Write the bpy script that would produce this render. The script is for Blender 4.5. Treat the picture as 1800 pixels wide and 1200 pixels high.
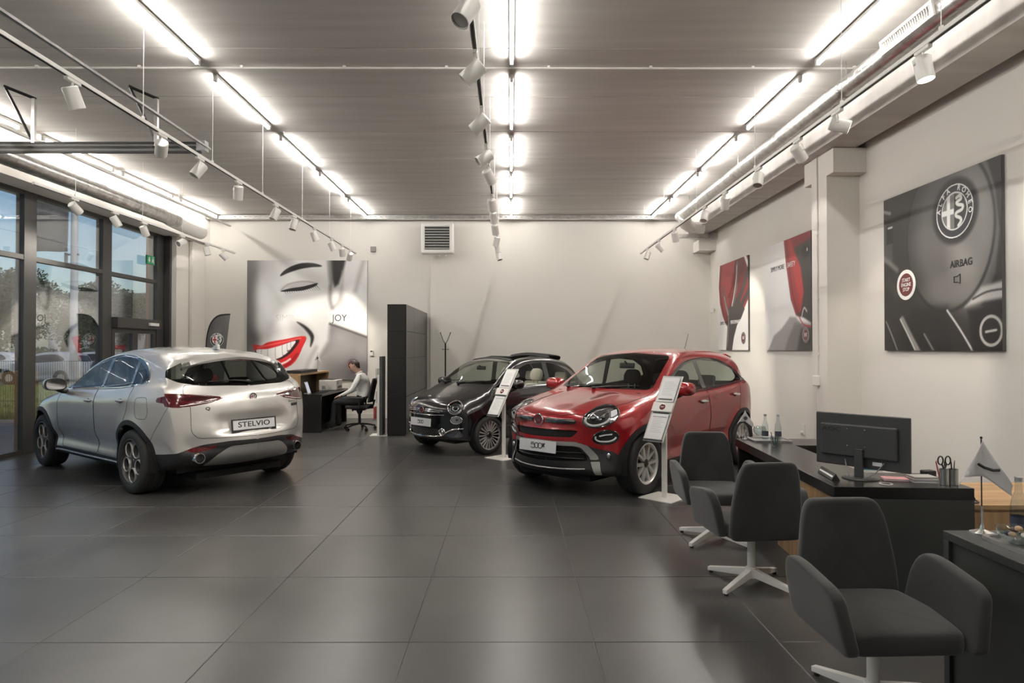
import bpy, bmesh, math, random
import numpy as np
from mathutils import Vector, Matrix, Euler
from mathutils.bvhtree import BVHTree

random.seed(7)
for o in list(bpy.data.objects): bpy.data.objects.remove(o)
SC = bpy.context.scene
COL = SC.collection
R = math.radians
pi = math.pi

# ---------------------------------------------------------------- camera
CAM_H = 1.62
FPX = 1135.0
cam_d = bpy.data.cameras.new('camera')
cam = bpy.data.objects.new('camera', cam_d)
COL.objects.link(cam)
cam_d.sensor_width = 36.0
cam_d.lens = FPX / 1800 * 36
cam_d.clip_start = 0.05
cam_d.clip_end = 400
cam.location = (0, 0, CAM_H)
cam.rotation_euler = (R(90.656), 0, R(-0.15))
SC.camera = cam

# ---------------------------------------------------------------- world, sun, exposure
SC.view_settings.view_transform = 'Standard'
SC.view_settings.look = 'None'
SC.view_settings.gamma = 1
SC.view_settings.use_curve_mapping = False
SC.view_settings.exposure = 0.30
W = bpy.data.worlds.new('sky'); SC.world = W
W.use_nodes = True
nt = W.node_tree; nt.nodes.clear()
sky = nt.nodes.new('ShaderNodeTexSky')
sky.sky_type = 'NISHITA'; sky.sun_disc = False
sky.sun_elevation = R(38); sky.sun_rotation = R(120)
sky.air_density = 1.0; sky.dust_density = 1.5; sky.ozone_density = 1.0
hs = nt.nodes.new('ShaderNodeHueSaturation'); hs.inputs['Saturation'].default_value = 1.12
bg = nt.nodes.new('ShaderNodeBackground'); bg.inputs[1].default_value = 0.115
wo = nt.nodes.new('ShaderNodeOutputWorld')
nt.links.new(sky.outputs[0], hs.inputs['Color']); nt.links.new(hs.outputs[0], bg.inputs[0]); nt.links.new(bg.outputs[0], wo.inputs[0])
sd = bpy.data.lights.new('sun', 'SUN'); sd.energy = 1.3; sd.angle = R(1); sd.color = (1, .95, .86)
sun = bpy.data.objects.new('sun', sd); COL.objects.link(sun)
sun.rotation_euler = (R(48), 0, R(62))     # high behind the building: lights only the yard

TUBE_STRENGTH = 78.0
SPOT_WATTS = 110.0
WARM = (1.0, 0.965, 0.915)

# ---------------------------------------------------------------- pixel helper (1800x1200 frame of the photograph)
def px(x, y, Y):
    """world point on the plane at depth Y seen at photo pixel x, y"""
    return ((x - 897) / FPX * Y, Y, CAM_H - (y - 613) / FPX * Y)

# ---------------------------------------------------------------- materials
MATS = {}
def lin(c):
    return tuple(((v/255)/12.92 if v/255 <= .04045 else ((v/255+.055)/1.055)**2.4) for v in c)
def M(name, col, rough=.5, metal=0., coat=0., spec=.5, var=.06, scale=6., bump=0., bscale=60., emit=0., sheen=0., back=None, stretch=None, dark=None):
    """procedural Principled material: base colour (linear) modulated by noise, optional bump"""
    if name in MATS: return MATS[name]
    m = bpy.data.materials.new(name); m.use_nodes = True
    t = m.node_tree; n = t.nodes; L = t.links
    b = n['Principled BSDF']
    b.inputs['Roughness'].default_value = rough
    b.inputs['Metallic'].default_value = metal
    b.inputs['Coat Weight'].default_value = coat
    b.inputs['Coat Roughness'].default_value = .03
    b.inputs['Specular IOR Level'].default_value = spec
    b.inputs['Sheen Weight'].default_value = sheen
    col = tuple(col[:3])
    tc = n.new('ShaderNodeTexCoord')
    mp = n.new('ShaderNodeMapping')
    if stretch: mp.inputs['Scale'].default_value = stretch
    L.new(tc.outputs['Object'], mp.inputs[0])
    nz = n.new('ShaderNodeTexNoise'); nz.inputs['Scale'].default_value = scale; nz.inputs['Detail'].default_value = 5
    L.new(mp.outputs[0], nz.inputs['Vector'])
    mr = n.new('ShaderNodeMapRange'); mr.inputs[1].default_value = .3; mr.inputs[2].default_value = .7
    L.new(nz.outputs['Fac'], mr.inputs[0])
    mx = n.new('ShaderNodeMix'); mx.data_type = 'RGBA'
    d = dark if dark else tuple(v*(1-var) for v in col)
    u = tuple(min(1, v*(1+var)) for v in col)
    mx.inputs[6].default_value = (*d, 1); mx.inputs[7].default_value = (*u, 1)
    L.new(mr.outputs[0], mx.inputs[0])
    out = mx.outputs[2]
    if back:
        gm = n.new('ShaderNodeNewGeometry'); m2 = n.new('ShaderNodeMix'); m2.data_type = 'RGBA'
        m2.inputs[7].default_value = (*back, 1)
        L.new(gm.outputs['Backfacing'], m2.inputs[0]); L.new(out, m2.inputs[6]); out = m2.outputs[2]
    L.new(out, b.inputs['Base Color'])
    if bump:
        n2 = n.new('ShaderNodeTexNoise'); n2.inputs['Scale'].default_value = bscale; n2.inputs['Detail'].default_value = 4
        L.new(mp.outputs[0], n2.inputs['Vector'])
        bp = n.new('ShaderNodeBump'); bp.inputs['Strength'].default_value = bump; bp.inputs['Distance'].default_value = .01
        L.new(n2.outputs['Fac'], bp.inputs['Height']); L.new(bp.outputs[0], b.inputs['Normal'])
    if emit:
        b.inputs['Emission Color'].default_value = (*col, 1); b.inputs['Emission Strength'].default_value = emit
    MATS[name] = m
    return m
def glass(name, tint=(1, 1, 1), ior=1.5, rough=0.0, gain=1.0, mixin=0.0):
    """thin pane: fresnel mirror over a tinted clear film (no refraction)"""
    if name in MATS: return MATS[name]
    m = bpy.data.materials.new(name); m.use_nodes = True
    t = m.node_tree; n = t.nodes; L = t.links; n.clear()
    o = n.new('ShaderNodeOutputMaterial'); mx = n.new('ShaderNodeMixShader')
    fr = n.new('ShaderNodeFresnel'); fr.inputs[0].default_value = ior
    gm = n.new('ShaderNodeNewGeometry')
    ml = n.new('ShaderNodeMath'); ml.operation = 'MULTIPLY'; ml.inputs[1].default_value = gain; ml.use_clamp = True
    # the fresnel node flips its ior on back faces: feed it a face-forward ior
    io = n.new('ShaderNodeMix'); io.data_type = 'FLOAT'; io.inputs[2].default_value = ior; io.inputs[3].default_value = ior
    inv = n.new('ShaderNodeMath'); inv.operation = 'DIVIDE'; inv.inputs[0].default_value = 1; inv.inputs[1].default_value = ior
    L.new(gm.outputs['Backfacing'], io.inputs[0]); L.new(inv.outputs[0], io.inputs[3]); L.new(io.outputs[0], fr.inputs[0])
    L.new(fr.outputs[0], ml.inputs[0])
    tr = n.new('ShaderNodeBsdfTransparent'); tr.inputs[0].default_value = (*tint, 1)
    gl = n.new('ShaderNodeBsdfGlossy'); gl.inputs['Roughness'].default_value = rough
    nz = n.new('ShaderNodeTexNoise'); nz.inputs['Scale'].default_value = 2
    L.new(ml.outputs[0], mx.inputs[0]); L.new(tr.outputs[0], mx.inputs[1]); L.new(gl.outputs[0], mx.inputs[2])
    L.new(mx.outputs[0], o.inputs[0])
    MATS[name] = m
    return m
def emis(name, col, st):
    if name in MATS: return MATS[name]
    m = bpy.data.materials.new(name); m.use_nodes = True
    t = m.node_tree; n = t.nodes; n.clear()
    o = n.new('ShaderNodeOutputMaterial'); e = n.new('ShaderNodeEmission')
    e.inputs[0].default_value = (*col, 1); e.inputs[1].default_value = st
    t.links.new(e.outputs[0], o.inputs[0]); MATS[name] = m
    return m
def printed(name, rough=.4):
    """flat print: colour comes from the mesh's own 'ink' attribute"""
    if name in MATS: return MATS[name]
    m = bpy.data.materials.new(name); m.use_nodes = True
    t = m.node_tree; b = t.nodes['Principled BSDF']; b.inputs['Roughness'].default_value = rough
    a = t.nodes.new('ShaderNodeAttribute'); a.attribute_name = 'ink'
    t.links.new(a.outputs['Color'], b.inputs['Base Color']); MATS[name] = m
    return m

# ---------------------------------------------------------------- mesh builder
class MB:
    def __init__(s): s.v = []; s.f = []
    def add(s, vs, fs):
        k = len(s.v); s.v += [tuple(p) for p in vs]; s.f += [tuple(i+k for i in f) for f in fs]; return s
    def box(s, c, d, rot=None, taper=1.0):
        hx, hy, hz = d[0]/2, d[1]/2, d[2]/2
        vs = [Vector((sx*hx*(taper if sz > 0 else 1), sy*hy*(taper if sz > 0 else 1), sz*hz)) for sz in (-1, 1) for sx, sy in ((-1, -1), (1, -1), (1, 1), (-1, 1))]
        if rot is not None:
            q = Euler(rot).to_matrix(); vs = [q @ p for p in vs]
        c = Vector(c)
        return s.add([p+c for p in vs], [(3, 2, 1, 0), (4, 5, 6, 7), (0, 1, 5, 4), (1, 2, 6, 5), (2, 3, 7, 6), (3, 0, 4, 7)])
    def bx(s, x0, x1, y0, y1, z0, z1):
        return s.box(((x0+x1)/2, (y0+y1)/2, (z0+z1)/2), (abs(x1-x0), abs(y1-y0), abs(z1-z0)))
    def cyl(s, p0, p1, r0, r1=None, n=16, caps=True):
        r1 = r0 if r1 is None else r1
        p0 = Vector(p0); p1 = Vector(p1); d = (p1-p0)
        q = d.to_track_quat('Z', 'Y').to_matrix() if d.length > 1e-9 else Matrix.Identity(3)
        vs = []
        for p, r in ((p0, r0), (p1, r1)):
            for i in range(n):
                a = 2*pi*i/n; vs.append(p + q @ Vector((math.cos(a)*r, math.sin(a)*r, 0)))
        fs = [(i, (i+1) % n, n+(i+1) % n, n+i) for i in range(n)]
        if caps: fs += [tuple(range(n-1, -1, -1)), tuple(range(n, 2*n))]
        return s.add(vs, fs)
    def lathe(s, prof, n=24, M4=None, a0=0, a1=2*pi, squash=1.0):
        """profile [(r, h)] around the local z axis, placed by M4"""
        full = abs(a1-a0-2*pi) < 1e-6
        m = n if full else n+1
        vs = []
        for r, h in prof:
            for i in range(m):
                a = a0+(a1-a0)*i/n; p = Vector((math.cos(a)*r, math.sin(a)*r*squash, h))
                vs.append(M4 @ p if M4 else p)
        fs = []
        for j in range(len(prof)-1):
            for i in range(n):
                k = (i+1) % m
                fs.append((j*m+i, j*m+k, (j+1)*m+k, (j+1)*m+i))
        return s.add(vs, fs)
    def tube(s, pts, r, n=6, closed=False, r_end=None):
        P = [Vector(p) for p in pts]; m = len(P)
        if m < 2: return s
        vs = []; up = None
        for i in range(m):
            a = P[i-1] if (i > 0 or closed) else P[i]; b = P[(i+1) % m] if (i < m-1 or closed) else P[i]
            d = (b-a)
            if d.length < 1e-9: d = Vector((0, 0, 1))
            d.normalize()
            if up is None:
                up = Vector((0, 0, 1)) if abs(d.z) < .9 else Vector((1, 0, 0))
            x = d.cross(up)
            if x.length < 1e-6: x = d.orthogonal()
            x.normalize(); up = x.cross(d).normalized()
            rr = r if r_end is None else r+(r_end-r)*i/(m-1)
            if callable(r): rr = r(i/(m-1))
            for k in range(n):
                an = 2*pi*k/n; vs.append(P[i]+(x*math.cos(an)+up*math.sin(an))*rr)
        fs = []
        for i in range(m if closed else m-1):
            j = (i+1) % m
            for k in range(n):
                fs.append((i*n+k, j*n+k, j*n+(k+1) % n, i*n+(k+1) % n))
        if not closed: fs += [tuple(range(n)), tuple(range((m-1)*n+n-1, (m-1)*n-1, -1))]
        return s.add(vs, fs)
    def prism(s, poly, h0, h1, axis='z', c=(0, 0, 0)):
        """2D polygon extruded along an axis: z->(x,y), y->(x,z), x->(y,z)"""
        def P(a, b, h): return {'z': (a, b, h), 'y': (a, h, b), 'x': (h, a, b)}[axis]
        n = len(poly); c = Vector(c)
        vs = [Vector(P(a, b, h0))+c for a, b in poly]+[Vector(P(a, b, h1))+c for a, b in poly]
        fs = [(i, (i+1) % n, n+(i+1) % n, n+i) for i in range(n)]+[tuple(range(n-1, -1, -1)), tuple(range(n, 2*n))]
        return s.add(vs, fs)
    def ball(s, c, r, n=12, m=8, rot=None):
        r = (r, r, r) if isinstance(r, (int, float)) else r
        q = Euler(rot).to_matrix() if rot is not None else Matrix.Identity(3)
        vs = []
        for j in range(m+1):
            th = pi*j/m
            for i in range(n):
                a = 2*pi*i/n
                vs.append(Vector(c)+q @ Vector((r[0]*math.sin(th)*math.cos(a), r[1]*math.sin(th)*math.sin(a), r[2]*math.cos(th))))
        fs = [(j*n+i, (j+1)*n+i, (j+1)*n+(i+1) % n, j*n+(i+1) % n) for j in range(m) for i in range(n)]
        return s.add(vs, fs)
    def xf(s, M4):
        s.v = [tuple(M4 @ Vector(p)) for p in s.v]; return s
    def build(s, name, mat, parent=None, smooth=False, bevel=0, seg=2, subsurf=0, fix=True, loc=None, rot=None, sharp=35):
        me = bpy.data.meshes.new(name); me.from_pydata(s.v, [], s.f)
        if fix:
            bm = bmesh.new(); bm.from_mesh(me)
            bmesh.ops.remove_doubles(bm, verts=bm.verts, dist=1e-5)
            bmesh.ops.recalc_face_normals(bm, faces=bm.faces); bm.to_mesh(me); bm.free()
        return link(name, me, mat, parent, smooth, bevel, seg, subsurf, loc, rot, sharp)
def link(name, me, mat, parent=None, smooth=False, bevel=0, seg=2, subsurf=0, loc=None, rot=None, sharp=35):
    if mat: me.materials.append(mat)
    o = bpy.data.objects.new(name, me); COL.objects.link(o)
    if parent: o.parent = parent
    if smooth and len(me.polygons):
        me.polygons.foreach_set('use_smooth', [True]*len(me.polygons))
        if not subsurf and not bevel: me.set_sharp_from_angle(angle=R(sharp))
    if bevel:
        m = o.modifiers.new('bevel', 'BEVEL'); m.width = bevel; m.segments = seg; m.limit_method = 'ANGLE'; m.angle_limit = R(30)
        if smooth: m.harden_normals = False
    if subsurf:
        m = o.modifiers.new('sub', 'SUBSURF'); m.levels = subsurf; m.render_levels = subsurf
    if loc is not None: o.location = loc
    if rot is not None: o.rotation_euler = rot
    return o
def tag(o, label=None, cat=None, group=None, kind=None):
    if label: o['label'] = label
    if cat: o['category'] = cat
    if group: o['group'] = group
    if kind: o['kind'] = kind
    return o
def thing(name, label, cat, loc=(0, 0, 0), rz=0, group=None):
    o = bpy.data.objects.new(name, None); COL.objects.link(o)
    o.location = loc; o.rotation_euler = (0, 0, rz); o.empty_display_size = .1
    return tag(o, label, cat, group)
def struct(o): return tag(o, kind='structure')
def dup(root, loc=None, rot=None, label=None, parent=None):
    c = root.copy(); COL.objects.link(c)
    if parent: c.parent = parent
    if loc is not None: c.location = loc
    if rot is not None: c.rotation_euler = rot
    if label: c['label'] = label
    for ch in list(root.children): dup(ch, parent=c)
    return c
def rpoly(pts, r=.02, n=4):
    """polygon with rounded corners; r may be a list"""
    out = []; m = len(pts)
    for i in range(m):
        p = Vector(pts[i]); a = Vector(pts[i-1])-p; b = Vector(pts[(i+1) % m])-p
        rr = r[i] if isinstance(r, (list, tuple)) else r
        rr = min(rr, a.length*.45, b.length*.45)
        if rr < 1e-5: out.append(tuple(p)); continue
        p0 = p+a.normalized()*rr; p1 = p+b.normalized()*rr
        for k in range(n+1):
            t = k/n; q = p0*(1-t)**2+p*2*t*(1-t)+p1*t*t; out.append(tuple(q))
    return out
def ell(cx, cy, rx, ry, n=24, ang=0):
    ca, sa = math.cos(ang), math.sin(ang)
    return [(cx+rx*math.cos(t)*ca-ry*math.sin(t)*sa, cy+rx*math.cos(t)*sa+ry*math.sin(t)*ca) for t in [2*pi*i/n for i in range(n)]]
def crom(pts, n=6, closed=False):
    """Catmull-Rom through the points"""
    P = [Vector(p) for p in pts]; m = len(P); out = []
    for i in range(m if closed else m-1):
        p1, p2 = P[i], P[(i+1) % m]
        p0 = P[i-1] if (i > 0 or closed) else p1; p3 = P[(i+2) % m] if (i+2 < m or closed) else p2
        for k in range(n):
            t = k/n
            out.append(.5*((2*p1)+(p2-p0)*t+(2*p0-5*p1+4*p2-p3)*t*t+(3*p1-p0-3*p2+p3)*t**3))
    if not closed: out.append(P[-1])
    return [tuple(p) for p in out]
def plate(outer, holes, h0, h1, mb=None, M4=None):
    """flat plate with holes, thickness h0..h1 along local z"""
    bm = bmesh.new()
    edges = []
    for lp in [outer]+holes:
        vs = [bm.verts.new((a, b, h1)) for a, b in lp]
        edges += [bm.edges.new((vs[i], vs[(i+1) % len(vs)])) for i in range(len(vs))]
    bmesh.ops.triangle_fill(bm, use_beauty=True, use_dissolve=False, edges=edges)
    bm.normal_update()
    top = list(bm.faces)
    ret = bmesh.ops.extrude_face_region(bm, geom=top)
    for v in [g for g in ret['geom'] if isinstance(g, bmesh.types.BMVert)]: v.co.z = h0
    bmesh.ops.recalc_face_normals(bm, faces=bm.faces)
    bm.verts.index_update()
    mb = mb or MB()
    mb.add([(M4 @ v.co) if M4 else v.co.copy() for v in bm.verts], [[v.index for v in f.verts] for f in bm.faces])
    bm.free(); return mb
def text_mb(s, size, M4=None, ext=.0008, align='CENTER', sx=1.0, mb=None, bold=0.0, spacing=1.0, shear=0.0):
    c = bpy.data.curves.new('t', 'FONT'); c.body = s; c.size = size; c.extrude = ext; c.align_x = align; c.align_y = 'CENTER'
    c.resolution_u = 3; c.offset = bold; c.space_character = spacing; c.shear = shear
    o = bpy.data.objects.new('t', c)
    me = o.to_mesh()
    mb = mb or MB(); S = Matrix.Diagonal((sx, 1, 1, 1))
    T = (M4 @ S) if M4 else S
    mb.add([T @ v.co for v in me.vertices], [tuple(p.vertices) for p in me.polygons])
    o.to_mesh_clear(); bpy.data.objects.remove(o); bpy.data.curves.remove(c)
    return mb
def frame(o, x, y):
    """matrix with local x, y axes given (z = x cross y), origin o"""
    x = Vector(x).normalized(); y = Vector(y); z = x.cross(y).normalized(); y = z.cross(x)
    m = Matrix((x, y, z)).transposed().to_4x4(); m.translation = Vector(o); return m

# ---------------------------------------------------------------- painter for flat prints
class Canvas:
    def __init__(s, w, h, nx, ny, base):
        s.w, s.h, s.nx, s.ny = w, h, nx, ny
        s.X, s.Y = np.meshgrid(np.linspace(0, w, nx), np.linspace(0, h, ny))
        s.C = np.zeros((ny, nx, 3)); s.C[:] = np.array(base, float)
    def mix(s, a, col):
        a = np.clip(a, 0, 1)[..., None]; s.C = s.C*(1-a)+np.array(col, float)*a; return s
    @staticmethod
    def ss(e0, e1, x):
        t = np.clip((x-e0)/(e1-e0), 0, 1); return t*t*(3-2*t)
    def sdf(s, pts):
        P = np.array(pts, float); d = np.full(s.X.shape, 1e9); ins = np.zeros(s.X.shape, bool)
        for i in range(len(P)):
            a = P[i-1]; b = P[i]; e = b-a; wx = s.X-a[0]; wy = s.Y-a[1]
            t = np.clip((wx*e[0]+wy*e[1])/max(e@e, 1e-12), 0, 1)
            d = np.minimum(d, (wx-e[0]*t)**2+(wy-e[1]*t)**2)
            c = (a[1] > s.Y) != (b[1] > s.Y)
            if abs(e[1]) > 1e-12: ins ^= c & (s.X < a[0]+(s.Y-a[1])*e[0]/e[1])
        d = np.sqrt(d); return np.where(ins, -d, d)
    def poly(s, pts, col, soft=.004, alpha=1.0, curve=0):
        if curve: pts = crom(pts, curve, True)
        return s.mix(alpha*s.ss(soft, -soft, s.sdf(pts)), col)
    def oval(s, cx, cy, rx, ry, col, soft=.3, alpha=1.0, ang=0, ring=None):
        ca, sa = math.cos(ang), math.sin(ang); x = (s.X-cx)*ca+(s.Y-cy)*sa; y = -(s.X-cx)*sa+(s.Y-cy)*ca
        q = np.sqrt((x/rx)**2+(y/ry)**2)
        a = s.ss(1+soft, 1-soft, q)
        if ring: a = a*s.ss(1-ring-soft, 1-ring+soft, q)
        return s.mix(alpha*a, col)
    def stroke(s, pts, wd, col, soft=.004, alpha=1.0, curve=4, taper=0):
        if curve: pts = crom(pts, curve)
        P = np.array(pts, float); d = np.full(s.X.shape, 1e9); n = len(P)
        for i in range(n-1):
            a, b = P[i], P[i+1]; e = b-a; wx = s.X-a[0]; wy = s.Y-a[1]
            t = np.clip((wx*e[0]+wy*e[1])/max(e@e, 1e-12), 0, 1)
            u = (i+t)/(n-1)
            ww = wd if not taper else (wd*(np.sin(pi*np.clip(u, 0, 1))**.7) if taper == 1 else wd*(1-u) if taper == 2 else wd*u)
            d = np.minimum(d, np.sqrt((wx-e[0]*t)**2+(wy-e[1]*t)**2)-ww)
        return s.mix(alpha*s.ss(soft, -soft, d), col)
    def mesh(s, name, mat, parent, M4, keep=None):
        C = np.clip(s.C/255., 0, 1); L = np.where(C <= .04045, C/12.92, ((C+.055)/1.055)**2.4)
        V = np.stack([s.X, s.Y, 0*s.X], -1).reshape(-1, 3)
        A = np.array(M4); V = V @ A[:3, :3].T+A[:3, 3]
        i = np.arange(s.nx*s.ny).reshape(s.ny, s.nx)
        F = np.stack([i[:-1, :-1], i[:-1, 1:], i[1:, 1:], i[1:, :-1]], -1).reshape(-1, 4)
        if keep is not None:
            k = keep(s.X, s.Y).ravel(); F = F[k[F].all(1)]
        me = bpy.data.meshes.new(name); me.from_pydata(V.tolist(), [], F.tolist())
        at = me.color_attributes.new('ink', 'FLOAT_COLOR', 'POINT')
        at.data.foreach_set('color', np.concatenate([L.reshape(-1, 3), np.ones((L.size//3, 1))], 1).ravel())
        return link(name, me, mat, parent)

# ================================================================ THE ROOM
XL, XR, YB, YF, ZC = -7.25, 4.68, 15.15, -3.4, 4.72
XG = -7.5                      # glass plane of the shop front
m_wall = M('wall_paint', (.71, .68, .63), .75, var=.02, scale=1.5, bump=.05, bscale=180)
m_wallb = M('wall_paint_board', (.745, .715, .66), .72, var=.015, scale=1.2, bump=.04, bscale=180)
m_ceil = M('ceiling_concrete', (.55, .525, .495), .8, var=.10, scale=1.3, bump=.12, bscale=9, stretch=(.35, 4, 1))
m_grout = M('grout', (.20, .19, .18), .8)
m_white = M('white_lacquer', (.74, .72, .68), .35, var=.01)
m_whitem = M('white_metal', (.78, .76, .72), .4, var=.01)
m_black = M('black_plastic', (.012, .012, .012), .45, var=.1)
m_blackm = M('black_metal', (.02, .02, .02), .4, metal=.3)
m_alu = M('anthracite_aluminium', (.045, .044, .043), .42, metal=.2, var=.05)
m_zinc = M('galvanised_steel', (.62, .61, .60), .28, metal=1, var=.18, scale=9, bump=.05, bscale=25)
m_steel = M('steel', (.5, .5, .5), .3, metal=1, var=.05)
m_chrome = M('chrome', (.82, .82, .82), .08, metal=1, var=.02)
m_pane = glass('window_glass', (.93, .95, .95), 1.65, 0, 2.6)

# tile material: large dark concrete-look porcelain, every tile its own shade
m_tile = bpy.data.materials.new('porcelain_tile'); m_tile.use_nodes = True
t = m_tile.node_tree; n = t.nodes; L = t.links; b = n['Principled BSDF']
geo = n.new('ShaderNodeNewGeometry'); oi = n.new('ShaderNodeObjectInfo')
ad = n.new('ShaderNodeVectorMath'); ad.operation = 'ADD'
sc_ = n.new('ShaderNodeVectorMath'); sc_.operation = 'SCALE'; sc_.inputs['Scale'].default_value = 0
cb = n.new('ShaderNodeCombineXYZ'); mu = n.new('ShaderNodeMath'); mu.operation = 'MULTIPLY'; mu.inputs[1].default_value = 40
L.new(oi.outputs['Random'], mu.inputs[0]); L.new(mu.outputs[0], cb.inputs[2])
L.new(geo.outputs['Position'], ad.inputs[0]); L.new(cb.outputs[0], ad.inputs[1])
nz = n.new('ShaderNodeTexNoise'); nz.inputs['Scale'].default_value = 1.6; nz.inputs['Detail'].default_value = 5; nz.inputs['Roughness'].default_value = .55; nz.inputs['Distortion'].default_value = .3
L.new(ad.outputs[0], nz.inputs['Vector'])
cr = n.new('ShaderNodeValToRGB'); cr.color_ramp.elements[0].position = .22; cr.color_ramp.elements[1].position = .82
cr.color_ramp.elements[0].color = (.044, .043, .0415, 1); cr.color_ramp.elements[1].color = (.080, .078, .075, 1)
L.new(nz.outputs['Fac'], cr.inputs[0]); L.new(cr.outputs[0], b.inputs['Base Color'])
mr = n.new('ShaderNodeMapRange'); mr.inputs[3].default_value = .28; mr.inputs[4].default_value = .31
L.new(nz.outputs['Fac'], mr.inputs[0]); L.new(mr.outputs[0], b.inputs['Roughness'])
b.inputs['Specular IOR Level'].default_value = .62

# floor: grout bed and single tiles
fl = struct(MB().bx(XG-.1, XR+.1, YF-.1, YB+.1, -.12, -.006).build('floor', m_grout))
TS = 1.02; GAP = .005
def tile_mesh(x0, x1, y0, y1):
    c = .0025; z0, z1 = -.008, 0
    return MB().add([(x0, y0, z0), (x1, y0, z0), (x1, y1, z0), (x0, y1, z0), (x0, y0, z1-c), (x1, y0, z1-c), (x1, y1, z1-c), (x0, y1, z1-c),
                     (x0+c, y0+c, z1), (x1-c, y0+c, z1), (x1-c, y1-c, z1), (x0+c, y1-c, z1)],
                    [(0, 1, 5, 4), (1, 2, 6, 5), (2, 3, 7, 6), (3, 0, 4, 7), (4, 5, 9, 8), (5, 6, 10, 9), (6, 7, 11, 10), (7, 4, 8, 11), (8, 9, 10, 11)])
full_tile = None
for i in range(-8, 8):
    for j in range(-8, 14):
        x0 = -.555+i*TS; y0 = 3.59+j*TS; x1 = x0+TS-GAP; y1 = y0+TS-GAP
        cx0, cx1, cy0, cy1 = max(x0, XG+.02), min(x1, XR), max(y0, YF), min(y1, YB)
        if cx1-cx0 < .05 or cy1-cy0 < .05: continue
        if cx1-cx0 > TS-.02 and cy1-cy0 > TS-.02:
            if full_tile is None:
                full_tile = tile_mesh(0, TS-GAP, 0, TS-GAP).build('floor_tile', m_tile, fl).data; o = fl.children[0]
            else:
                o = bpy.data.objects.new('floor_tile', full_tile); COL.objects.link(o); o.parent = fl
            o.location = (x0, y0, 0)
        else:
            tile_mesh(cx0, cx1, cy0, cy1).build('floor_tile', m_tile, fl)

# ceiling: hollow-core slabs laid across
ce = struct(MB().bx(XG-.6, XR+.4, YF-.2, YB+.4, ZC+.03, ZC+.25).build('ceiling', m_ceil))
ys = [YF-.15]+[5.35+1.28*k for k in range(-6, 8)]+[YB+.2]
slab_me = {}
for a, bb in zip(ys[:-1], ys[1:]):
    w = round(bb-a, 3)
    if w < .05: continue
    if w not in slab_me:
        c = .012
        mbb = MB().prism([(c, 0), (w-c, 0), (w-.002, c), (w-.002, .05), (.002, .05), (.002, c)], XG-.4, XR+.2, axis='x')
        o = mbb.build('ceiling_slab', m_ceil, ce); slab_me[w] = o.data
    else:
        o = bpy.data.objects.new('ceiling_slab', slab_me[w]); COL.objects.link(o); o.parent = ce
    o.location = (0, a, ZC)

# back wall: left part, and a dry-lined part standing 5 cm proud to the right
struct(MB().bx(XL-.6, XR+.3, YB, YB+.2, 0, ZC).build('wall_back', m_wall))
struct(MB().bx(-1.87, XR, YB-.05, YB, 0, ZC-.16).build('wall_back_lining', m_wallb))
struct(MB().bx(XL, -1.87, YB-.018, YB, 0, .11).build('baseboard_back', m_white))
# right wall with downstand beam, column and capital
struct(MB().bx(XR, XR+.2, YF, YB, 0, ZC).build('wall_right', m_wall))
struct(MB().bx(XR-.015, XR, YF, YB-.05, 0, .09).build('baseboard_right', m_white))
struct(MB().bx(4.09, 4.55, YF, YB-.05, 4.27, ZC+.02).build('trim_1', m_ceil))
col_r = struct(MB().bx(4.24, XR, 8.62, 9.05, 0, 4.27).build('trim_2', m_wall))
MB().bx(4.24, XR-.001, 8.44, 8.62, 3.94, 4.262).bx(4.24, XR-.001, 9.05, 9.27, 3.94, 4.262).build('capital', m_wall, col_r)
struct(MB().bx(4.29, XR, YB-.5, YB-.05, 3.86, 4.1).build('trim_3', m_wall))
# wall behind the camera
struct(MB().bx(XL-.6, XR+.3, YF-.2, YF, 0, ZC).build('wall_front', m_wall))

# left: lintel beam above the shop front, end pier
struct(MB().bx(XG-.35, -7.05, YF, YB, 4.06, ZC+.02).build('trim_4', m_wall))
pier = struct(MB().bx(XG-.3, XL, 14.02, YB, 0, 4.06).build('wall_left', m_wall))
MB().bx(XL, XL+.10, 14.55, 15.14, 0, 4.055).build('pilaster', m_wall, pier, bevel=.03, seg=4)
struct(MB().bx(XG-.3, XG-.02, YF, 14.02, -.12, 0).build('trim_5', m_grout))
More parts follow.
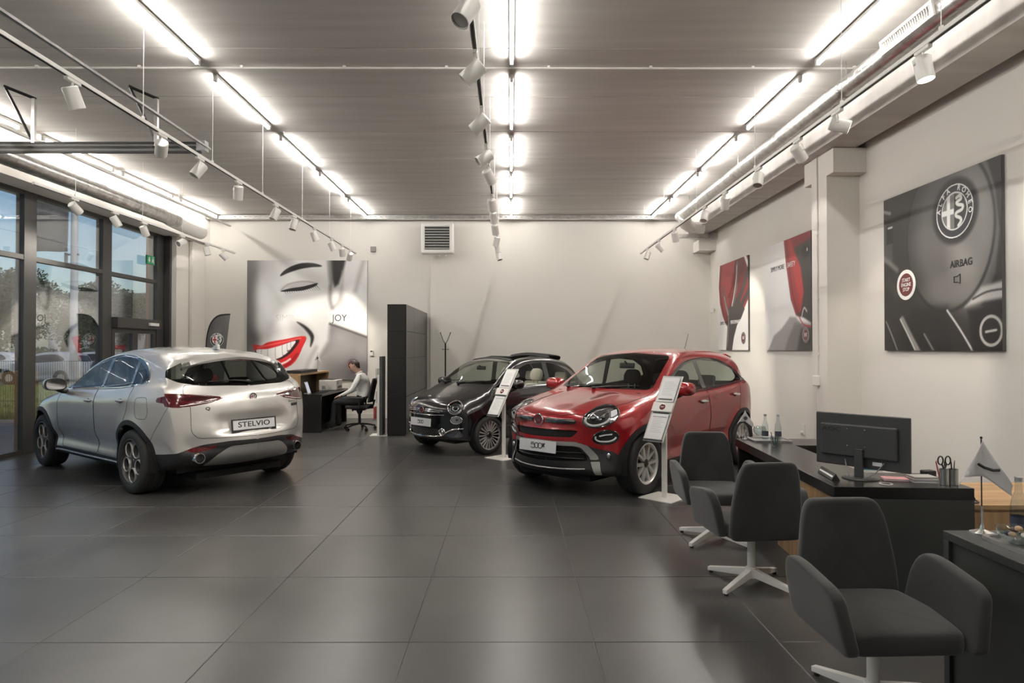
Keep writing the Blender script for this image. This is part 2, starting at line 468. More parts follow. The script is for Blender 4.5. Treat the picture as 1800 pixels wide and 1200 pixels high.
# shop front: one glazed unit per bay, each with its frame bars and panes
bays = [(-3.4, .4), (.4, 2.35), (2.35, 4.28), (4.28, 6.2), (6.2, 8.12), (8.12, 10.05), (10.05, 11.97), (11.97, 13.78)]
ZT = 3.03
for k, (a, bb) in enumerate(bays):
    door = (k == 7)
    w = thing('window_%d' % (k+1) if not door else 'door_1', None, None); struct(w)
    fr = MB()
    hw = .16 if True else .1
    MB().bx(XG-.10, XG+.035, bb-.13, bb+.13, 0, 4.06).build('mullion', m_alu, w, bevel=.004)
    MB().bx(XG-.06, XG+.03, a+.13, bb-.13, ZT-.04, ZT+.04).build('transom', m_alu, w, bevel=.004)
    MB().bx(XG-.06, XG+.03, a+.13, bb-.13, 4.0, 4.06).build('head_rail', m_alu, w)
    MB().bx(XG-.06, XG+.03, a+.13, bb-.13, 0, .07).build('bottom_rail', m_alu, w)
    MB().bx(XG-.012, XG-.004, a+.1, bb-.1, ZT, 4.0).build('pane', m_pane, w)
    if not door:
        MB().bx(XG-.012, XG-.004, a+.1, bb-.1, .05, ZT).build('pane', m_pane, w)
    else:
        MB().bx(XG-.012, XG-.004, a+.1, bb-.1, 2.2, ZT).build('pane', m_pane, w)
        MB().bx(XG-.08, XG+.14, a+.16, bb-.16, 2.02, 2.22).build('door_operator', m_alu, w, bevel=.006)
        MB().bx(XG+.14, XG+.18, bb-.62, bb-.3, 2.09, 2.15).build('sensor', m_whitem, w)
        ym = (a+bb)/2
        for s0, s1 in ((a+.16, ym), (ym, bb-.16)):
            lf = plate([(s0, .03), (s1, .03), (s1, 2.02), (s0, 2.02)], [[(s0+.09, .15), (s1-.09, .15), (s1-.09, 1.93), (s0+.09, 1.93)]], -.03, .03,
                       M4=frame((XG, 0, 0), (0, 1, 0), (0, 0, 1))).build('door_leaf', m_alu, w)
            MB().bx(XG-.006, XG+.001, s0+.08, s1-.08, .12, 1.96).build('pane', m_pane, lf)
            MB().cyl((XG+.08, s1-.05 if s0 < ym-.3 else s0+.05, .9), (XG+.08, s1-.05 if s0 < ym-.3 else s0+.05, 1.3), .015).build('handle', m_steel, lf)
struct(MB().bx(XG-.3, XL-.1, 13.94, 14.02, 0, 4.06).build('trim_6', m_alu))

# ================================================================ OUTSIDE
m_pave = M('paving', (.20, .20, .20), .8, var=.2, scale=3, bump=.2)
m_grass = M('grass_blades', (.155, .215, .05), .9, var=.45, scale=5, bump=.5, bscale=40)
m_asph = M('asphalt', (.13, .13, .135), .9, var=.15, scale=4)
tag(MB().bx(-80, XG-.3, -25, 90, -.35, -.14).build('ground', m_asph), kind='structure')
pv = struct(MB().bx(-60, XG-.3, 2, 14.85, -.14, -.10).build('pavement', m_grout))
rr = random.Random(3)
pm = MB().bx(0, .79, 0, .39, 0, .03).build('paver', m_pave, pv).data
first = pv.children[0]
cnt = 0
for i in range(24):
    for j in range(13):
        X = -8.6-.8*i; Y = 9.6+.4*j
        if X < -20: continue
        if cnt == 0: o = first
        else:
            o = bpy.data.objects.new('paver', pm); COL.objects.link(o); o.parent = pv
        o.location = (X-(.4 if j % 2 else 0), Y, -.10+rr.uniform(0, .004)); cnt += 1
struct(MB().bx(-60, XG-.3, 14.85, 15.05, -.14, -.02).build('kerb', M('kerb_stone', (.42, .41, .39), .8)))
lawn = struct(MB().bx(-60, -8.3, 15.05, 30, -.14, -.04).build('lawn', m_grass))
# blades: tufts as one uncountable object
g = MB(); rg = random.Random(5)
for k in range(9000):
    Y = 15.1+14*rg.random()**1.6; X = -8.4-17*rg.random()
    h = rg.uniform(.04, .10); a = rg.uniform(0, pi); dx, dy = math.cos(a)*.02, math.sin(a)*.02; tx, ty = rg.uniform(-.03, .03), rg.uniform(-.03, .03)
    g.add([(X-dx, Y-dy, -.04), (X+dx, Y+dy, -.04), (X+tx, Y+ty, h)], [(0, 1, 2)])
tag(g.build('grass', m_grass, fix=False), 'short green lawn grass outside behind the wire fence', 'grass', kind='stuff')
# welded wire fence
m_fence = M('fence_green', (.05, .11, .05), .5)
fe = thing('wire_fence', 'dark green welded wire fence along the lawn outside the window', 'fence', (-15.5, 15.2, -.05))
for i in range(4):
    o = MB().cyl((-5+i*2.5, .02, 0), (-5+i*2.5, .02, 1.45), .03, n=8).build('post', m_fence, fe)
wr = MB()
for i in range(200): wr.box((-5.2+i*.055, 0, .72), (.007, .007, 1.36))
for z in (.08, .45, .9, 1.38): wr.box((0.1, 0, z), (11, .012, .012))
wr.build('wire_mesh', m_fence, fe, fix=False)
# mast with a hanging banner
m_mast = M('mast_paint', (.62, .63, .65), .4)
mx, my, _ = px(131, 600, 17.0)
ma = thing('flag_mast', 'tall pale grey mast standing outside the shop window', 'mast', (mx, my, -.1))
MB().cyl((0, 0, 0), (0, 0, 8), .10, .075, n=16).build('pole', m_mast, ma, smooth=True)
MB().box((-.06, 0, 4.2), (.35, .05, .05)).box((-.22, 0, 4.1), (.06, .06, .3)).build('bracket', M('bracket_grey', (.2, .2, .2), .5), ma)
MB().box((0, 0, .06), (.4, .4, .12)).build('base_plate', m_mast, ma, bevel=.01)
m_flag = M('banner_cloth', (.13, .13, .145), .8, var=.12, scale=2, stretch=(1, 1, 3))
bn = MB(); nx_, nz_ = 12, 16
vs = []; fs = []
for j in range(nz_+1):
    for i in range(nx_+1):
        u = i/nx_; v = j/nz_
        vs.append((-.18-.92*u, .05*math.sin(u*7+v*2), 4.28+v*2.9-.1*(1-u)*0))
for j in range(nz_):
    for i in range(nx_):
        k = j*(nx_+1)+i; fs.append((k, k+1, k+nx_+2, k+nx_+1))
bo = bn.add(vs, fs).build('hanging_banner', m_flag, None, smooth=True, fix=False); bo.location = (mx, my, -.1)
sol = bo.modifiers.new('s', 'SOLIDIFY'); sol.thickness = .004
tag(bo, 'dark grey hanging banner beside the pale mast outside', 'banner')
# red post of the facade
tag(MB().bx(-8.1, -7.82, 14.35, 14.6, -.1, 4.6).build('facade_post', M('red_cladding', (.42, .07, .06), .5), bevel=.01), 'red clad facade post just outside the glass door', 'post')
# far building
fb = thing('office_building', 'pale grey low building far behind the trees outside', 'building', (-26, 56, -.2))
MB().bx(-14, 9, 0, 10, 0, 6.2).build('wall', M('far_plaster', (.45, .46, .47), .8), fb)
MB().bx(-14.4, 9.4, -.5, 10.4, 6.2, 6.6).build('roof', M('far_roof', (.16, .17, .2), .7), fb)
m_fwin = M('far_window', (.05, .06, .08), .1)
for i in range(9):
    for z in (1.2, 3.9): MB().bx(-12.8+i*2.4, -11.3+i*2.4, -.06, .02, z, z+1.4).build('window', m_fwin, fb)
# trees: trunk, limbs and a crown of leaf cards on a lumpy volume
m_bark = M('bark', (.06, .045, .035), .9, bump=.4)
m_leaf = [M('leaves_a', (.028, .046, .014), .7, var=.5, scale=3), M('leaves_b', (.04, .06, .02), .7, var=.5, scale=3)]
def tree(X, Y, h, r, lab, seed, mi):
    q = random.Random(seed)
    t = thing('broadleaf_tree', lab, 'tree', (X, Y, -.14), group='trees beyond the lawn')
    tk = MB().tube([(0, 0, 0), (.05, .02, h*.3), (-.05, .05, h*.62)], .16, 8, r_end=.07)
    for k in range(6):
        a = q.uniform(0, 2*pi); z = h*q.uniform(.25, .5)
        tk.tube([(0, 0, z), (math.cos(a)*r*.4, math.sin(a)*r*.4, z+h*.15), (math.cos(a)*r*.7, math.sin(a)*r*.7, z+h*.28)], .05, 5, r_end=.015)
    tk.build('trunk', m_bark, t, smooth=True)
    lf = MB(); lumps = [(max(-.6*r, min(.6*r, q.gauss(0, r*.42))), max(-.6*r, min(.6*r, q.gauss(0, r*.42))), h*q.uniform(.36, .88), r*q.uniform(.3, .52)) for _ in range(16)]
    for k in range(9000):
        cx, cy, cz, cr = q.choice(lumps); th = q.uniform(0, 2*pi); u = q.uniform(-1, 1); d = cr*q.random()**.33
        p = Vector((cx+d*math.cos(th)*math.sqrt(1-u*u), cy+d*math.sin(th)*math.sqrt(1-u*u), max(.5, cz+d*u*.85)))
        a = Vector((q.gauss(0, 1), q.gauss(0, 1), q.gauss(0, .6))).normalized()*q.uniform(.05, .10); b_ = a.orthogonal()*.7
        lf.add([p-a, p+b_, p+a, p-b_], [(0, 1, 2, 3)])
    tag(lf.build('foliage', m_leaf[mi], t, fix=False), kind='stuff')
for k, (X, Y, h, r, lab) in enumerate([
        (-33.4, 42, 6.9, 2.3, 'leafy green tree in front at the left of the glass'),
        (-36.6, 49, 8.0, 2.6, 'tall leafy tree behind, just left of the pale mast outside'),
        (-27.2, 42, 6.4, 2.2, 'bushy tree in front, just right of the pale mast outside'),
        (-28.6, 49, 6.9, 2.5, 'bushy tree behind the second window upright'),
        (-21.9, 42, 5.2, 2.0, 'round tree above the glass entrance door'),
        (-44.5, 49, 8.2, 2.8, 'wide leafy tree at the outer left edge of the view')]):
    tree(X, Y, h, r, lab, 20+k, k % 2)
tag(MB().add(*(lambda q: (
    [p for k in range(2600) for p in (lambda c, a, b_: (c-a, c+b_, c+a, c-b_))(Vector((-50+36*(k*.6180339 % 1), 38.3+1.0*q.random(), .1+1.5*q.random())), Vector((q.gauss(0, .15), q.gauss(0, .15), q.gauss(0, .12))), Vector((q.gauss(0, .1), q.gauss(0, .1), q.gauss(0, .1))))],
    [tuple(range(4*k, 4*k+4)) for k in range(2600)]))(random.Random(9))).build('hedge', m_leaf[0], fix=False), 'long dark green hedge behind the parked cars', 'hedge', kind='stuff')

# ================================================================ CEILING EQUIPMENT
m_tube = emis('fluorescent_glow', WARM, TUBE_STRENGTH)
m_batten = M('batten_grey', (.62, .61, .58), .45)
segs = [(-1.0, .65), (1.05, 2.7), (3.1, 4.75), (5.2, 6.84), (7.23, 8.9), (9.3, 10.95), (11.22, 12.9), (13.2, 14.8)]  # first two spans are unseen, added to light the room around the camera
def fixture():
    t = thing('fluorescent_light', 'x', 'ceiling light', group='bare fluorescent battens on the ceiling')
    MB().bx(-.021, .021, 0, 1.65, -.034, 0).build('batten', m_batten, t)
    MB().cyl((0, .05, -.062), (0, 1.60, -.062), .015, n=10).build('tube', m_tube, t, smooth=True)
    for y in (.02, 1.63): MB().box((0, y, -.05), (.036, .05, .06)).build('lamp_holder', m_batten, t, bevel=.006)
    return t
fx0 = None
rows = [(-6.75, 'leftmost row beside the spiral duct'), (-3.32, 'row above the silver car'), (.015, 'middle row down the room'), (3.27, 'right row beside the spiral duct')]
ordn = ['', '', 'first', 'second', 'third', 'fourth', 'fifth', 'sixth']
for X, rn in rows:
    for k, (a, bb) in enumerate(segs):
        lab = 'glowing fluorescent tube on ceiling, %s, %s' % (rn, ordn[k]+' from the front' if k > 1 else ('added unseen behind the camera' if k == 0 else 'added unseen overhead near the camera'))
        if fx0 is None: fx0 = fixture(); o = fx0
        else: o = dup(fx0)
        o.location = (X, a, ZC-.012); o['label'] = lab
# conduit across the ceiling and along the back
m_cond = M('conduit_white', (.66, .64, .60), .5)
cd_ = thing('ceiling_conduit', 'thin white conduit pipe clipped across the ceiling slabs', 'pipe', (0, 7.05, ZC-.022))
MB().cyl((-6.9, 0, 0), (4.05, 0, 0), .012, n=8).build('pipe', m_cond, cd_, smooth=True)
for i in range(10): MB().box((-6.3+1.12*i, 0, .008), (.03, .04, .03)).build('clip', m_cond, cd_)
# perforated cable tray along the back wall
ct = thing('cable_tray', 'perforated galvanised cable tray along the top of the back wall', 'cable tray', (0, 14.92, ZC-.10))
def rail(x0, x1):
    n_ = int((x1-x0)/.12); hl = [rpoly([(x0+.03+i*.12, .03), (x0+.09+i*.12, .03), (x0+.09+i*.12, .05), (x0+.03+i*.12, .05)], .008, 2) for i in range(n_)]
    return plate([(x0, 0), (x1, 0), (x1, .08), (x0, .08)], hl, 0, .003, M4=frame((0, -.06, 0), (1, 0, 0), (0, 0, 1)))
rail(-7.0, 4.3).build('side_rail', m_zinc, ct)
MB().bx(-7.0, 4.3, -.06, .06, 0, .004).build('tray_floor', m_zinc, ct)
for x in (-5, -2, 1, 3.6): MB().cyl((x, 0, 0), (x, 0, .1), .006, n=6).build('hanger', m_zinc, ct)
ct2 = thing('cable_tray', 'short galvanised channel under the right duct end at the back corner', 'cable tray', (4.05, 14.55, 4.12))
MB().bx(-.25, .5, -.05, .05, 0, .005).bx(-.25, .5, -.05, -.045, 0, .09).bx(-.25, .5, .045, .05, 0, .09).build('channel', m_zinc, ct2)
MB().bx(.48, .62, -.04, .04, -.02, .12).build('wall_bracket', m_zinc, ct2)

# spiral ducts
def duct(name, lab, X, z, r, y0, y1, mat):
    t = thing(name, lab, 'duct', (X, 0, z))
    m = MB(); prof = []
    n_ = int((y1-y0)/.13)
    for i in range(n_):
        a = y0+(y1-y0)*i/n_; s_ = (y1-y0)/n_
        prof += [(r, a), (r, a+s_*.90), (r*1.012, a+s_*.905), (r*1.012, a+s_*.995)]
    prof += [(r, y1)]
    m.lathe(prof, 28, Matrix.Rotation(-pi/2, 4, 'X')).build('spiral_pipe', mat, t, smooth=True, sharp=20)
    return t
dr = duct('spiral_duct', 'galvanised spiral air duct along the right side under the ceiling', 3.62, 4.43, .105, -3.2, 13.6, m_zinc)
# grille on the right duct (facing room, downwards left)
gy0, gy1 = 5.3, 6.05
gm = MB(); fm = plate([(0, 0), (gy1-gy0, 0), (gy1-gy0, .13), (0, .13)], [[(.03, .025), (gy1-gy0-.03, .025), (gy1-gy0-.03, .105), (.03, .105)]], 0, .02,
     M4=frame((-.118, gy0, -.05), (0, 1, 0), (-.2, 0, 1)))
gr = fm.build('vent_grille', m_whitem, dr)
for k in range(22):
    MB().box((-.114-.006, gy0+.05+k*(gy1-gy0-.1)/21, .015), (.012, .006, .085), (0, -.2, 0)).build('slat', m_whitem, gr)
MB().box((-.10, (gy0+gy1)/2, .013), (.006, gy1-gy0-.05, .09), (0, -.2, 0)).build('grille_backing', m_black, gr)
MB().lathe([(0, 0), (.108, 0), (.108, .12), (.104, .12)], 28, Matrix.Translation((0, 13.6, 0)) @ Matrix.Rotation(-pi/2, 4, 'X')).build('end_cap', m_whitem, dr, smooth=True)
MB().tube([(.0, 13.4, -.02), (.12, 13.75, -.14), (.3, 13.9, -.2), (.55, 13.9, -.2)], .13, 16).build('branch_pipe', m_whitem, dr, smooth=True)
for y in (3.0, 6.9, 10.2, 13.0): MB().lathe([(.112, y), (.112, y+.03)], 28, Matrix.Rotation(-pi/2, 4, 'X')).cyl((0, y+.015, .1), (0, y+.015, .29), .006, n=6).build('hanger', m_zinc, dr)
dl = duct('spiral_duct', 'wide galvanised spiral air duct above the shop front windows', -6.72, 4.2, .135, -3.2, 12.95, m_zinc)
MB().lathe([(0, .0), (.14, 0), (.14, -.2), (.135, -.2)], 28, Matrix.Translation((0, 12.97, 0)) @ Matrix.Rotation(-pi/2, 4, 'X')).build('end_cap', m_zinc, dl, smooth=True)
MB().tube([(-.03, 12.8, 0), (-.06, 13.4, -.02), (-.06, 14.1, -.03)], .15, 20).build('white_sleeve', m_whitem, dl, smooth=True)
MB().lathe([(.155, 0), (.155, .04)], 24, Matrix.Translation((-.06, 14.08, -.03)) @ Matrix.Rotation(-pi/2, 4, 'X')).build('collar', m_whitem, dl, smooth=True)
for y in (5.0, 8.0, 11.5): MB().lathe([(.142, y), (.142, y+.03)], 28, Matrix.Rotation(-pi/2, 4, 'X')).cyl((0, y+.015, .13), (0, y+.015, .52), .006, n=6).build('hanger', m_zinc, dl)
tag(MB().bx(-.02, .02, 0, 14.3, -.03, 0).build('cable_rail', m_cond, loc=(-6.42, .5, 4.45)), 'slim white cable rail running between left duct and light row', 'rail')
lr = bpy.data.objects['cable_rail']
for y in (3, 6, 9, 12): MB().cyl((0, y, 0), (0, y, .26), .004, n=6).build('hanger', m_cond, lr)

# lighting tracks and their spotlights
m_slot = M('slot_dark', (.03, .03, .03), .6)
ZTK = 3.74
def track(X, y0, y1, lab, rods):
    t = thing('lighting_track', lab, 'light track', (X, 0, ZTK))
    MB().bx(-.018, .018, y0, y1, -.016, .016).build('rail', m_whitem, t, bevel=.002)
    MB().bx(-.010, .010, y0+.01, y1-.01, -.0175, -.0155).build('slot', m_slot, t)
    for y in rods:
        MB().cyl((0, y, .014), (0, y, ZC-ZTK), .0035, n=6).box((0, y, .03), (.016, .03, .03)).build('hanging_rod', m_whitem, t)
    return t
track(-3.42, 1.2, 14.3, 'white lighting track above the silver car', (4.2, 6.0, 7.4, 8.9, 10.6, 12.2, 13.8))
track(-.25, 1.6, 14.3, 'white lighting track along the middle of the room', (3.9, 5.1, 6.1, 7.9, 10.2, 12.0, 13.7))
track(2.89, 1.0, 14.3, 'white lighting track along the right duct', (4.3, 5.6, 7.6, 10.0, 12.1, 13.9))
track(-6.1, 8.25, 14.3, 'short white lighting track near the shop windows', (9.05, 10.7, 12.0, 13.6))
m_lens = M('lamp_lens', (.55, .53, .5), .15, metal=.6)
m_lensg = emis('lamp_glow', (1, .95, .88), 14)
def spot_body(L_=.165, r=.058):
    """cylinder head, axis along local -z from the pivot, with arm up to the track adapter"""
    return MB().lathe([(0, .05), (r*.9, .05), (r, .04), (r, -.11), (r*.93, -.112), (r*.9, -.10)], 20)
sp_me = None
def spot(X, Y, d, lab, lit=1.0, drop=.12, wide=62):
    global sp_me
    t = thing('track_spotlight', lab, 'spotlight', (X, Y, ZTK-.018), group='white cylinder spotlights on the tracks')
    MB().box((0, 0, -.012), (.034, .16, .026)).build('track_adapter', m_whitem, t, bevel=.004)
    d = Vector(d).normalized()
    side = d.cross(Vector((0, 0, 1)))
    if side.length < .2: side = Vector((1, 0, 0))
    side.normalize()
    if side.x > 0 and abs(d.x) < .6: side = -side
    c = Vector((0, 0, -drop))
    MB().tube([(0, 0, -.02), (0, 0, -.045), tuple(Vector((0, 0, -.06))+side*.045), tuple(c+side*.06)], .009, 6).build('arm', m_whitem, t)
    q = (-d).to_track_quat('Z', 'Y').to_matrix().to_4x4()
    hd = MB().lathe([(.0, .062), (.052, .062), (.058, .055), (.058, -.105), (.054, -.107), (.050, -.095)], 20, Matrix.Translation(c) @ q).build('head', m_whitem, t, smooth=True)
    MB().lathe([(.0, -.088), (.05, -.092)], 20, Matrix.Translation(c) @ q).build('lens', m_lensg if lit >= 1 else m_lens, hd)
    if lit > 0:
        l_ = bpy.data.lights.new('spot_lamp', 'SPOT'); l_.energy = SPOT_WATTS*lit; l_.spot_size = R(wide); l_.spot_blend = .45; l_.shadow_soft_size = .04; l_.color = (1, .92, .80)
        lo = bpy.data.objects.new('spot_lamp', l_); COL.objects.link(lo); lo.parent = t
        lo.location = c+d*.125; lo.rotation_euler = (-d).to_track_quat('Z', 'Y').to_euler()
def heads(X, lst, where):
    for k, (Y, d, *r) in enumerate(lst):
        spot(X, Y, d, 'white cylinder spotlight on the %s, %s from the front' % (where, ['first', 'second', 'third', 'fourth', 'fifth', 'sixth', 'seventh', 'eighth', 'ninth', 'tenth', 'eleventh'][k]), *(r or [0.8]))
heads(-3.42, [(5.03, (.15, .45, -1), .9), (6.32, (-.5, .8, -.5), .6), (7.1, (-.45, -.35, -.8), .9), (8.11, (-.2, .35, -.9), .7), (9.4, (-.35, -.2, -.9), .6), (10.2, (-.2, -.2, -.95), .6),
              (11.25, (.3, .2, -.9), .5), (12.33, (.35, .3, -.85), .8), (13.1, (.0, .5, -.85), .8), (13.75, (-.35, .6, -.8), .8)], 'track above the silver car')
heads(-.25, [(3.75, (-.4, -.35, -.8), .8), (4.58, (-.75, .1, -.65), .8), (5.63, (-.75, .25, -.6), .5), (6.66, (-.8, -.2, -.55), .5), (7.35, (.4, .6, -.7), .6), (8.8, (.1, .5, -.8), .5), (9.66, (.1, .5, -.8), .5),
             (10.6, (.1, .5, -.8), .5), (11.8, (-.2, .3, -.95), .5), (12.6, (.2, .1, -.95), .5), (13.7, (.3, -.2, -.9), .5)], 'middle track')
heads(2.89, [(4.49, (.12, -.12, -1), 1.0), (5.68, (.85, -.35, -.35), 1.0), (6.46, (.6, .35, -.65), .8), (7.49, (-.25, -.35, -.9), .7), (8.65, (.1, .6, -.8), .6), (9.56, (-.3, -.35, -.85), .6),
             (11.3, (.25, .4, -.85), 1.0), (12.5, (.7, .1, -.65), 1.0), (13.55, (-.35, -.1, -.9), .6)], 'right track')
heads(-6.1, [(9.03, (.2, .75, -.6), .3), (9.96, (.4, .3, -.85), .5), (10.75, (.1, .5, -.85), .4), (12.0, (-.3, -.75, -.4), .7), (12.96, (.25, .1, -.95), .7), (13.7, (.6, .35, -.7), .9)], 'short track by the windows')

# overhead door gear hanging at upper left
dg = thing('door_track_frame', 'steel overhead sectional door rails hung from ceiling at upper left', 'door rails', (0, 0, 4.02))
MB().bx(-3.715, -3.69, -2.5, 7.75, .045, .07).build('rail', m_zinc, dg)
MB().bx(-3.62, -3.60, -2.5, 7.75, -.01, .012).build('rail', m_zinc, dg)
for z in (-.06, 0.0, .05): MB().bx(-6.42, -3.68, 7.66, 7.69, z-.012, z+.012).build('cross_bar', m_blackm, dg)
MB().bx(-6.42, -3.72, 7.67, 7.68, -.05, .05).build('cross_web', M('grey_steel', (.16, .16, .155), .45, metal=.5), dg)
MB().box((-3.68, 7.7, .02), (.1, .1, .12)).cyl((-3.82, 7.72, .02), (-3.74, 7.72, .02), .04).build('pulley_block', m_steel, dg)
for x in (-5.68, -4.22):
    h = ZC-4.02
    MB().bx(x-.03, x+.01, 7.63, 7.67, 0, .0).tube([(x, 7.69, .03), (x-.13, 7.6, .4), (x-.25, 7.55, h-.02)], .018, 4).build('strut', m_blackm, dg)
    MB().bx(x-.02, x+.02, 7.66, 7.70, .05, h-.12).build('strut', m_zinc, dg)
    MB().tube([(x-.26, 7.55, h-.02), (x+.02, 7.69, h-.12)], .018, 4).build('strut', m_blackm, dg)

# fan heater on the back wall
fh = thing('fan_heater', 'white wall mounted fan heater with black louvres on the back wall', 'heater', (px(770, 420, 14.9)[0], 15.1, px(770, 420, 14.9)[2]))
MB().bx(-.37, .37, -.42, -.2, -.36, .34).build('housing', m_whitem, fh, bevel=.03, seg=3)
MB().bx(-.28, .28, -.425, -.36, -.27, .26).build('cavity', m_black, fh)
for k in range(9): MB().box((0, -.43, -.25+k*.062), (.57, .045, .008), (-.45, 0, 0)).build('louvre', m_white, fh)
MB().bx(-.2, -.12, -.2, 0, -.1, 0).bx(.12, .2, -.2, 0, -.1, 0).build('wall_bracket', m_zinc, fh)
MB().cyl((.03, -.3, -.36), (.03, -.3, -.41), .02, n=8).cyl((.18, -.3, -.36), (.18, -.3, -.40), .02, n=8).build('pipe_stub', m_steel, fh)

# small wall fittings
def fit(name, lab, cat, mb, mat): return tag(mb.build(name, mat, bevel=.004), lab, cat)
c = px(655.5, 437.5, 15.12); fit('wall_speaker', 'small grey square box high on the back wall', 'wall box', MB().bx(c[0]-.06, c[0]+.06, 15.10, 15.15, c[2]-.06, c[2]+.06), M('grey_box', (.24, .23, .22), .6))
c = px(653, 620, 15.12); th = thing('thermostat', 'white thermostat panel on wall right of the smile poster', 'thermostat', (c[0], 15.12, c[2]))
MB().bx(-.045, .045, -.0, .03, -.07, .07).build('case', m_white, th, bevel=.005); MB().bx(-.025, .025, -.003, 0, .02, .05).build('display', m_black, th)
def on_right(x, y):
    Z = XR*FPX/(x-897); return Z, CAM_H-(y-613)/FPX*Z
Z, z = on_right(1243, 545); Z = 14.9
c = px(1244, 545, 14.9); sn = thing('wall_sensor', 'small white motion sensor in the right back corner', 'sensor', (XR, 14.75, c[2]))
MB().bx(-.10, -.04, -.05, .05, -.07, .07).build('case', m_white, sn, bevel=.02); MB().bx(-.04, 0, -.02, .02, -.02, .02).build('mount', m_white, sn)
Z, z = on_right(1413, 755)
sk = thing('wall_socket', 'white wall socket with plug low on the right wall behind the desk', 'socket', (XR-.02, Z, z))
MB().bx(-.0, .02, -.045, .045, -.09, .09).build('cover', m_white, sk, bevel=.004)
MB().cyl((-.001, 0, -.045), (-.045, 0, -.045), .025, n=12).build('plug', m_white, sk)
# conduit and junction box on the column
c = px(1438, 640, 8.85); z = px(1440, 668, 8.8)[2]
jb = thing('column_conduit', 'thin grey conduit with a junction box down the column face', 'conduit', (4.24, 8.87, 0))
MB().cyl((-.012, 0, z+.05), (-.012, 0, 4.26), .011, n=8).build('pipe', m_cond, jb, smooth=True)
for zz in (1.55, 2.3, 3.2): MB().box((-.012, 0, zz), (.026, .04, .03)).build('clip', m_cond, jb)
MB().bx(-.07, 0, -.05, .05, z-.08, z+.06).build('junction_box', m_whitem, jb, bevel=.012)
MB().tube([(-.04, -.03, z-.08), (-.06, -.04, z-.25), (-.03, -.04, z-.6), (-.02, -.04, .1)], .005, 5).build('cable', m_cond, jb)
# emergency exit sign
ex = thing('exit_sign', 'green running man exit sign hung inside the glass front', 'sign', px(264, 457, 13.3))
m_green = emis('exit_green', lin((20, 140, 90)), .8)
MB().bx(-.02, .02, -.14, .14, -.09, .09).build('panel', M('sign_green', lin((16, 135, 85)), .4), ex, bevel=.004)
pc = MB(); F_ = frame((.021, 0, 0), (0, 1, 0), (0, 0, 1))
ar = [(.05, .05), (.09, .05), (.09, -.0), (.115, 0), (.07, -.06), (.025, 0), (.05, 0)]
pc.add([F_ @ Vector((-a, b_, .001)) for a, b_ in ar], [tuple(range(len(ar)))])
man = [(-.10, -.06), (-.075, -.06), (-.06, -.01), (-.04, -.05), (-.015, -.05), (-.04, .01), (-.045, .035), (-.08, .035), (-.09, 0)]
pc.add([F_ @ Vector((-a, b_, .001)) for a, b_ in man], [tuple(range(len(man)))])
pc.add([F_ @ Vector((.065+.014*math.cos(t_), .055+.014*math.sin(t_), .001)) for t_ in [k*pi/4 for k in range(8)]], [tuple(range(8))])
F2 = frame((-.01, -.142, 0), (1, 0, 0), (0, 0, 1))
pc.build('pictogram', m_white, ex)
pc2 = MB()
FR = frame((0, -.141, 0), (1, 0, 0), (0, 0, 1))
MB().cyl((0, -.1, .09), (0, -.1, .5), .003, n=5).cyl((0, .1, .09), (0, .1, .5), .003, n=5).build('hanger', m_steel, ex)

# ================================================================ CARS
def pchip(xs, ys):
    xs = np.array(xs, float); ys = np.array(ys, float)
    h = np.diff(xs); d = np.diff(ys)/h; m = np.zeros(len(xs))
    for i in range(1, len(xs)-1):
        if d[i-1]*d[i] > 0:
            w1 = 2*h[i]+h[i-1]; w2 = h[i]+2*h[i-1]; m[i] = (w1+w2)/(w1/d[i-1]+w2/d[i])
    m[0] = d[0]; m[-1] = d[-1]
    def f(x):
        x = min(max(x, xs[0]), xs[-1]); i = min(max(int(np.searchsorted(xs, x))-1, 0), len(h)-1)
        t = (x-xs[i])/h[i]; t2 = t*t; t3 = t2*t
        return float((2*t3-3*t2+1)*ys[i]+(t3-2*t2+t)*h[i]*m[i]+(-2*t3+3*t2)*ys[i+1]+(t3-t2)*h[i]*m[i+1])
    return f
def smooth(a, b, x):
    t = min(max((x-a)/(b-a), 0), 1); return t*t*(3-2*t)

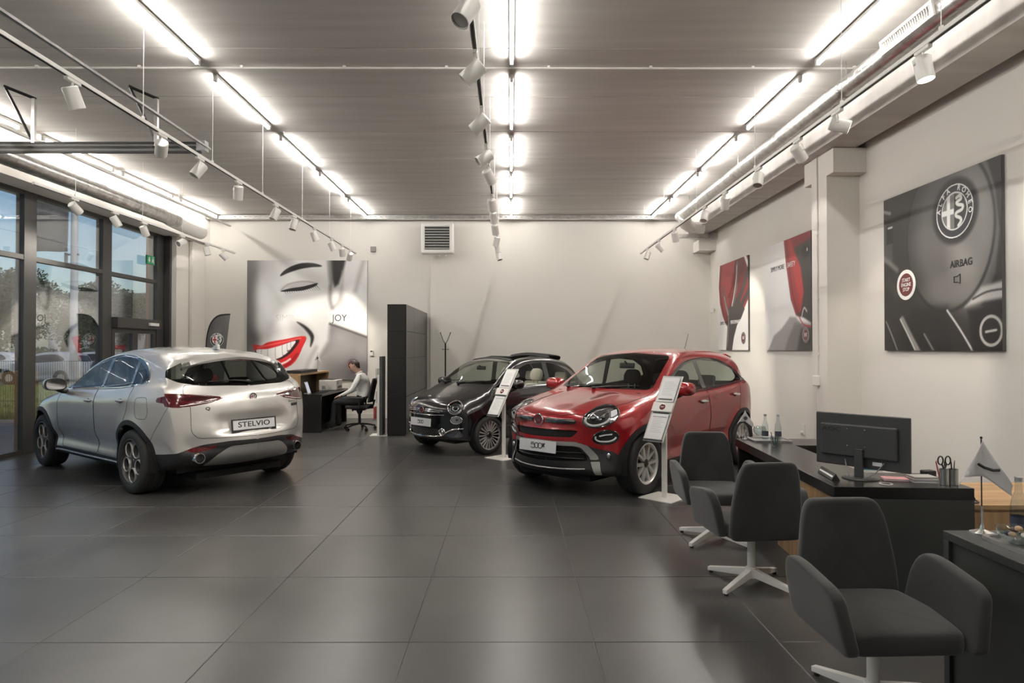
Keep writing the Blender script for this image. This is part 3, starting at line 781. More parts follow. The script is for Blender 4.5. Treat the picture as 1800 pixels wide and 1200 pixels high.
class CarBody:
    """half body (y >= 0) lofted from cross-sections, then cut into panels along drawn outlines"""
    def __init__(s, S):
        s.S = S
        T = pchip(*zip(*sorted(S['top']))); B = pchip(*zip(*sorted(S['bottom'])))
        P = pchip(*zip(*sorted(S['plan']))); SZ = pchip(*zip(*sorted(S['side'])))
        BELT = pchip(*zip(*sorted(S['belt']))); RW = pchip(*zip(*sorted(S['roofw'])))
        RAD = pchip(*zip(*sorted(S['rad']))); CR = pchip(*zip(*sorted(S['crown'])))
        xf, xr = S['top'][0][0], S['top'][-1][0]
        zroof = max(z for _, z in S['top'])
        ax = S['axles']; Rw = S['wheel_r']; arch = S['arch']; led = S.get('ledge', .045)
        def w(x, z):
            zb = BELT(x); base = P(x)
            if z <= zb: v = base*SZ(z-zb)
            else:
                v0 = base*SZ(0); vg = v0-led*smooth(0, .05, z-zb)
                tz = min(1.0, max(0, (z-zb))/(zroof-zb))
                top = min(RW(x), vg)
                v = vg+(top-vg)*(tz**1.15)
            for a in ax:
                d = math.hypot(x-a, z-Rw)
                v += S['flare']*math.exp(-((d-arch)/.10)**2)*(1 if z < zb else 0)*smooth(.1, .3, P(x))
            return v
        s.w = w; s.T = T; s.B = B
        # stations: dense near both ends
        L_ = xf-xr; st = []
        N = S.get('N', 110)
        for i in range(N+1):
            u = i/N; u2 = u-.13*math.sin(2*pi*u)*1.0
            st.append(xr+L_*min(max(u2, 0), 1))
        st = sorted(set([round(v, 5) for v in st]+[xf-.004, xf-.012, xf-.025, xr+.004, xr+.012, xr+.025]))
        nT, nA, nU, nL, nB = 12, 6, 12, 26, 4
        V = []
        for x in st:
            t_, b_ = T(x), B(x); t_ = max(t_, b_+.02)
            zb = BELT(x); r = min(RAD(x), .42*(t_-b_)); cr = min(CR(x), .3*(t_-b_))
            yc = w(x, t_-r*.5); yi = max(yc-r*1.25, yc*.35)
            row = []
            ze = t_-cr
            for k in range(nT):
                y = yi*k/nT; row.append((y, t_-cr*(y/yc)**2))
            p0 = Vector((yi, t_-cr*(yi/yc)**2)); sl = Vector((1, -2*cr*yi/yc**2)); p1 = Vector((yc, p0.y+sl.y*(yc-yi))); zs = p1.y-r; p2 = Vector((w(x, zs), zs))
            for k in range(nA+1):
                t = k/nA; q = p0*(1-t)**2+p1*2*t*(1-t)+p2*t*t; row.append((q.x, q.y))
            zm = min(zb, zs-.015)
            if zm < b_+.03: zm = b_+(zs-b_)*.6
            for k in range(1, nU+1):
                z = zs+(zm-zs)*k/nU; row.append((w(x, z), z))
            rb = min(.05, .3*(zm-b_))
            for k in range(1, nL+1):
                z = zm+(b_+rb-zm)*k/nL; row.append((w(x, z), z))
            yl = row[-1][0]
            row += [(yl-rb*.35, b_+rb*.3), (yl-rb*1.1, b_)]
            yl2 = row[-1][0]
            for k in range(1, nB+1): row.append((yl2*(1-k/nB), b_))
            V.append([(x, max(0, y), z) for y, z in row])
        # plan sweep: pull the corners back at nose, tail and screens
        sF, sR, xF0, xR0 = S['sweep']
        out = []
        for row in V:
            rr_ = []
            for x, y, z in row:
                ym = max(P(x), .3); q = min(1.1, y/ym)
                x2 = x-sF*smooth(xF0, xf, x)**1.0*q**2.3+sR*smooth(xR0, xr, x)*q**2.3
                zb = BELT(x)
                kk = smooth(zb, zb+.12, z)
                x2 += -S['ws_sweep']*kk*smooth(-.1, .6, x)*q*q+S['rw_sweep']*kk*smooth(S['rw0'], S['rw0']-.6, x)*q*q
                for fn in S.get('dents', []):
                    dx, dy, dz = fn(x2, y, z); x2 += dx; y += dy; z += dz
                rr_.append((x2, y, z))
            out.append(rr_)
        bm = bmesh.new()
        g_ = [[bm.verts.new(p) for p in row] for row in out]
        for i in range(len(g_)-1):
            for j in range(len(g_[0])-1):
                q = [g_[i][j], g_[i+1][j], g_[i+1][j+1], g_[i][j+1]]
                if q[0] is not q[1]: bm.faces.new(q)
        for row in (g_[0], g_[-1]):
            f = bm.faces.new(row); fs_ = [f]
            for k in range(1, 16):
                ge = fs_+list({e for q in fs_ for e in q.edges})+list({v for q in fs_ for v in q.verts})
                res = bmesh.ops.bisect_plane(bm, geom=ge, dist=1e-6, plane_co=(0, .06*k, 0), plane_no=(0, 1, 0))
                fs_ = [q for q in set(fs_) | {q for q in res['geom'] if isinstance(q, bmesh.types.BMFace)} if q.is_valid]
        bmesh.ops.remove_doubles(bm, verts=bm.verts, dist=2e-5)
        bmesh.ops.smooth_vert(bm, verts=[v for v in bm.verts if v.co.y > .02 and (v.co.x > xf-.5 or v.co.x < xr+.6)], factor=.5, use_axis_x=True, use_axis_y=True, use_axis_z=True)
        bmesh.ops.smooth_vert(bm, verts=[v for v in bm.verts if v.co.y > .02], factor=.4, use_axis_x=True, use_axis_y=True, use_axis_z=True)
        bmesh.ops.recalc_face_normals(bm, faces=bm.faces)
        up = max(bm.faces, key=lambda f: f.calc_center_median().z)
        if up.normal.z < 0: bmesh.ops.reverse_faces(bm, faces=bm.faces)
        bm.normal_update()
        s.bm = bm; s.lay = bm.faces.layers.int.new('rid'); s.names = ['body']; s.mats = {}
        s.bvh = BVHTree.FromBMesh(bm)
    def axes(s, view):
        if isinstance(view, tuple):
            a = R(view[1]); return Vector((-math.sin(a), math.cos(a), 0)), Vector((0, 0, 1)), Vector((math.cos(a), math.sin(a), 0))
        return {'side': (Vector((1, 0, 0)), Vector((0, 0, 1)), Vector((0, 1, 0))), 'front': (Vector((0, 1, 0)), Vector((0, 0, 1)), Vector((1, 0, 0))),
                'rear': (Vector((0, 1, 0)), Vector((0, 0, 1)), Vector((-1, 0, 0))), 'top': (Vector((1, 0, 0)), Vector((0, 1, 0)), Vector((0, 0, 1)))}[view]
    def uv(s, view, p):
        U, V, D = s.axes(view); return (p.dot(U), p.dot(V))
    NF = {'side': lambda n: n.y > .15, 'front': lambda n: n.x > .02, 'rear': lambda n: n.x < -.02, 'top': lambda n: n.z > .25}
    def cut(s, name, view, poly, only=('body',), zmin=None, cond=None, nf=None, delete=False):
        bm, lay = s.bm, s.lay; U, V_, D_ = s.axes(view); nf = nf or (s.NF[view] if view in s.NF else (lambda n: n.dot(D_) > .05))
        ids = None if only is None else {s.names.index(k) for k in only if k in s.names}
        x0 = min(p[0] for p in poly); x1 = max(p[0] for p in poly); y0 = min(p[1] for p in poly); y1 = max(p[1] for p in poly)
        cand = []
        def bb(f):
            us = [v.co.dot(U) for v in f.verts]; vs = [v.co.dot(V_) for v in f.verts]
            return min(us), max(us), min(vs), max(vs)
        for f in bm.faces:
            if ids is not None and f[lay] not in ids: continue
            B_ = bb(f)
            if B_[1] < x0 or B_[0] > x1 or B_[3] < y0 or B_[2] > y1: continue
            if not nf(f.normal): continue
            if cond and not cond(f.calc_center_median()): continue
            cand.append(f)
        n_ = len(poly)
        for i in range(n_):
            p, q = poly[i], poly[(i+1) % n_]
            e = (q[0]-p[0], q[1]-p[1]); Ln = math.hypot(*e)
            if Ln < 1e-6: continue
            no2 = (e[1]/Ln, -e[0]/Ln)
            no = U*no2[0]+V_*no2[1]; co = U*p[0]+V_*p[1]
            ex0, ex1 = min(p[0], q[0])-1e-4, max(p[0], q[0])+1e-4; ey0, ey1 = min(p[1], q[1])-1e-4, max(p[1], q[1])+1e-4
            sub = []; rest = []
            for f in cand:
                if not f.is_valid: continue
                B_ = bb(f)
                hit = not (B_[1] < ex0 or B_[0] > ex1 or B_[3] < ey0 or B_[2] > ey1)
                if hit:
                    dd = [(v.co.dot(U)-p[0])*no2[0]+(v.co.dot(V_)-p[1])*no2[1] for v in f.verts]
                    hit = min(dd) < -1e-5 and max(dd) > 1e-5
                (sub if hit else rest).append(f)
            if sub:
                geom = list(sub); es = set(); vs = set()
                for f in sub: es.update(f.edges); vs.update(f.verts)
                res = bmesh.ops.bisect_plane(bm, geom=geom+list(es)+list(vs), dist=1e-6, plane_co=co, plane_no=no)
                new = {g for g in res['geom'] if isinstance(g, bmesh.types.BMFace)}
                cand = rest+[f for f in set(sub) | new if f.is_valid]
            else: cand = rest+sub
        if name not in s.names: s.names.append(name)
        rid = s.names.index(name); kill = []
        for f in cand:
            if not f.is_valid: continue
            c = f.calc_center_median(); u, v = c.dot(U), c.dot(V_); ins = False
            for i in range(n_):
                p, q = poly[i-1], poly[i]
                if (p[1] > v) != (q[1] > v) and u < p[0]+(v-p[1])*(q[0]-p[0])/(q[1]-p[1]): ins = not ins
            if ins:
                f.normal_update()
                if delete: kill.append(f)
                else: f[lay] = rid
        if kill: bmesh.ops.delete(bm, geom=kill, context='FACES')
    def proj(s, view, u, v, off=0.0, side=1):
        """3D point on the body under a drawn point"""
        if isinstance(view, tuple):
            U, V_, D_ = s.axes(view); h, n_, _, _ = s.bvh.ray_cast(U*u+V_*v+D_*5, -D_)
            if h is None: h, n_, _, _ = s.bvh.find_nearest(U*u+V_*v+D_*1.8)
            p = h+n_*off; return Vector((p.x, p.y*side, p.z)), Vector((n_.x, n_.y*side, n_.z))
        if view == 'side': o, d = Vector((u, 3, v)), Vector((0, -1, 0))
        elif view == 'front': o, d = Vector((4, abs(u), v)), Vector((-1, 0, 0))
        elif view == 'rear': o, d = Vector((-4, abs(u), v)), Vector((1, 0, 0))
        else: o, d = Vector((u, abs(v), 4)), Vector((0, 0, -1))
        h, n_, _, _ = s.bvh.ray_cast(o, d)
        if h is None:
            h, n_, _, _ = s.bvh.find_nearest(o+d*3)
        p = h+n_*off
        sg = -1 if (view in ('front', 'rear', 'top') and (u if view != 'top' else v) < 0) else 1
        sg *= side
        return Vector((p.x, p.y*sg, p.z)), Vector((n_.x, n_.y*sg, n_.z))
    def line(s, view, pts, r, n=5, closed=False, off=0.0, side=1, dens=.03):
        P = []
        m = len(pts)
        for i in range(m if closed else m-1):
            p, q = Vector(pts[i]), Vector(pts[(i+1) % m]); k = max(1, int((q-p).length/dens))
            for j in range(k): P.append(p+(q-p)*j/k)
        if not closed: P.append(Vector(pts[-1]))
        return MB().tube([s.proj(view, p.x, p.y, off, side)[0] for p in P], r, n, closed)
    def patch(s, view, poly, off, thick=.004, side=1, nu=14, nv=10):
        """draped plate: polygon clipped from a fine grid laid on the body"""
        bm = bmesh.new()
        x0 = min(p[0] for p in poly); x1 = max(p[0] for p in poly); y0 = min(p[1] for p in poly); y1 = max(p[1] for p in poly)
        vs = [bm.verts.new((p[0], p[1], 0)) for p in poly]; bm.faces.new(vs)
        for i in range(1, nu):
            bmesh.ops.bisect_plane(bm, geom=bm.verts[:]+bm.edges[:]+bm.faces[:], plane_co=(x0+(x1-x0)*i/nu, 0, 0), plane_no=(1, 0, 0))
        for i in range(1, nv):
            bmesh.ops.bisect_plane(bm, geom=bm.verts[:]+bm.edges[:]+bm.faces[:], plane_co=(0, y0+(y1-y0)*i/nv, 0), plane_no=(0, 1, 0))
        top = []
        for v in bm.verts:
            p, n_ = s.proj(view, v.co.x, v.co.y, 0, side); top.append((p, n_))
        bm.verts.index_update(); mb = MB(); N = len(top)
        fs = [[v.index for v in f.verts] for f in bm.faces]
        ed = [[v.index for v in e.verts] for e in bm.edges if len(e.link_faces) == 1]
        mb.add([p+n_*off for p, n_ in top]+[p+n_*(off-thick) for p, n_ in top],
               fs+[[i+N for i in reversed(f)] for f in fs]+[[a, b_, b_+N, a+N] for a, b_ in ed])
        bm.free(); return mb
    def emit(s, name, objname, mat, parent, sides='merge', push=0.0, label=None):
        """turn a cut region into objects: one merged over the centre line, or one per side"""
        if name not in s.names: return []
        rid = s.names.index(name); s.bm.normal_update()
        fs = [f for f in s.bm.faces if f[s.lay] == rid]
        if not fs: return []
        idx = {}; vs = []; ns = []; F = []
        for f in fs:
            r = []
            for v in f.verts:
                if v not in idx: idx[v] = len(vs); vs.append(v.co-v.normal*push); ns.append(v.normal.copy())
                r.append(idx[v])
            F.append(r)
        res = []
        def mk(V_, N_, F_):
            me = bpy.data.meshes.new(objname); me.from_pydata([tuple(p) for p in V_], [], F_); me.update()
            o = link(objname, me, mat, parent); me.polygons.foreach_set('use_smooth', [True]*len(F_))
            me.normals_split_custom_set_from_vertices([tuple(v.normalized()) for v in N_])
            if label: o['label'] = label
            return o
        mV = [Vector((p.x, -p.y, p.z)) for p in vs]; mN = [Vector((p.x, -p.y, p.z)) for p in ns]; mF = [list(reversed(f)) for f in F]
        if sides == 'merge':
            N0 = len(vs); cen = [abs(p.y) < 1e-4 for p in vs]
            mp_ = {}; V2 = list(vs); Nn = [Vector((q.x, 0, q.z)) if c_ else q for q, c_ in zip(ns, cen)]
            for i in range(N0):
                if cen[i]: mp_[i] = i
                else: mp_[i] = len(V2); V2.append(mV[i]); Nn.append(mN[i])
            res.append(mk(V2, Nn, F+[[mp_[i] for i in f] for f in mF]))
        else:
            res.append(mk(vs, ns, F)); res.append(mk(mV, mN, mF))
        return res

m_tyre = M('tyre_rubber', (.018, .018, .018), .75, var=.15, scale=30, bump=.15, bscale=120)
m_alloy = M('alloy_silver', (.62, .61, .59), .3, metal=.55, var=.03)
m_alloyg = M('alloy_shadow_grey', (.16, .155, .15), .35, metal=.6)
m_alloyd = M('alloy_dark', (.05, .05, .05), .4, metal=.5)
m_gloss = M('gloss_black', (.008, .008, .009), .12, coat=1, var=.05)
m_trim = M('dark_trim', (.014, .014, .015), .55, var=.12, scale=40, bump=.08, bscale=200)
m_gap = M('panel_gap', (.004, .004, .004), .9)
m_cglass = glass('car_glass', (.66, .70, .66), 1.42, 0, 1.0)
m_cglassd = glass('car_glass_dark', (.40, .43, .41), 1.45, 0, 1.0)
m_lampg = glass('lamp_glass', (.93, .94, .95), 1.5, 0, 1.0)
m_lampr = M('lamp_red', (.075, .004, .007), .12, coat=1, var=.25, scale=14)
m_lamprd = M('lamp_red_dark', (.03, .003, .004), .1, coat=1, var=.3, scale=14)
m_refl = M('reflector_chrome', (.75, .75, .77), .12, metal=1, var=.1, scale=20)
m_drl = M('light_guide_white', (.8, .8, .8), .25, coat=.5)
m_plate = M('plate_white', (.72, .72, .72), .35, var=.01)
m_ink = M('black_ink', (.01, .01, .01), .5)
m_fiatred = M('badge_red', (.13, .012, .018), .2, coat=.6)
m_satin = M('satin_silver', (.38, .38, .37), .42, metal=.6, var=.04)

def circ_badge(parent, p, n_, up, r, kind):
    """round badge facing n_: fiat (red centre with letters) or alfa (cross and serpent)"""
    n_ = Vector(n_).normalized(); x = Vector(up).cross(n_).normalized(); F_ = frame(p, x, Vector(up))
    if kind == 'fiat':
        bd = MB().lathe([(0, .006), (r*.78, .005), (r*.8, 0)], 28, F_).build('badge', m_fiatred, parent, smooth=True)
        MB().lathe([(r*.78, .003), (r*.82, .008), (r*.95, .008), (r, .0)], 28, F_).build('badge_ring', m_chrome, bd, smooth=True)
        text_mb('FIAT', r*.72, F_ @ Matrix.Translation((0, 0, .007)), sx=.62, bold=.01*r).build('lettering', m_chrome, bd)
        return bd
    cv = alfa_canvas(r, 40 if r < .1 else 120)
    o = cv.mesh('badge', printed('badge_print', .25), parent, F_ @ Matrix.Translation((-r, -r, .006)), keep=lambda X, Y: np.hypot(X-r, Y-r) < r*1.0)
    MB().lathe([(r*.985, 0), (r*.985, .008), (r*1.06, .007), (r*1.08, 0)], 36, F_).build('badge_ring', m_chrome, o, smooth=True)
    return o
def alfa_canvas(r, n_, mono=False):
    c = Canvas(2*r, 2*r, n_, n_, (38, 40, 46)); k = r
    W_ = (225, 225, 222)
    c.oval(k, k, r*.70, r*.70, W_, .02); c.oval(k, k, r*.665, r*.665, (200, 200, 198) if not mono else (120, 118, 116), .02)
    red = (150, 35, 45) if not mono else (235, 235, 232); grn = (52, 62, 62) if not mono else (225, 225, 220)
    if mono: c.poly([(k, k-r*.66), (k+r*.5, k-r*.45), (k+r*.66, k), (k+r*.5, k+r*.45), (k, k+r*.66)], (42, 41, 40), .01*r)
    c.poly([(k-r*.40, k-r*.52), (k-r*.22, k-r*.62), (k-r*.22, k+r*.62), (k-r*.40, k+r*.52)], red, .02*r)
    c.poly([(k-r*.66, k-r*.10), (k-.02*r, k-r*.10), (k-.02*r, k+r*.10), (k-r*.66, k+r*.10)], red, .02*r)
    sp = [(k+.22*r, k-.56*r), (k+.36*r, k-.42*r), (k+.30*r, k-.30*r), (k+.10*r, k-.20*r), (k+.12*r, k-.08*r), (k+.40*r, k-.02*r), (k+.44*r, k+.12*r), (k+.2*r, k+.2*r), (k+.14*r, k+.3*r), (k+.36*r, k+.38*r), (k+.30*r, k+.5*r), (k+.12*r, k+.46*r)]
    c.stroke(sp, .062*r, grn, .015*r)
    c.oval(k, k, r*.685, r*.685, W_, .015, ring=.05); c.oval(k, k, r, r, W_, .012, ring=.06)
    return c
def alfa_letters(r, F_, mat, parent, text='ALFA ROMEO', a0=150, a1=30):
    mb = MB(); n_ = len(text)
    for i, ch in enumerate(text):
        if ch == ' ': continue
        a = R(a0+(a1-a0)*i/(n_-1))
        text_mb(ch, r*.27, F_ @ Matrix.Translation((math.cos(a)*r*.835, math.sin(a)*r*.835, 0)) @ Matrix.Rotation(a-pi/2, 4, 'Z'), ext=.0005, mb=mb, bold=.004*r)
    return mb.build('lettering', mat, parent)

def wheel(parent, x, y, side, Rw, rr, wd, style, steer=0.0):
    """wheel child empty-free: tyre is the part, rim/spokes/disc are its sub-parts; axis along y"""
    Mx = Matrix.Translation((x, y, Rw)) @ Matrix.Rotation(steer, 4, 'Z') @ Matrix.Rotation(-pi/2*side, 4, 'X')   # local +z = outward
    ty = MB().lathe([(rr*.97, -wd*.46), (rr*1.02, -wd*.5), (Rw*.86, -wd*.53), (Rw*.96, -wd*.49), (Rw, -wd*.38), (Rw, -wd*.22), (Rw*.985, -wd*.205), (Rw*.985, -wd*.19), (Rw, -wd*.175), (Rw, -.02), (Rw*.985, -.014), (Rw*.985, .014), (Rw, .02),
                     (Rw, wd*.175), (Rw*.985, wd*.19), (Rw*.985, wd*.205), (Rw, wd*.22), (Rw, wd*.38), (Rw*.96, wd*.49), (Rw*.86, wd*.53), (Rw*.80, wd*.535), (rr*1.02, wd*.5), (rr*.97, wd*.46)], 48, Mx).build('wheel', m_tyre, parent, smooth=True, sharp=50)
    o_ = wd*.5
    MB().lathe([(rr*1.0, o_*.92), (rr*1.015, o_*.99), (rr*.985, o_*1.01), (rr*.94, o_*.9), (rr*.90, o_*.2), (rr*.88, -o_*.8)], 44, Mx).build('rim', m_alloy if style == 'vee' else m_alloyd, ty, smooth=True)
    MB().lathe([(0, -.02), (rr*.70, -.02), (rr*.70, .0), (0, .0)], 32, Mx).build('brake_disc', M('brake_iron', (.06, .06, .06), .5, metal=.6), ty, smooth=True)
    MB().lathe([(rr*.9, -o_*.75), (0, -o_*.75)], 32, Mx).build('wheel_back', m_gap, ty)
    z1 = o_*.86
    if style == 'dial':        # five round holes
        hr = rr*.315; hc = rr*.615; angs = [pi/2+2*pi*k/5 for k in range(5)]
        hs = [ell(math.cos(a)*hc, math.sin(a)*hc, hr*.95, hr*.95, 24) for a in angs]
        for a in angs:
            A = Mx @ Matrix.Translation((math.cos(a)*hc, math.sin(a)*hc, 0))
            sp = MB().lathe([(hr*.93, z1-.006), (hr*.96, z1+.003), (hr*1.02, z1+.003), (hr*1.06, z1-.008), (hr*1.06, z1-.02)], 28, A).build('spoke', m_alloy, ty, smooth=True)
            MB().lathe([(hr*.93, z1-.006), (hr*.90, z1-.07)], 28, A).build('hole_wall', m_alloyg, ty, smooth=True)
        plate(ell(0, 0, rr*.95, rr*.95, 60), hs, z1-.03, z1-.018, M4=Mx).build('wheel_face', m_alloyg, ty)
        MB().lathe([(rr*1.03, z1-.02), (rr*1.02, z1+.012), (rr*.97, z1+.012), (rr*.94, z1-.002), (rr*.93, z1-.02)], 44, Mx).build('rim_lip', m_alloy, ty, smooth=True)
        MB().lathe([(0, z1-.002), (rr*.10, z1-.004), (rr*.14, z1-.014), (rr*.26, z1-.016)], 24, Mx).build('hub_cap', m_alloyd, ty, smooth=True)
    elif style == 'vee':       # five forked spokes
        sp = MB()
        for k in range(5):
            for sg in (-1, 1):
                a0 = pi/2+2*pi*k/5+sg*.10; a1 = pi/2+2*pi*k/5+sg*.33
                p = Vector((math.cos(a0), math.sin(a0), 0))*rr*.22; q = Vector((math.cos(a1), math.sin(a1), 0))*rr*.95
                d = (q-p).normalized(); n2 = Vector((-d.y, d.x, 0)); w0, w1 = rr*.075, rr*.06
                vs = [p-n2*w0, p+n2*w0, q+n2*w1, q-n2*w1]
                zz = [z1-.004, z1-.004, z1, z1]; zb = [z1-.035]*4
                sp.add([Mx @ (v+Vector((0, 0, z_))) for v, z_ in zip(vs, zz)]+[Mx @ (v*1.0+Vector((0, 0, z_))) for v, z_ in zip([p-n2*w0*1.5, p+n2*w0*1.5, q+n2*w1*1.5, q-n2*w1*1.5], zb)],
                       [(0, 1, 2, 3), (0, 4, 5, 1), (1, 5, 6, 2), (2, 6, 7, 3), (3, 7, 4, 0)])
        sp.build('spoke', m_alloy, ty)
        MB().lathe([(rr*.99, z1-.02), (rr*.97, z1+.008), (rr*.88, z1), (rr*.86, z1-.03)], 44, Mx).build('rim_lip', m_alloy, ty, smooth=True)
        MB().lathe([(0, z1), (rr*.16, z1-.002), (rr*.20, z1-.012), (rr*.30, z1-.02)], 5, Mx).build('hub_cap', m_alloyd, ty)
    else:                      # many thin spokes
        sp = MB(); n_ = 20
        for k in range(n_):
            a = 2*pi*k/n_; d = Vector((math.cos(a), math.sin(a), 0)); n2 = Vector((-d.y, d.x, 0)); p = d*rr*.28; q = d*rr*.93; w0, w1 = rr*.022, rr*.042
            vs = [p-n2*w0, p+n2*w0, q+n2*w1, q-n2*w1]
            sp.add([Mx @ (v+Vector((0, 0, z1-.002))) for v in vs]+[Mx @ (v+Vector((0, 0, z1-.03))) for v in vs], [(0, 1, 2, 3), (0, 4, 5, 1), (1, 5, 6, 2), (2, 6, 7, 3), (3, 7, 4, 0)])
        sp.build('spoke', m_alloy, ty)
        MB().lathe([(rr*1.0, z1-.02), (rr*.98, z1+.006), (rr*.915, z1), (rr*.9, z1-.02)], 44, Mx).build('rim_lip', m_alloy, ty, smooth=True)
        MB().lathe([(0, z1), (rr*.14, z1-.003), (rr*.17, z1-.012), (rr*.28, z1-.02)], 24, Mx).build('hub_cap', m_gloss, ty, smooth=True)
    return ty

def mirror(parent, p, side, mat, s_=1.0):
    """door mirror: lower arm, rounded cap and glass; p = foot on the door"""
    x, y, z = p
    pr = [(-.11, -.05), (-.02, -.068), (.08, -.06), (.115, -.01), (.10, .055), (.03, .078), (-.06, .074), (-.115, .03)]   # outline seen from the front: (outboard, up)
    def shell(xs, sc, name, mat_, par):
        vs = []; fs = []; n_ = len(pr)*3; P_ = crom(pr, 3, True)
        for dx, k_ in zip(xs, sc):
            for a, c in P_: vs.append((x+dx, side*(y+.15+a*k_*s_), z+.09+c*k_*s_))
        for r_ in range(len(xs)-1):
            for q in range(n_): fs.append((r_*n_+q, r_*n_+(q+1) % n_, (r_+1)*n_+(q+1) % n_, (r_+1)*n_+q))
        fs.append(tuple(range(n_))); fs.append(tuple(range((len(xs)-1)*n_, len(xs)*n_)))
        return MB().add(vs, fs).build(name, mat_, par, smooth=True, sharp=50)
    hd = shell((-.045, .0, .05, .085, .10, .105), (.99, 1.0, .93, .75, .5, .25), 'mirror_cap', mat, parent)
    shell((-.062, -.045), (.95, .985), 'mirror_housing', m_trim, hd)
    MB().tube([(x, side*(y-.02), z-.01), (x, side*(y+.05), z+.0), (x, side*(y+.12), z+.035)], .03, 8).build('mirror_arm', m_trim, hd, smooth=True)
    shell((-.066, -.062), (.84, .84), 'mirror_glass', m_chrome, hd)
    return hd
def seat(parent, x, y, mat, mat2, s_=1.0, z0=.32, hz=.0):
    c = MB().box((x, y, z0+.1), (.5, .48, .16)).build('seat', mat, parent, bevel=.05, seg=3, smooth=True)
    bk = MB().prism(rpoly([(-.21, 0), (.21, 0), (.235, .25), (.2, .52), (-.2, .52), (-.235, .25)], .08, 4), -.055, .055, 'x').build('seat_back', mat, c, bevel=.03, seg=3, smooth=True)
    bk.location = (x-.26, y, z0+.16); bk.rotation_euler = (0, -.28, 0)
    MB().prism(rpoly([(-.11, 0), (.11, 0), (.14, .11), (.09, .21), (-.09, .21), (-.14, .11)], .06, 4), -.04, .04, 'x').build('headrest', mat2, c, bevel=.025, seg=3, smooth=True, loc=(x-.26-.165, y, z0+.71+hz), rot=(0, -.2, 0))
    MB().cyl((x-.42, y-.05, z0+.62), (x-.43, y-.05, z0+.75+hz), .007, n=6).cyl((x-.42, y+.05, z0+.62), (x-.43, y+.05, z0+.75+hz), .007, n=6).build('headrest_rod', m_steel, c)
    return c
def interior(parent, S, seatm, headm, dash_x, dash_z, sx, wid, seat_z, rear_x=None, hz=0.0, dashm=None):
    dashm = dashm or M('dash_plastic', (.035, .035, .034), .7)
    xr = S['top'][-1][0]
    MB().bx(dash_x-.25, xr+.5, -wid*.86, wid*.86, .24, .30).build('cabin_floor', m_black, parent)
    d = MB().prism(rpoly([(dash_x+.32, dash_z-.03), (dash_x-.1, dash_z+.02), (dash_x-.28, dash_z-.06), (dash_x-.25, dash_z-.25), (dash_x-.15, dash_z-.45), (dash_x+.3, .35)], .05, 4), -wid*.80, wid*.80, 'y').build('dashboard', dashm, parent, smooth=True)
    MB().lathe([(0, -.02), (.14, 0), (.16, .03), (.155, .06), (0, .06)], 20, Matrix.Translation((dash_x-.1, .37, dash_z+.01)), squash=1.3).build('instrument_hood', m_trim, d, smooth=True)
    F_ = frame((dash_x-.42, .37, dash_z-.06), (0, 1, 0), (-.38, 0, 1))
    sw = MB().tube([F_ @ Vector((math.cos(t)*.175, math.sin(t)*.175, 0)) for t in [2*pi*k/28 for k in range(28)]], .015, 8, True).build('steering_wheel', m_trim, parent, smooth=True)
    MB().lathe([(0, .02), (.06, .015), (.07, -.02)], 16, F_).build('airbag_boss', m_trim, sw, smooth=True)
    for a in (0, pi, -pi/2): MB().tube([F_ @ Vector((math.cos(a)*.05, math.sin(a)*.05, -.005)), F_ @ Vector((math.cos(a)*.17, math.sin(a)*.17, -.002))], .014, 6).build('wheel_spoke', m_trim, sw)
    MB().tube([F_ @ Vector((0, 0, 0)), (dash_x-.15, .37, dash_z-.12)], .03, 8).build('steering_column', m_trim, sw)
    for y in (-.37, .37): seat(parent, sx, y, seatm, headm, z0=seat_z, hz=hz)
    if rear_x is not None:
        rb = MB().box((rear_x, 0, seat_z+.12), (.5, wid*1.45, .18)).build('rear_bench', seatm, parent, bevel=.05, smooth=True)
        MB().box((rear_x-.3, 0, seat_z+.42), (.14, wid*1.45, .5), (0, -.3, 0)).build('bench_back', seatm, rb, bevel=.05, smooth=True)
        for y in (-.37, .37): MB().box((rear_x-.4, y, seat_z+.76), (.09, .25, .16), (0, -.2, 0)).build('headrest', headm, rb, bevel=.03, smooth=True)
def wiper(parent, body, view, pts, off=.015):
    P = [body.proj(view, *p, off)[0] for p in pts]
    w_ = MB().tube(P[:2], .009, 5).build('wiper_arm', m_black, parent)
    MB().tube(P[1:], .006, 5).build('wiper_blade', m_black, w_)
    MB().ball(P[0], (.03, .03, .02), 10, 6).build('wiper_pivot', m_black, w_, smooth=True)
def plate_board(parent, c, n_, up, w_, h_, txt, tsize, sx=1.0, frame_m=None, sub=None):
    n_ = Vector(n_).normalized(); x = Vector(up).cross(n_).normalized(); F_ = frame(c, x, Vector(up))
    b_ = MB().prism(rpoly([(-w_/2, -h_/2), (w_/2, -h_/2), (w_/2, h_/2), (-w_/2, h_/2)], .006, 2), 0, .006, 'z').xf(F_).build('number_plate', m_plate, parent)
    if frame_m:
        plate([(-w_/2-.012, -h_/2-.028), (w_/2+.012, -h_/2-.028), (w_/2+.012, h_/2+.01), (-w_/2-.012, h_/2+.01)], [[(-w_/2+.002, -h_/2+.002), (w_/2-.002, -h_/2+.002), (w_/2-.002, h_/2-.002), (-w_/2+.002, h_/2-.002)]], -.004, .010, M4=F_).build('plate_frame', frame_m, b_)
    if txt: text_mb(txt, tsize, F_ @ Matrix.Translation((0, 0, .0065)), sx=sx, bold=tsize*.012).build('lettering', m_ink, b_)
    return b_, F_
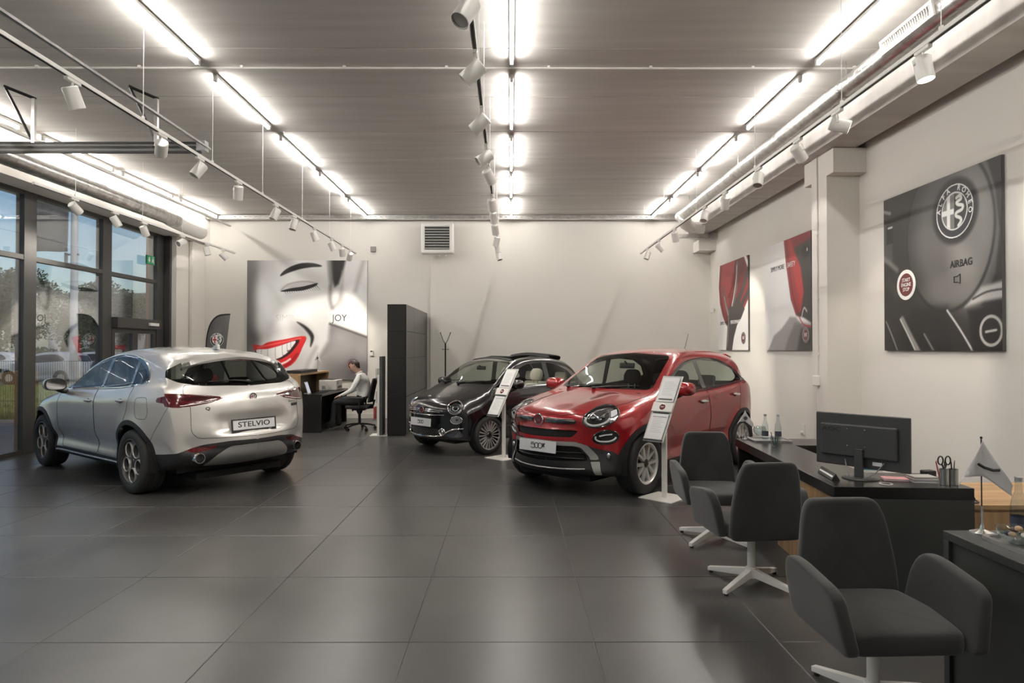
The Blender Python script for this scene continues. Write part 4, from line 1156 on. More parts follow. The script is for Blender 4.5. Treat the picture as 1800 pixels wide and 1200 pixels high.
def logo500(b_, F_, h, x_mark=False):
    """the linked 500 lettering: open five and two rings sharing their sides"""
    mb = MB(); k = h/2; z = .0075
    def t(pts, w_=.0045): mb.tube([F_ @ Vector((a*k, b2*k, z)) for a, b2 in pts], w_, 4)
    ox = -.35 if x_mark else 0
    def arc(cx, cy, rx, ry, a0, a1, n_=16): return [(cx+rx*math.cos(R(a0+(a1-a0)*i/n_)), cy+ry*math.sin(R(a0+(a1-a0)*i/n_))) for i in range(n_+1)]
    t([(-1.2+ox, 1), (-2.4+ox, 1), (-2.5+ox, .25)]+arc(-1.65+ox, -.2, .95, .75, 110, -150))
    t(arc(.0+ox, .1, .95, .9, 0, 360)); t(arc(1.65+ox, .1, .95, .9, 0, 360))
    if x_mark:
        t([(2.3, -.2), (3.4, 1.1)], .008); t([(2.4, 1.0), (3.3, -.3)], .008)
    mb.build('lettering', m_ink, b_)

def mirror_pts(poly): return [(-a, b_) for a, b_ in reversed(poly)]
def arch_set(b, S, paint, parent, trim_w, trim=True):
    for i, a in enumerate(S['axles']):
        ra = S['arch']; z0 = S['wheel_r']+S.get('arch_dz', .0)
        if trim: b.cut('arch_trim%d' % i, 'side', ell(a, z0, ra+trim_w, ra+trim_w, 56), only=None, nf=lambda n: n.y > -.2, cond=lambda c: c.y > .5 and c.z > .12)
        b.cut('void', 'side', ell(a, z0, ra, ra, 56), only=None, nf=lambda n: True, cond=lambda c: c.y > .42, delete=True)
def liners(S, parent, wdt):
    for a in S['axles']:
        for sg in (-1, 1):
            ra = S['arch']+.012; y1 = (S['halfw']-.03)*sg; y0 = (S['halfw']-.36)*sg; z0 = S['wheel_r']+S.get('arch_dz', 0)
            n_ = 20; vs = []; fs = []
            for k in range(n_+1):
                t = -.25+(pi+.5)*k/n_
                for y in (y0, y1): vs.append((a+ra*math.cos(t), y, z0+ra*math.sin(t)))
            for k in range(n_): fs.append((2*k, 2*k+1, 2*k+3, 2*k+2))
            fs.append(tuple(2*k for k in range(n_+1)))
            MB().add(vs, fs).build('wheel_arch_liner', m_gap, parent, smooth=False, fix=False)
    MB().bx(S['top'][-1][0]+.35, S['top'][0][0]-.3, -S['halfw']*.55, S['halfw']*.55, .17, .24).build('underbody', m_gap, parent)

# ---------------------------------------------------------------- silver SUV seen from the rear left
S1 = dict(axles=(1.409, -1.409), wheel_r=.358, arch=.405, arch_dz=.01, flare=.022, halfw=.95, N=120,
    top=[(2.285, .52), (2.275, .62), (2.24, .72), (2.17, .81), (2.05, .885), (1.8, .96), (1.5, 1.01), (1.2, 1.055), (.98, 1.095), (.6, 1.30), (.3, 1.455), (.05, 1.555), (-.25, 1.622), (-.6, 1.65), (-1.0, 1.645), (-1.4, 1.622), (-1.75, 1.575), (-1.93, 1.54), (-1.97, 1.51), (-2.08, 1.38), (-2.18, 1.255), (-2.235, 1.185), (-2.285, 1.12), (-2.325, 1.03), (-2.345, .93), (-2.365, .83), (-2.395, .73), (-2.412, .64), (-2.417, .58)],
    bottom=[(2.285, .48), (2.27, .38), (2.2, .28), (2.0, .23), (1.5, .22), (0, .22), (-1.5, .24), (-2.0, .29), (-2.25, .35), (-2.36, .42), (-2.40, .48), (-2.417, .55)],
    plan=[(2.285, .62), (2.26, .72), (2.18, .83), (2.0, .90), (1.7, .935), (1.3, .945), (.6, .935), (0, .935), (-.8, .945), (-1.4, .955), (-1.8, .93), (-2.1, .885), (-2.25, .845), (-2.35, .80), (-2.40, .74), (-2.417, .66)],
    side=[(-.9, .90), (-.75, .95), (-.62, .955), (-.5, .985), (-.3, 1.0), (-.16, 1.0), (-.06, .975), (0, .945)],
    belt=[(2.3, .80), (1.5, .98), (.8, 1.065), (0, 1.10), (-.8, 1.14), (-1.5, 1.19), (-2.1, 1.19), (-2.4, 1.0)],
    roofw=[(2.3, .66), (.9, .68), (.2, .62), (-.5, .605), (-1.3, .60), (-1.9, .60), (-2.2, .66), (-2.4, .7)],
    rad=[(2.3, .10), (2.0, .13), (1.3, .12), (1.0, .07), (.4, .06), (-.1, .09), (-1.5, .09), (-1.95, .06), (-2.2, .06), (-2.42, .10)],
    crown=[(2.3, .03), (1.8, .06), (1.0, .04), (.5, .045), (0, .055), (-1.5, .06), (-1.95, .075), (-2.25, .06), (-2.42, .03)],
    sweep=(.34, .24, 1.35, -1.5), ws_sweep=.12, rw_sweep=.14, rw0=-1.2, ledge=.05,
    dents=[lambda x, y, z: ((.05*smooth(.45, .36, y)*smooth(.67, .71, z)*smooth(.895, .85, z) if x < -2.1 else 0), 0, 0),
           lambda x, y, z: (0, -.030*math.exp(-((z-.46)/.085)**2)*smooth(1.15, .9, abs(x+.0))*smooth(.5, .7, y), 0)])
m_silver = M('silver_paint', (.60, .585, .56), .32, metal=.5, coat=1, var=.015, scale=2, back=(.02, .02, .02))
silver = thing('suv_car', 'silver grey sport utility car seen from behind on the left', 'car', (-4.79, 8.85, 0), R(142.4))
b = CarBody(S1)
arch_set(b, S1, m_silver, silver, .055)
# lower cladding
b.cut('sill', 'side', [(1.75, .1), (1.75, .33), (1.0, .325), (-1.0, .345), (-1.8, .36), (-1.8, .1)], nf=lambda n: n.y > -.5)
b.cut('rear_clad', 'rear', rpoly([(-.02, .1), (-.02, .60), (.3, .605), (.55, .58), (.8, .49), (1.05, .43), (1.05, .1)], .05), nf=lambda n: n.x < .3, cond=lambda c: c.x < -1.75)
b.cut('rear_clad', 'side', [(-1.75, .1), (-1.75, .37), (-1.95, .42), (-2.1, .46), (-2.5, .46), (-2.5, .1)], nf=lambda n: n.y > -.6)
b.cut('skid_plate', 'rear', rpoly([(-.02, .555), (.30, .55), (.44, .45), (.52, .34), (-.02, .30)], .04), only=('rear_clad',), nf=lambda n: True, cond=lambda c: c.x < -2.0)
b.cut('reflector', 'rear', rpoly([(.42, .565), (.62, .55), (.74, .522), (.62, .50), (.47, .522)], .015), only=('rear_clad',))
b.cut('front_clad', 'front', rpoly([(-.02, .1), (-.02, .50), (.5, .48), (1.0, .36), (1.0, .1)], .05), cond=lambda c: c.x > 1.75)
# lamps
b.cut('tail_lamp', 'rear', rpoly([(.31, 1.085), (.52, 1.112), (.75, 1.135), (1.0, 1.14), (1.0, 1.03), (.78, .985), (.62, 1.0), (.42, 1.04)], .02), nf=lambda n: n.x < -.45, cond=lambda c: c.x < -1.9)
b.cut('tail_lamp', 'side', rpoly([(-2.5, 1.15), (-2.12, 1.135), (-1.91, 1.09), (-1.90, 1.045), (-2.10, 1.02), (-2.5, .975)], .02), nf=lambda n: n.x >= -.55)
b.cut('head_lamp', 'front', rpoly([(.50, .80), (.72, .86), (1.0, .90), (1.0, .80), (.75, .73), (.55, .74)], .03), cond=lambda c: c.x > 1.5)
b.cut('grille', 'front', rpoly([(-.02, .36), (-.02, .84), (.10, .84), (.14, .7), (.03, .36)], .02), only=None)
# glass
b.cut('windscreen', 'front', rpoly([(-.02, 1.12), (.66, 1.125), (.545, 1.49), (-.02, 1.545)], .04), nf=lambda n: n.x > .15 and n.z > .2, cond=lambda c: -.1 < c.x < 1.2)
b.cut('rear_window', 'rear', rpoly([(-.02, 1.20), (.5, 1.21), (.70, 1.25), (.80, 1.335), (.70, 1.41), (.60, 1.465), (.5, 1.50), (-.02, 1.525)], .04), nf=lambda n: n.x < -.12, cond=lambda c: c.x < -1.7)
dlo = crom([(.80, 1.10), (.45, 1.295), (.10, 1.455), (-.3, 1.535), (-.7, 1.55), (-1.10, 1.505), (-1.40, 1.41), (-1.56, 1.29), (-1.50, 1.22), (-.9, 1.165), (0, 1.125)], 4, True)
b.cut('window_frame', 'side', dlo, nf=lambda n: n.y > .2)
b.cut('glass_a', 'side', rpoly([(.66, 1.13), (.42, 1.275), (.08, 1.42), (-.24, 1.495), (-.30, 1.145), (.2, 1.13)], .02), only=('window_frame',))
b.cut('glass_b', 'side', rpoly([(-.36, 1.15), (-.33, 1.51), (-.7, 1.52), (-1.02, 1.485), (-1.16, 1.19)], .02), only=('window_frame',))
b.cut('glass_c', 'side', rpoly([(-1.22, 1.205), (-1.10, 1.465), (-1.37, 1.385), (-1.51, 1.295), (-1.47, 1.24)], .02), only=('window_frame',))
# doors, flap, tailgate, bonnet
fd = rpoly([(.80, 1.095), (.86, .92), (.84, .55), (.80, .335), (-.33, .345), (-.36, .7), (-.335, 1.13), (0, 1.115)], .03)
rd = rpoly([(-.345, 1.135), (-.37, .7), (-.34, .35), (-.96, .355), (-1.0, .45), (-1.10, .62), (-1.25, .78), (-1.33, .95), (-1.40, 1.20), (-.9, 1.155)], .05)
b.cut('door_f', 'side', fd, nf=lambda n: n.y > .1); b.cut('door_r', 'side', rd, nf=lambda n: n.y > .1)
tg = rpoly([(-.02, 1.195), (.66, 1.225), (.70, 1.13), (.655, 1.0), (.66, .72), (.60, .65), (-.02, .635)], .04)
b.cut('tailgate', 'rear', tg, nf=lambda n: n.x < -.15, cond=lambda c: c.x < -1.9)
b.cut('bonnet', 'top', rpoly([(2.12, -.02), (2.08, .4), (1.85, .68), (1.3, .74), (.93, .72), (1.05, -.02)], .04), nf=lambda n: n.z > .3, cond=lambda c: c.z > .8)
b.emit('body', 'body_shell', m_silver, silver)
for k in (0, 1): b.emit('arch_trim%d' % k, 'wheel_arch_trim', m_trim, silver, 'split', -.004)
b.emit('sill', 'sill_trim', m_trim, silver, 'split')
rc = b.emit('rear_clad', 'rear_bumper_trim', m_trim, silver)[0]
b.emit('skid_plate', 'skid_plate', m_satin, silver, push=-.008)
b.emit('reflector', 'reflector', m_lampr, rc, 'split', -.002)
b.emit('front_clad', 'front_bumper_trim', m_trim, silver)
b.emit('tail_lamp', 'tail_lamp', m_lampr, silver, 'split', -.002)
b.emit('head_lamp', 'headlamp', m_refl, silver, 'split'); b.emit('grille', 'grille', m_black, silver)
b.emit('windscreen', 'windscreen', m_cglass, silver); rw = b.emit('rear_window', 'rear_window', m_cglassd, silver)[0]
b.emit('window_frame', 'window_frame', m_gloss, silver, 'split')
for k in 'abc': b.emit('glass_'+k, 'side_window', m_cglassd if k != 'a' else m_cglass, silver, 'split', .003)
drs = b.emit('door_f', 'door', m_silver, silver, 'split')+b.emit('door_r', 'door', m_silver, silver, 'split')
tgo = b.emit('tailgate', 'tailgate', m_silver, silver)[0]; bo_ = b.emit('bonnet', 'bonnet', m_silver, silver)[0]
for sg in (1, -1):
    b.line('side', dlo, .008, 6, True, .001, sg).build('window_chrome', m_chrome, silver, smooth=True)
    gp = MB(); gp2 = b.line('side', fd, .0028, 4, True, .0, sg); gp.add(gp2.v, gp2.f); gp2 = b.line('side', rd, .0028, 4, True, 0, sg); gp.add(gp2.v, gp2.f)
    gp.build('door_gap', m_gap, silver)
    b.line('rear', [(.01*sg, 1.197)]+[(a*sg, c) for a, c in tg if a > .02]+[(.01*sg, .637)], .003, 4, False).build('tailgate_gap', m_gap, silver)
    # tail lamp inner pattern
    tl = [o for o in silver.children if o.name.startswith('tail_lamp')]
    b.patch('rear', rpoly([(a*sg, c) for a, c in ([(.38, 1.083), (.55, 1.10), (.72, 1.09), (.72, 1.06), (.55, 1.06)] if sg > 0 else [(.55, 1.06), (.72, 1.06), (.72, 1.09), (.55, 1.10), (.38, 1.083)])], .008, 2), .004, .003).build('lamp_pattern', m_lamprd, tl[0 if sg > 0 else 1])
    b.line('rear', [(.36*sg, 1.08), (.56*sg, 1.105), (.74*sg, 1.12)], .004, 5, off=.004).build('light_guide', m_lampr, tl[0 if sg > 0 else 1])
    b.line('rear', [(.45*sg, 1.045), (.62*sg, 1.018), (.74*sg, 1.005)], .004, 5, off=.004).build('light_guide', m_drl, tl[0 if sg > 0 else 1])
    # exhausts
    p, _ = b.proj('rear', .60*sg, .44, 0)
    e_ = MB().lathe([(.040, .10), (.040, -.02), (.047, -.045), (.056, -.045), (.060, -.03), (.060, .1)], 28, Matrix.Translation((p.x-.015, p.y, .44)) @ Matrix.Rotation(pi/2, 4, 'Y')).build('exhaust_tip', m_chrome, silver, smooth=True)
    MB().lathe([(0, .02), (.041, .02)], 20, Matrix.Translation((p.x, p.y, .44)) @ Matrix.Rotation(pi/2, 4, 'Y')).build('exhaust_bore', m_gap, e_)
    for xx, zz, dr_ in ((-.18, .985, drs[0 if sg > 0 else 1]), (-1.17, 1.03, drs[2 if sg > 0 else 3])):
        p, n_ = b.proj('side', xx, zz, 0, sg)
        h_ = MB().ball((p.x, p.y+.022*sg, p.z), (.095, .018, .019), 14, 8).build('door_handle', m_silver, dr_, smooth=True)
        MB().ball((p.x+.02, p.y-.004*sg, p.z-.006), (.06, .012, .028), 12, 6).build('handle_recess', m_trim, h_, smooth=True)
    b.line('side', [(.95, .285), (0, .285), (-.95, .295)], .012, 6, False, .006, sg).build('sill_strip', m_satin, silver, smooth=True)
    p, _ = b.proj('side', .70, 1.07, 0, sg)
    mirror(silver, (.66, abs(p.y), 1.065), sg, m_silver, 1.08)
fp = rpoly([(-1.54, 1.08), (-1.76, 1.09), (-1.78, .91), (-1.74, .85), (-1.56, .85), (-1.52, .95)], .05)
b.line('side', fp, .0025, 4, True, 0, 1).build('fuel_flap_gap', m_gap, silver)
b.line('side', [(-1.79, .62), (-1.95, .82), (-2.06, 1.0)], .0022, 4).build('bumper_gap', m_gap, silver)
b.line('side', [(-1.79, .62), (-1.95, .82), (-2.06, 1.0)], .0022, 4, side=-1).build('bumper_gap', m_gap, silver)
# spoiler lip over the rear window
sp_ = MB(); n1 = 14; top_ = []; 
for k in range(-n1, n1+1):
    y = .60*k/n1; p, _ = b.proj('top', -1.86, y, .004); top_.append((p, y))
vs = []; fs = []
for p, y in top_:
    q = abs(y)/.60; xx = -2.02+.14*q**2
    vs += [(p.x+.18, y, b.proj('top', -1.70, y, .004)[0].z), (p.x, y, p.z+.004), (xx, y, p.z-.035-.02*q), (xx+.01, y, p.z-.062-.02*q), (p.x+.04, y, p.z-.06)]
for k in range(2*n1):
    for j in range(4): fs.append((k*5+j, k*5+j+1, (k+1)*5+j+1, (k+1)*5+j))
MB().add(vs, fs).build('roof_spoiler', m_silver, silver, smooth=True, sharp=60)
MB().bx(-2.01, -1.995, -.12, .12, 1.482, 1.492).build('brake_light', m_lampr, silver)
MB().prism([(-.10, 0), (.10, 0), (-.06, .065), (-.085, .065)], -.018, .018, 'y').build('roof_antenna', m_silver, silver, bevel=.008, loc=(-1.45, 0, b.proj('top', -1.45, 0)[0].z-.004))
wiper(silver, b, 'rear', [(.0, 1.24), (.16, 1.255), (.42, 1.245)])
p, n_ = b.proj('rear', 0, 1.075); circ_badge(silver, p+Vector((-.002, 0, 0)), (n_.x, 0, n_.z*.6), (0, 0, 1), .044, 'alfa')
p, n_ = b.proj('rear', .01, .765)
pb, F_ = plate_board(silver, p+Vector((-.018, 0, 0)), (-1, 0, .12), (.12, 0, 1), .52, .112, 'STELVIO', .082, 1.3, m_black)
text_mb('GT', .022, F_ @ Matrix.Translation((.19, -.07, .0105)), sx=1.2).build('frame_lettering', m_plate, pb)
p, n_ = b.proj('rear', .50, .965); F2 = frame(p+n_*.004, Vector((0, 0, 1)).cross(n_), (0, 0, 1))
text_mb('Q', .05, F2, sx=1.2, bold=.001).build('lettering_badge', m_ink, tgo)
p, n_ = b.proj('rear', -.56, .985); F2 = frame(p+n_*.004, Vector((0, 0, 1)).cross(n_), (0, 0, 1))
text_mb('Stelvio', .04, F2, sx=1.3, bold=.0005).build('lettering_badge', m_chrome, tgo)
p, n_ = b.proj('rear', -.60, .945); F2 = frame(p+n_*.004, Vector((0, 0, 1)).cross(n_), (0, 0, 1))
MB().prism([(-.06, -.016), (.06, -.016), (.06, .016), (-.06, .016)], -.002, .002).xf(F2).build('trim_badge', m_ink, tgo)
text_mb('Q4', .03, F2 @ Matrix.Translation((0, 0, .0025)), sx=1.5).build('lettering_badge', m_chrome, tgo)
liners(S1, silver, .25)
for a in S1['axles']:
    for sg in (1, -1): wheel(silver, a, sg*(.945-.125), sg, .358, .252, .24, 'dial')
interior(silver, S1, M('seat_dark', (.02, .02, .02), .7), M('seat_dark'  , (.02, .02, .02), .7), .72, 1.0, .0, .78, .42, -.95, .02)

# ---------------------------------------------------------------- red crossover
S2 = dict(axles=(1.285, -1.285), wheel_r=.345, arch=.385, arch_dz=.01, flare=.024, halfw=.90, N=120,
    top=[(2.14, .60), (2.137, .70), (2.12, .80), (2.08, .88), (2.0, .935), (1.85, .975), (1.6, 1.025), (1.3, 1.065), (1.08, 1.10), (.98, 1.13), (.7, 1.285), (.4, 1.445), (.15, 1.555), (-.05, 1.602), (-.5, 1.636), (-.95, 1.632), (-1.35, 1.595), (-1.62, 1.535), (-1.72, 1.48), (-1.85, 1.31), (-1.95, 1.14), (-2.01, 1.03), (-2.06, .90), (-2.09, .75), (-2.11, .62)],
    bottom=[(2.14, .50), (2.13, .38), (2.10, .31), (1.99, .245), (1.6, .225), (0, .215), (-1.5, .235), (-1.95, .29), (-2.05, .36), (-2.09, .46), (-2.11, .56)],
    plan=[(2.14, .62), (2.12, .70), (2.06, .79), (1.92, .85), (1.7, .885), (1.3, .897), (.6, .875), (0, .875), (-.7, .885), (-1.3, .898), (-1.7, .875), (-1.95, .82), (-2.06, .76), (-2.11, .66)],
    side=[(-.9, .93), (-.72, .975), (-.62, .955), (-.48, .985), (-.28, 1.0), (-.15, .995), (-.10, .985), (-.05, .985), (0, .945)],
    belt=[(2.2, .86), (1.5, .985), (1.0, 1.04), (.4, 1.055), (-.5, 1.085), (-1.0, 1.12), (-1.5, 1.17), (-2.1, 1.0)],
    roofw=[(2.2, .62), (1.0, .66), (.3, .615), (-.5, .60), (-1.3, .575), (-1.7, .57), (-2.1, .64)],
    rad=[(2.2, .13), (1.9, .13), (1.3, .12), (1.05, .07), (.5, .06), (0, .075), (-1.3, .085), (-1.7, .07), (-2.11, .12)],
    crown=[(2.2, .03), (1.8, .055), (1.1, .04), (.5, .05), (0, .05), (-1.3, .055), (-2.1, .04)],
    sweep=(.37, .22, 1.2, -1.3), ws_sweep=.14, rw_sweep=.12, rw0=-1.1, ledge=.045,
    dents=[lambda x, y, z: (0, 0, .018*math.exp(-((y-.34)/.06)**2)*smooth(1.0, 1.2, x)*smooth(2.08, 1.9, x) if z > .85 else 0),
           lambda x, y, z: ((-.018*math.exp(-((z-.775)/.05)**2)*smooth(.5, .4, y) if x > 1.9 else 0), 0, 0)])
m_red = M('red_paint', (.30, .008, .012), .22, metal=.15, coat=1, var=.02, scale=2, back=(.02, .02, .02))
red = thing('crossover_car', 'red compact crossover car facing front left with price stand', 'car', (1.745, 8.74, 0), R(-132.5))
b = CarBody(S2)
arch_set(b, S2, m_red, red, .058)
b.cut('sill', 'side', [(1.65, .1), (1.65, .35), (.9, .33), (-.9, .33), (-1.65, .36), (-1.65, .1)], nf=lambda n: n.y > -.5)
b.cut('rear_clad', 'rear', [(-.02, .1), (-.02, .52), (.6, .52), (1.0, .42), (1.0, .1)], nf=lambda n: n.x < .3, cond=lambda c: c.x < -1.6)
# nose: dark lower mask, silver hoop, fog corners
b.cut('front_clad', 'front', rpoly([(-.02, .08), (-.02, .625), (.42, .615), (.52, .57), (.60, .525), (.74, .515), (.82, .42), (.86, .375), (1.0, .375), (1.0, .08)], [.01, .01, .03, .03, .03, .04, .02, .02, 0, 0]), nf=lambda n: n.x > -.15, cond=lambda c: c.x > 1.6)
b.cut('hoop', 'front', rpoly([(-.02, .625), (.43, .615), (.50, .585), (.585, .46), (.60, .42), (.53, .42), (.52, .455), (.455, .555), (.40, .572), (-.02, .58)], .02), only=('front_clad',), nf=lambda n: True)
b.cut('hoop', 'front', rpoly([(.535, .40), (.61, .40), (.645, .27), (.585, .27)], .01), only=('front_clad',), nf=lambda n: True)
b.cut('air_grille', 'front', rpoly([(-.02, .57), (.395, .562), (.44, .545), (.505, .455), (.51, .41), (-.02, .40)], .015), only=('front_clad',), nf=lambda n: True)
LV = ('yaw', 32); hu, hv = b.uv(LV, b.proj('front', .635, .885)[0]); lu, lv = b.uv(LV, b.proj('front', .66, .665)[0])
b.cut('head_lamp', LV, ell(hu, hv, .20, .104, 40, .28), nf=lambda n: n.x > -.3, cond=lambda c: c.x > 1.3 and c.y > .3)
b.cut('low_lamp', LV, ell(lu, lv, .14, .074, 32, .14), nf=lambda n: n.x > -.3, cond=lambda c: c.x > 1.3 and c.y > .3)
b.cut('slot', 'front', rpoly([(-.02, .745), (.40, .74), (.44, .73), (.38, .665), (-.02, .66)], .015), nf=lambda n: n.x > .1)
b.cut('windscreen', 'front', rpoly([(-.02, 1.135), (.63, 1.13), (.665, 1.15), (.55, 1.50), (.50, 1.535), (-.02, 1.57)], .03), nf=lambda n: n.x > .1 and n.z > .15, cond=lambda c: -.1 < c.x < 1.2)
b.cut('rear_window', 'rear', rpoly([(-.02, 1.12), (.5, 1.14), (.58, 1.2), (.50, 1.42), (-.02, 1.45)], .05), nf=lambda n: n.x < -.1, cond=lambda c: c.x < -1.5)
dlo = crom([(.84, 1.075), (.62, 1.20), (.30, 1.36), (0, 1.455), (-.5, 1.50), (-.95, 1.475), (-1.28, 1.37), (-1.48, 1.215), (-1.42, 1.175), (-.9, 1.125), (-.3, 1.085), (.4, 1.07)], 4, True)
b.cut('window_frame', 'side', dlo, nf=lambda n: n.y > .2)
b.cut('glass_a', 'side', rpoly([(.54, 1.10), (.52, 1.225), (.28, 1.335), (.02, 1.42), (-.20, 1.455), (-.26, 1.105)], .02), only=('window_frame',))
b.cut('glass_q', 'side', rpoly([(.76, 1.098), (.58, 1.195), (.585, 1.098)], .008), only=('window_frame',))
b.cut('glass_b', 'side', rpoly([(-.36, 1.115), (-.32, 1.465), (-.55, 1.475), (-.93, 1.448), (-1.24, 1.35), (-1.425, 1.21), (-1.38, 1.185), (-.9, 1.145)], .02), only=('window_frame',))
fd = rpoly([(.86, 1.06), (.95, .95), (.92, .6), (.84, .345), (-.28, .345), (-.31, .75), (-.28, 1.09), (.4, 1.065)], .03)
rd = rpoly([(-.29, 1.09), (-.32, .75), (-.29, .345), (-.83, .35), (-.90, .48), (-1.0, .62), (-1.13, .73), (-1.20, .9), (-1.24, 1.155), (-.9, 1.125)], .04)
b.cut('door_f', 'side', fd, nf=lambda n: n.y > .1); b.cut('door_r', 'side', rd, nf=lambda n: n.y > .1)
b.cut('bonnet', 'top', rpoly([(2.065, -.02), (2.04, .25), (1.93, .46), (1.70, .60), (1.4, .70), (1.05, .73), (.84, .70), (.98, .4), (1.03, -.02)], .03), nf=lambda n: n.z > .25, cond=lambda c: c.z > .86)
b.cut('tail_lamp', 'side', rpoly([(-2.3, 1.05), (-1.95, 1.06), (-1.86, 1.0), (-1.86, .9), (-1.95, .84), (-2.3, .84)], .03), nf=lambda n: n.y > .1)
tgl = rpoly([(-.02, 1.45), (.55, 1.42), (.62, 1.15), (.60, .8), (.55, .55), (-.02, .54)], .04)
b.cut('tailgate', 'rear', tgl, nf=lambda n: n.x < -.15, cond=lambda c: c.x < -1.5)
b.emit('body', 'body_shell', m_red, red)
for k in (0, 1): b.emit('arch_trim%d' % k, 'wheel_arch_trim', m_trim, red, 'split', -.006)
b.emit('sill', 'sill_trim', m_trim, red, 'split'); b.emit('rear_clad', 'rear_bumper_trim', m_trim, red)
fcl = b.emit('front_clad', 'front_bumper_trim', m_trim, red)[0]
b.emit('hoop', 'bumper_hoop', m_satin, red, push=-.014)
ag = b.emit('air_grille', 'air_intake', m_gap, red, push=.03)[0]
b.emit('slot', 'grille_slot', m_gap, red, push=.015)
b.emit('windscreen', 'windscreen', m_cglass, red); b.emit('rear_window', 'rear_window', m_cglass, red)
b.emit('window_frame', 'window_frame', m_gloss, red, 'split')
for k in 'aqb': b.emit('glass_'+k, 'side_window', m_cglass, red, 'split', .003)
drs = b.emit('door_f', 'door', m_red, red, 'split')+b.emit('door_r', 'door', m_red, red, 'split')
b.emit('bonnet', 'bonnet', m_red, red); b.emit('tail_lamp', 'tail_lamp', m_lampr, red, 'split'); b.emit('tailgate', 'tailgate', m_red, red)
hl = b.emit('head_lamp', 'headlamp', m_refl, red, 'split', .02); ll = b.emit('low_lamp', 'lower_lamp', m_gloss, red, 'split', .012)
b.emit('head_lamp', 'lamp_cover', m_lampg, red, 'split'); b.emit('low_lamp', 'lamp_cover', m_lampg, red, 'split')
for i, sg in enumerate((1, -1)):
    E = lambda cx, cz, rx, rz, an: ell(cx, cz, rx, rz, 36, an)
    b.line(LV, E(hu, hv, .20, .104, .28), .007, 6, True, .0, sg).build('lamp_bezel', m_gloss, hl[i], smooth=True)
    b.line(LV, ell(hu-.03, hv-.010, .140, .078, 36, .28)[15:34], .013, 8, False, -.010, sg).build('light_ring', m_drl, hl[i], smooth=True)
    b.line(LV, ell(hu-.03, hv-.010, .140, .078, 36, .28)[2:15], .007, 6, False, -.010, sg).build('light_ring', m_refl, hl[i], smooth=True)
    b.patch(LV, E(hu-.03, hv-.010, .128, .070, .28), -.014, .004, sg).build('lamp_bowl', m_alloyd, hl[i])
    for cx, cz in ((-.085, -.016), (.02, .0)):
        p, n_ = b.proj(LV, hu+cx, hv+cz, -.012, sg)
        MB().ball(p, (.026, .034, .026), 14, 8).build('projector', m_gloss, hl[i], smooth=True)
    b.line(LV, crom([(hu-.13, hv-.02), (hu-.09, hv+.035), (hu-.04, hv+.0), (hu-.01, hv-.03), (hu+.03, hv+.03), (hu+.08, hv+.045)], 4), .008, 6, False, -.008, sg).build('reflector_trim', m_refl, hl[i], smooth=True)
    b.patch(LV, rpoly([(hu+.11, hv+.0), (hu+.175, hv+.035), (hu+.165, hv+.08), (hu+.10, hv+.06)], .01), -.006, .008, sg).build('indicator', m_drl, hl[i])
    b.line(LV, E(lu, lv, .14, .074, .14), .008, 6, True, .0, sg).build('lamp_bezel', m_gloss, ll[i], smooth=True)
    b.line(LV, ell(lu, lv, .112, .052, 32, .14)[14:34], .010, 6, False, -.006, sg).build('light_ring', m_drl, ll[i], smooth=True)
    b.line(LV, [(lu-.07, lv+.008), (lu-.01, lv+.022), (lu+.07, lv+.034)], .008, 6, False, -.004, sg).build('light_ring', m_drl, ll[i], smooth=True)
    p, n_ = b.proj('front', .685*sg, .465, .004)
    MB().ball(p, (.02, .026, .036), 14, 8).build('fog_lamp', m_refl, fcl, smooth=True)
    bx_ = [(a*sg, c) for a, c in rpoly([(.09, .86), (.38, .855), (.43, .845), (.42, .815), (.36, .81), (.09, .815)], .012)][::sg]
    bar = b.patch('front', bx_, .014, .02).build('grille_bar', m_gloss, red, smooth=True)
    b.line('front', [(.09*sg, .852), (.25*sg, .85), (.41*sg, .84)], .006, 5, False, .014).build('bar_chrome', m_chrome, bar, smooth=True)
    gp = MB()
    for pl in (fd, rd): q = b.line('side', pl, .0026, 4, True, 0, sg); gp.add(q.v, q.f)
    gp.build('door_gap', m_gap, red)
    b.line('side', dlo, .006, 5, True, 0, sg).build('window_seal', m_trim, red, smooth=True)
    for xx, zz, dr_ in ((-.12, .955, drs[i]), (-1.05, 1.0, drs[2+i])):
        p, n_ = b.proj('side', xx, zz, 0, sg)
        h_ = MB().ball((p.x, p.y+.024*sg, p.z), (.115, .020, .022), 14, 8, (0, -.06, 0)).build('door_handle', m_chrome, dr_, smooth=True)
        MB().ball((p.x+.01, p.y-.004*sg, p.z-.012), (.055, .012, .034), 12, 6).build('handle_recess', m_gap, h_, smooth=True)
    p, _ = b.proj('side', .62, 1.06, 0, sg); mirror(red, (.60, abs(p.y), 1.05), sg, m_red, 1.12)
for z in (.44, .50): b.line('front', [(-.48, z-.01), (0, z), (.48, z-.01)], .007, 5, False, -.02).build('grille_blade', m_black, ag)
b.line('front', [(-.50, .325), (-.25, .32), (0, .318), (.25, .32), (.50, .325)], .008, 5, False, .004).build('lip_edge', m_satin, fcl)
q = b.line('top', [(2.065, 0), (2.04, .25), (1.93, .46), (1.70, .60), (1.4, .70), (1.05, .73), (.86, .71)], .0032, 4); q2 = b.line('top', [(2.065, 0), (2.04, -.25), (1.93, -.46), (1.70, -.60), (1.4, -.70), (1.05, -.73), (.86, -.71)], .0032, 4)
MB().add(q.v, q.f).add(q2.v, q2.f).build('bonnet_gap', m_gap, red)
p, n_ = b.proj('front', 0, .838); circ_badge(red, p+Vector((.014, 0, 0)), (1, 0, .15), (0, 0, 1), .066, 'fiat')
p, n_ = b.proj('front', .02, .555)
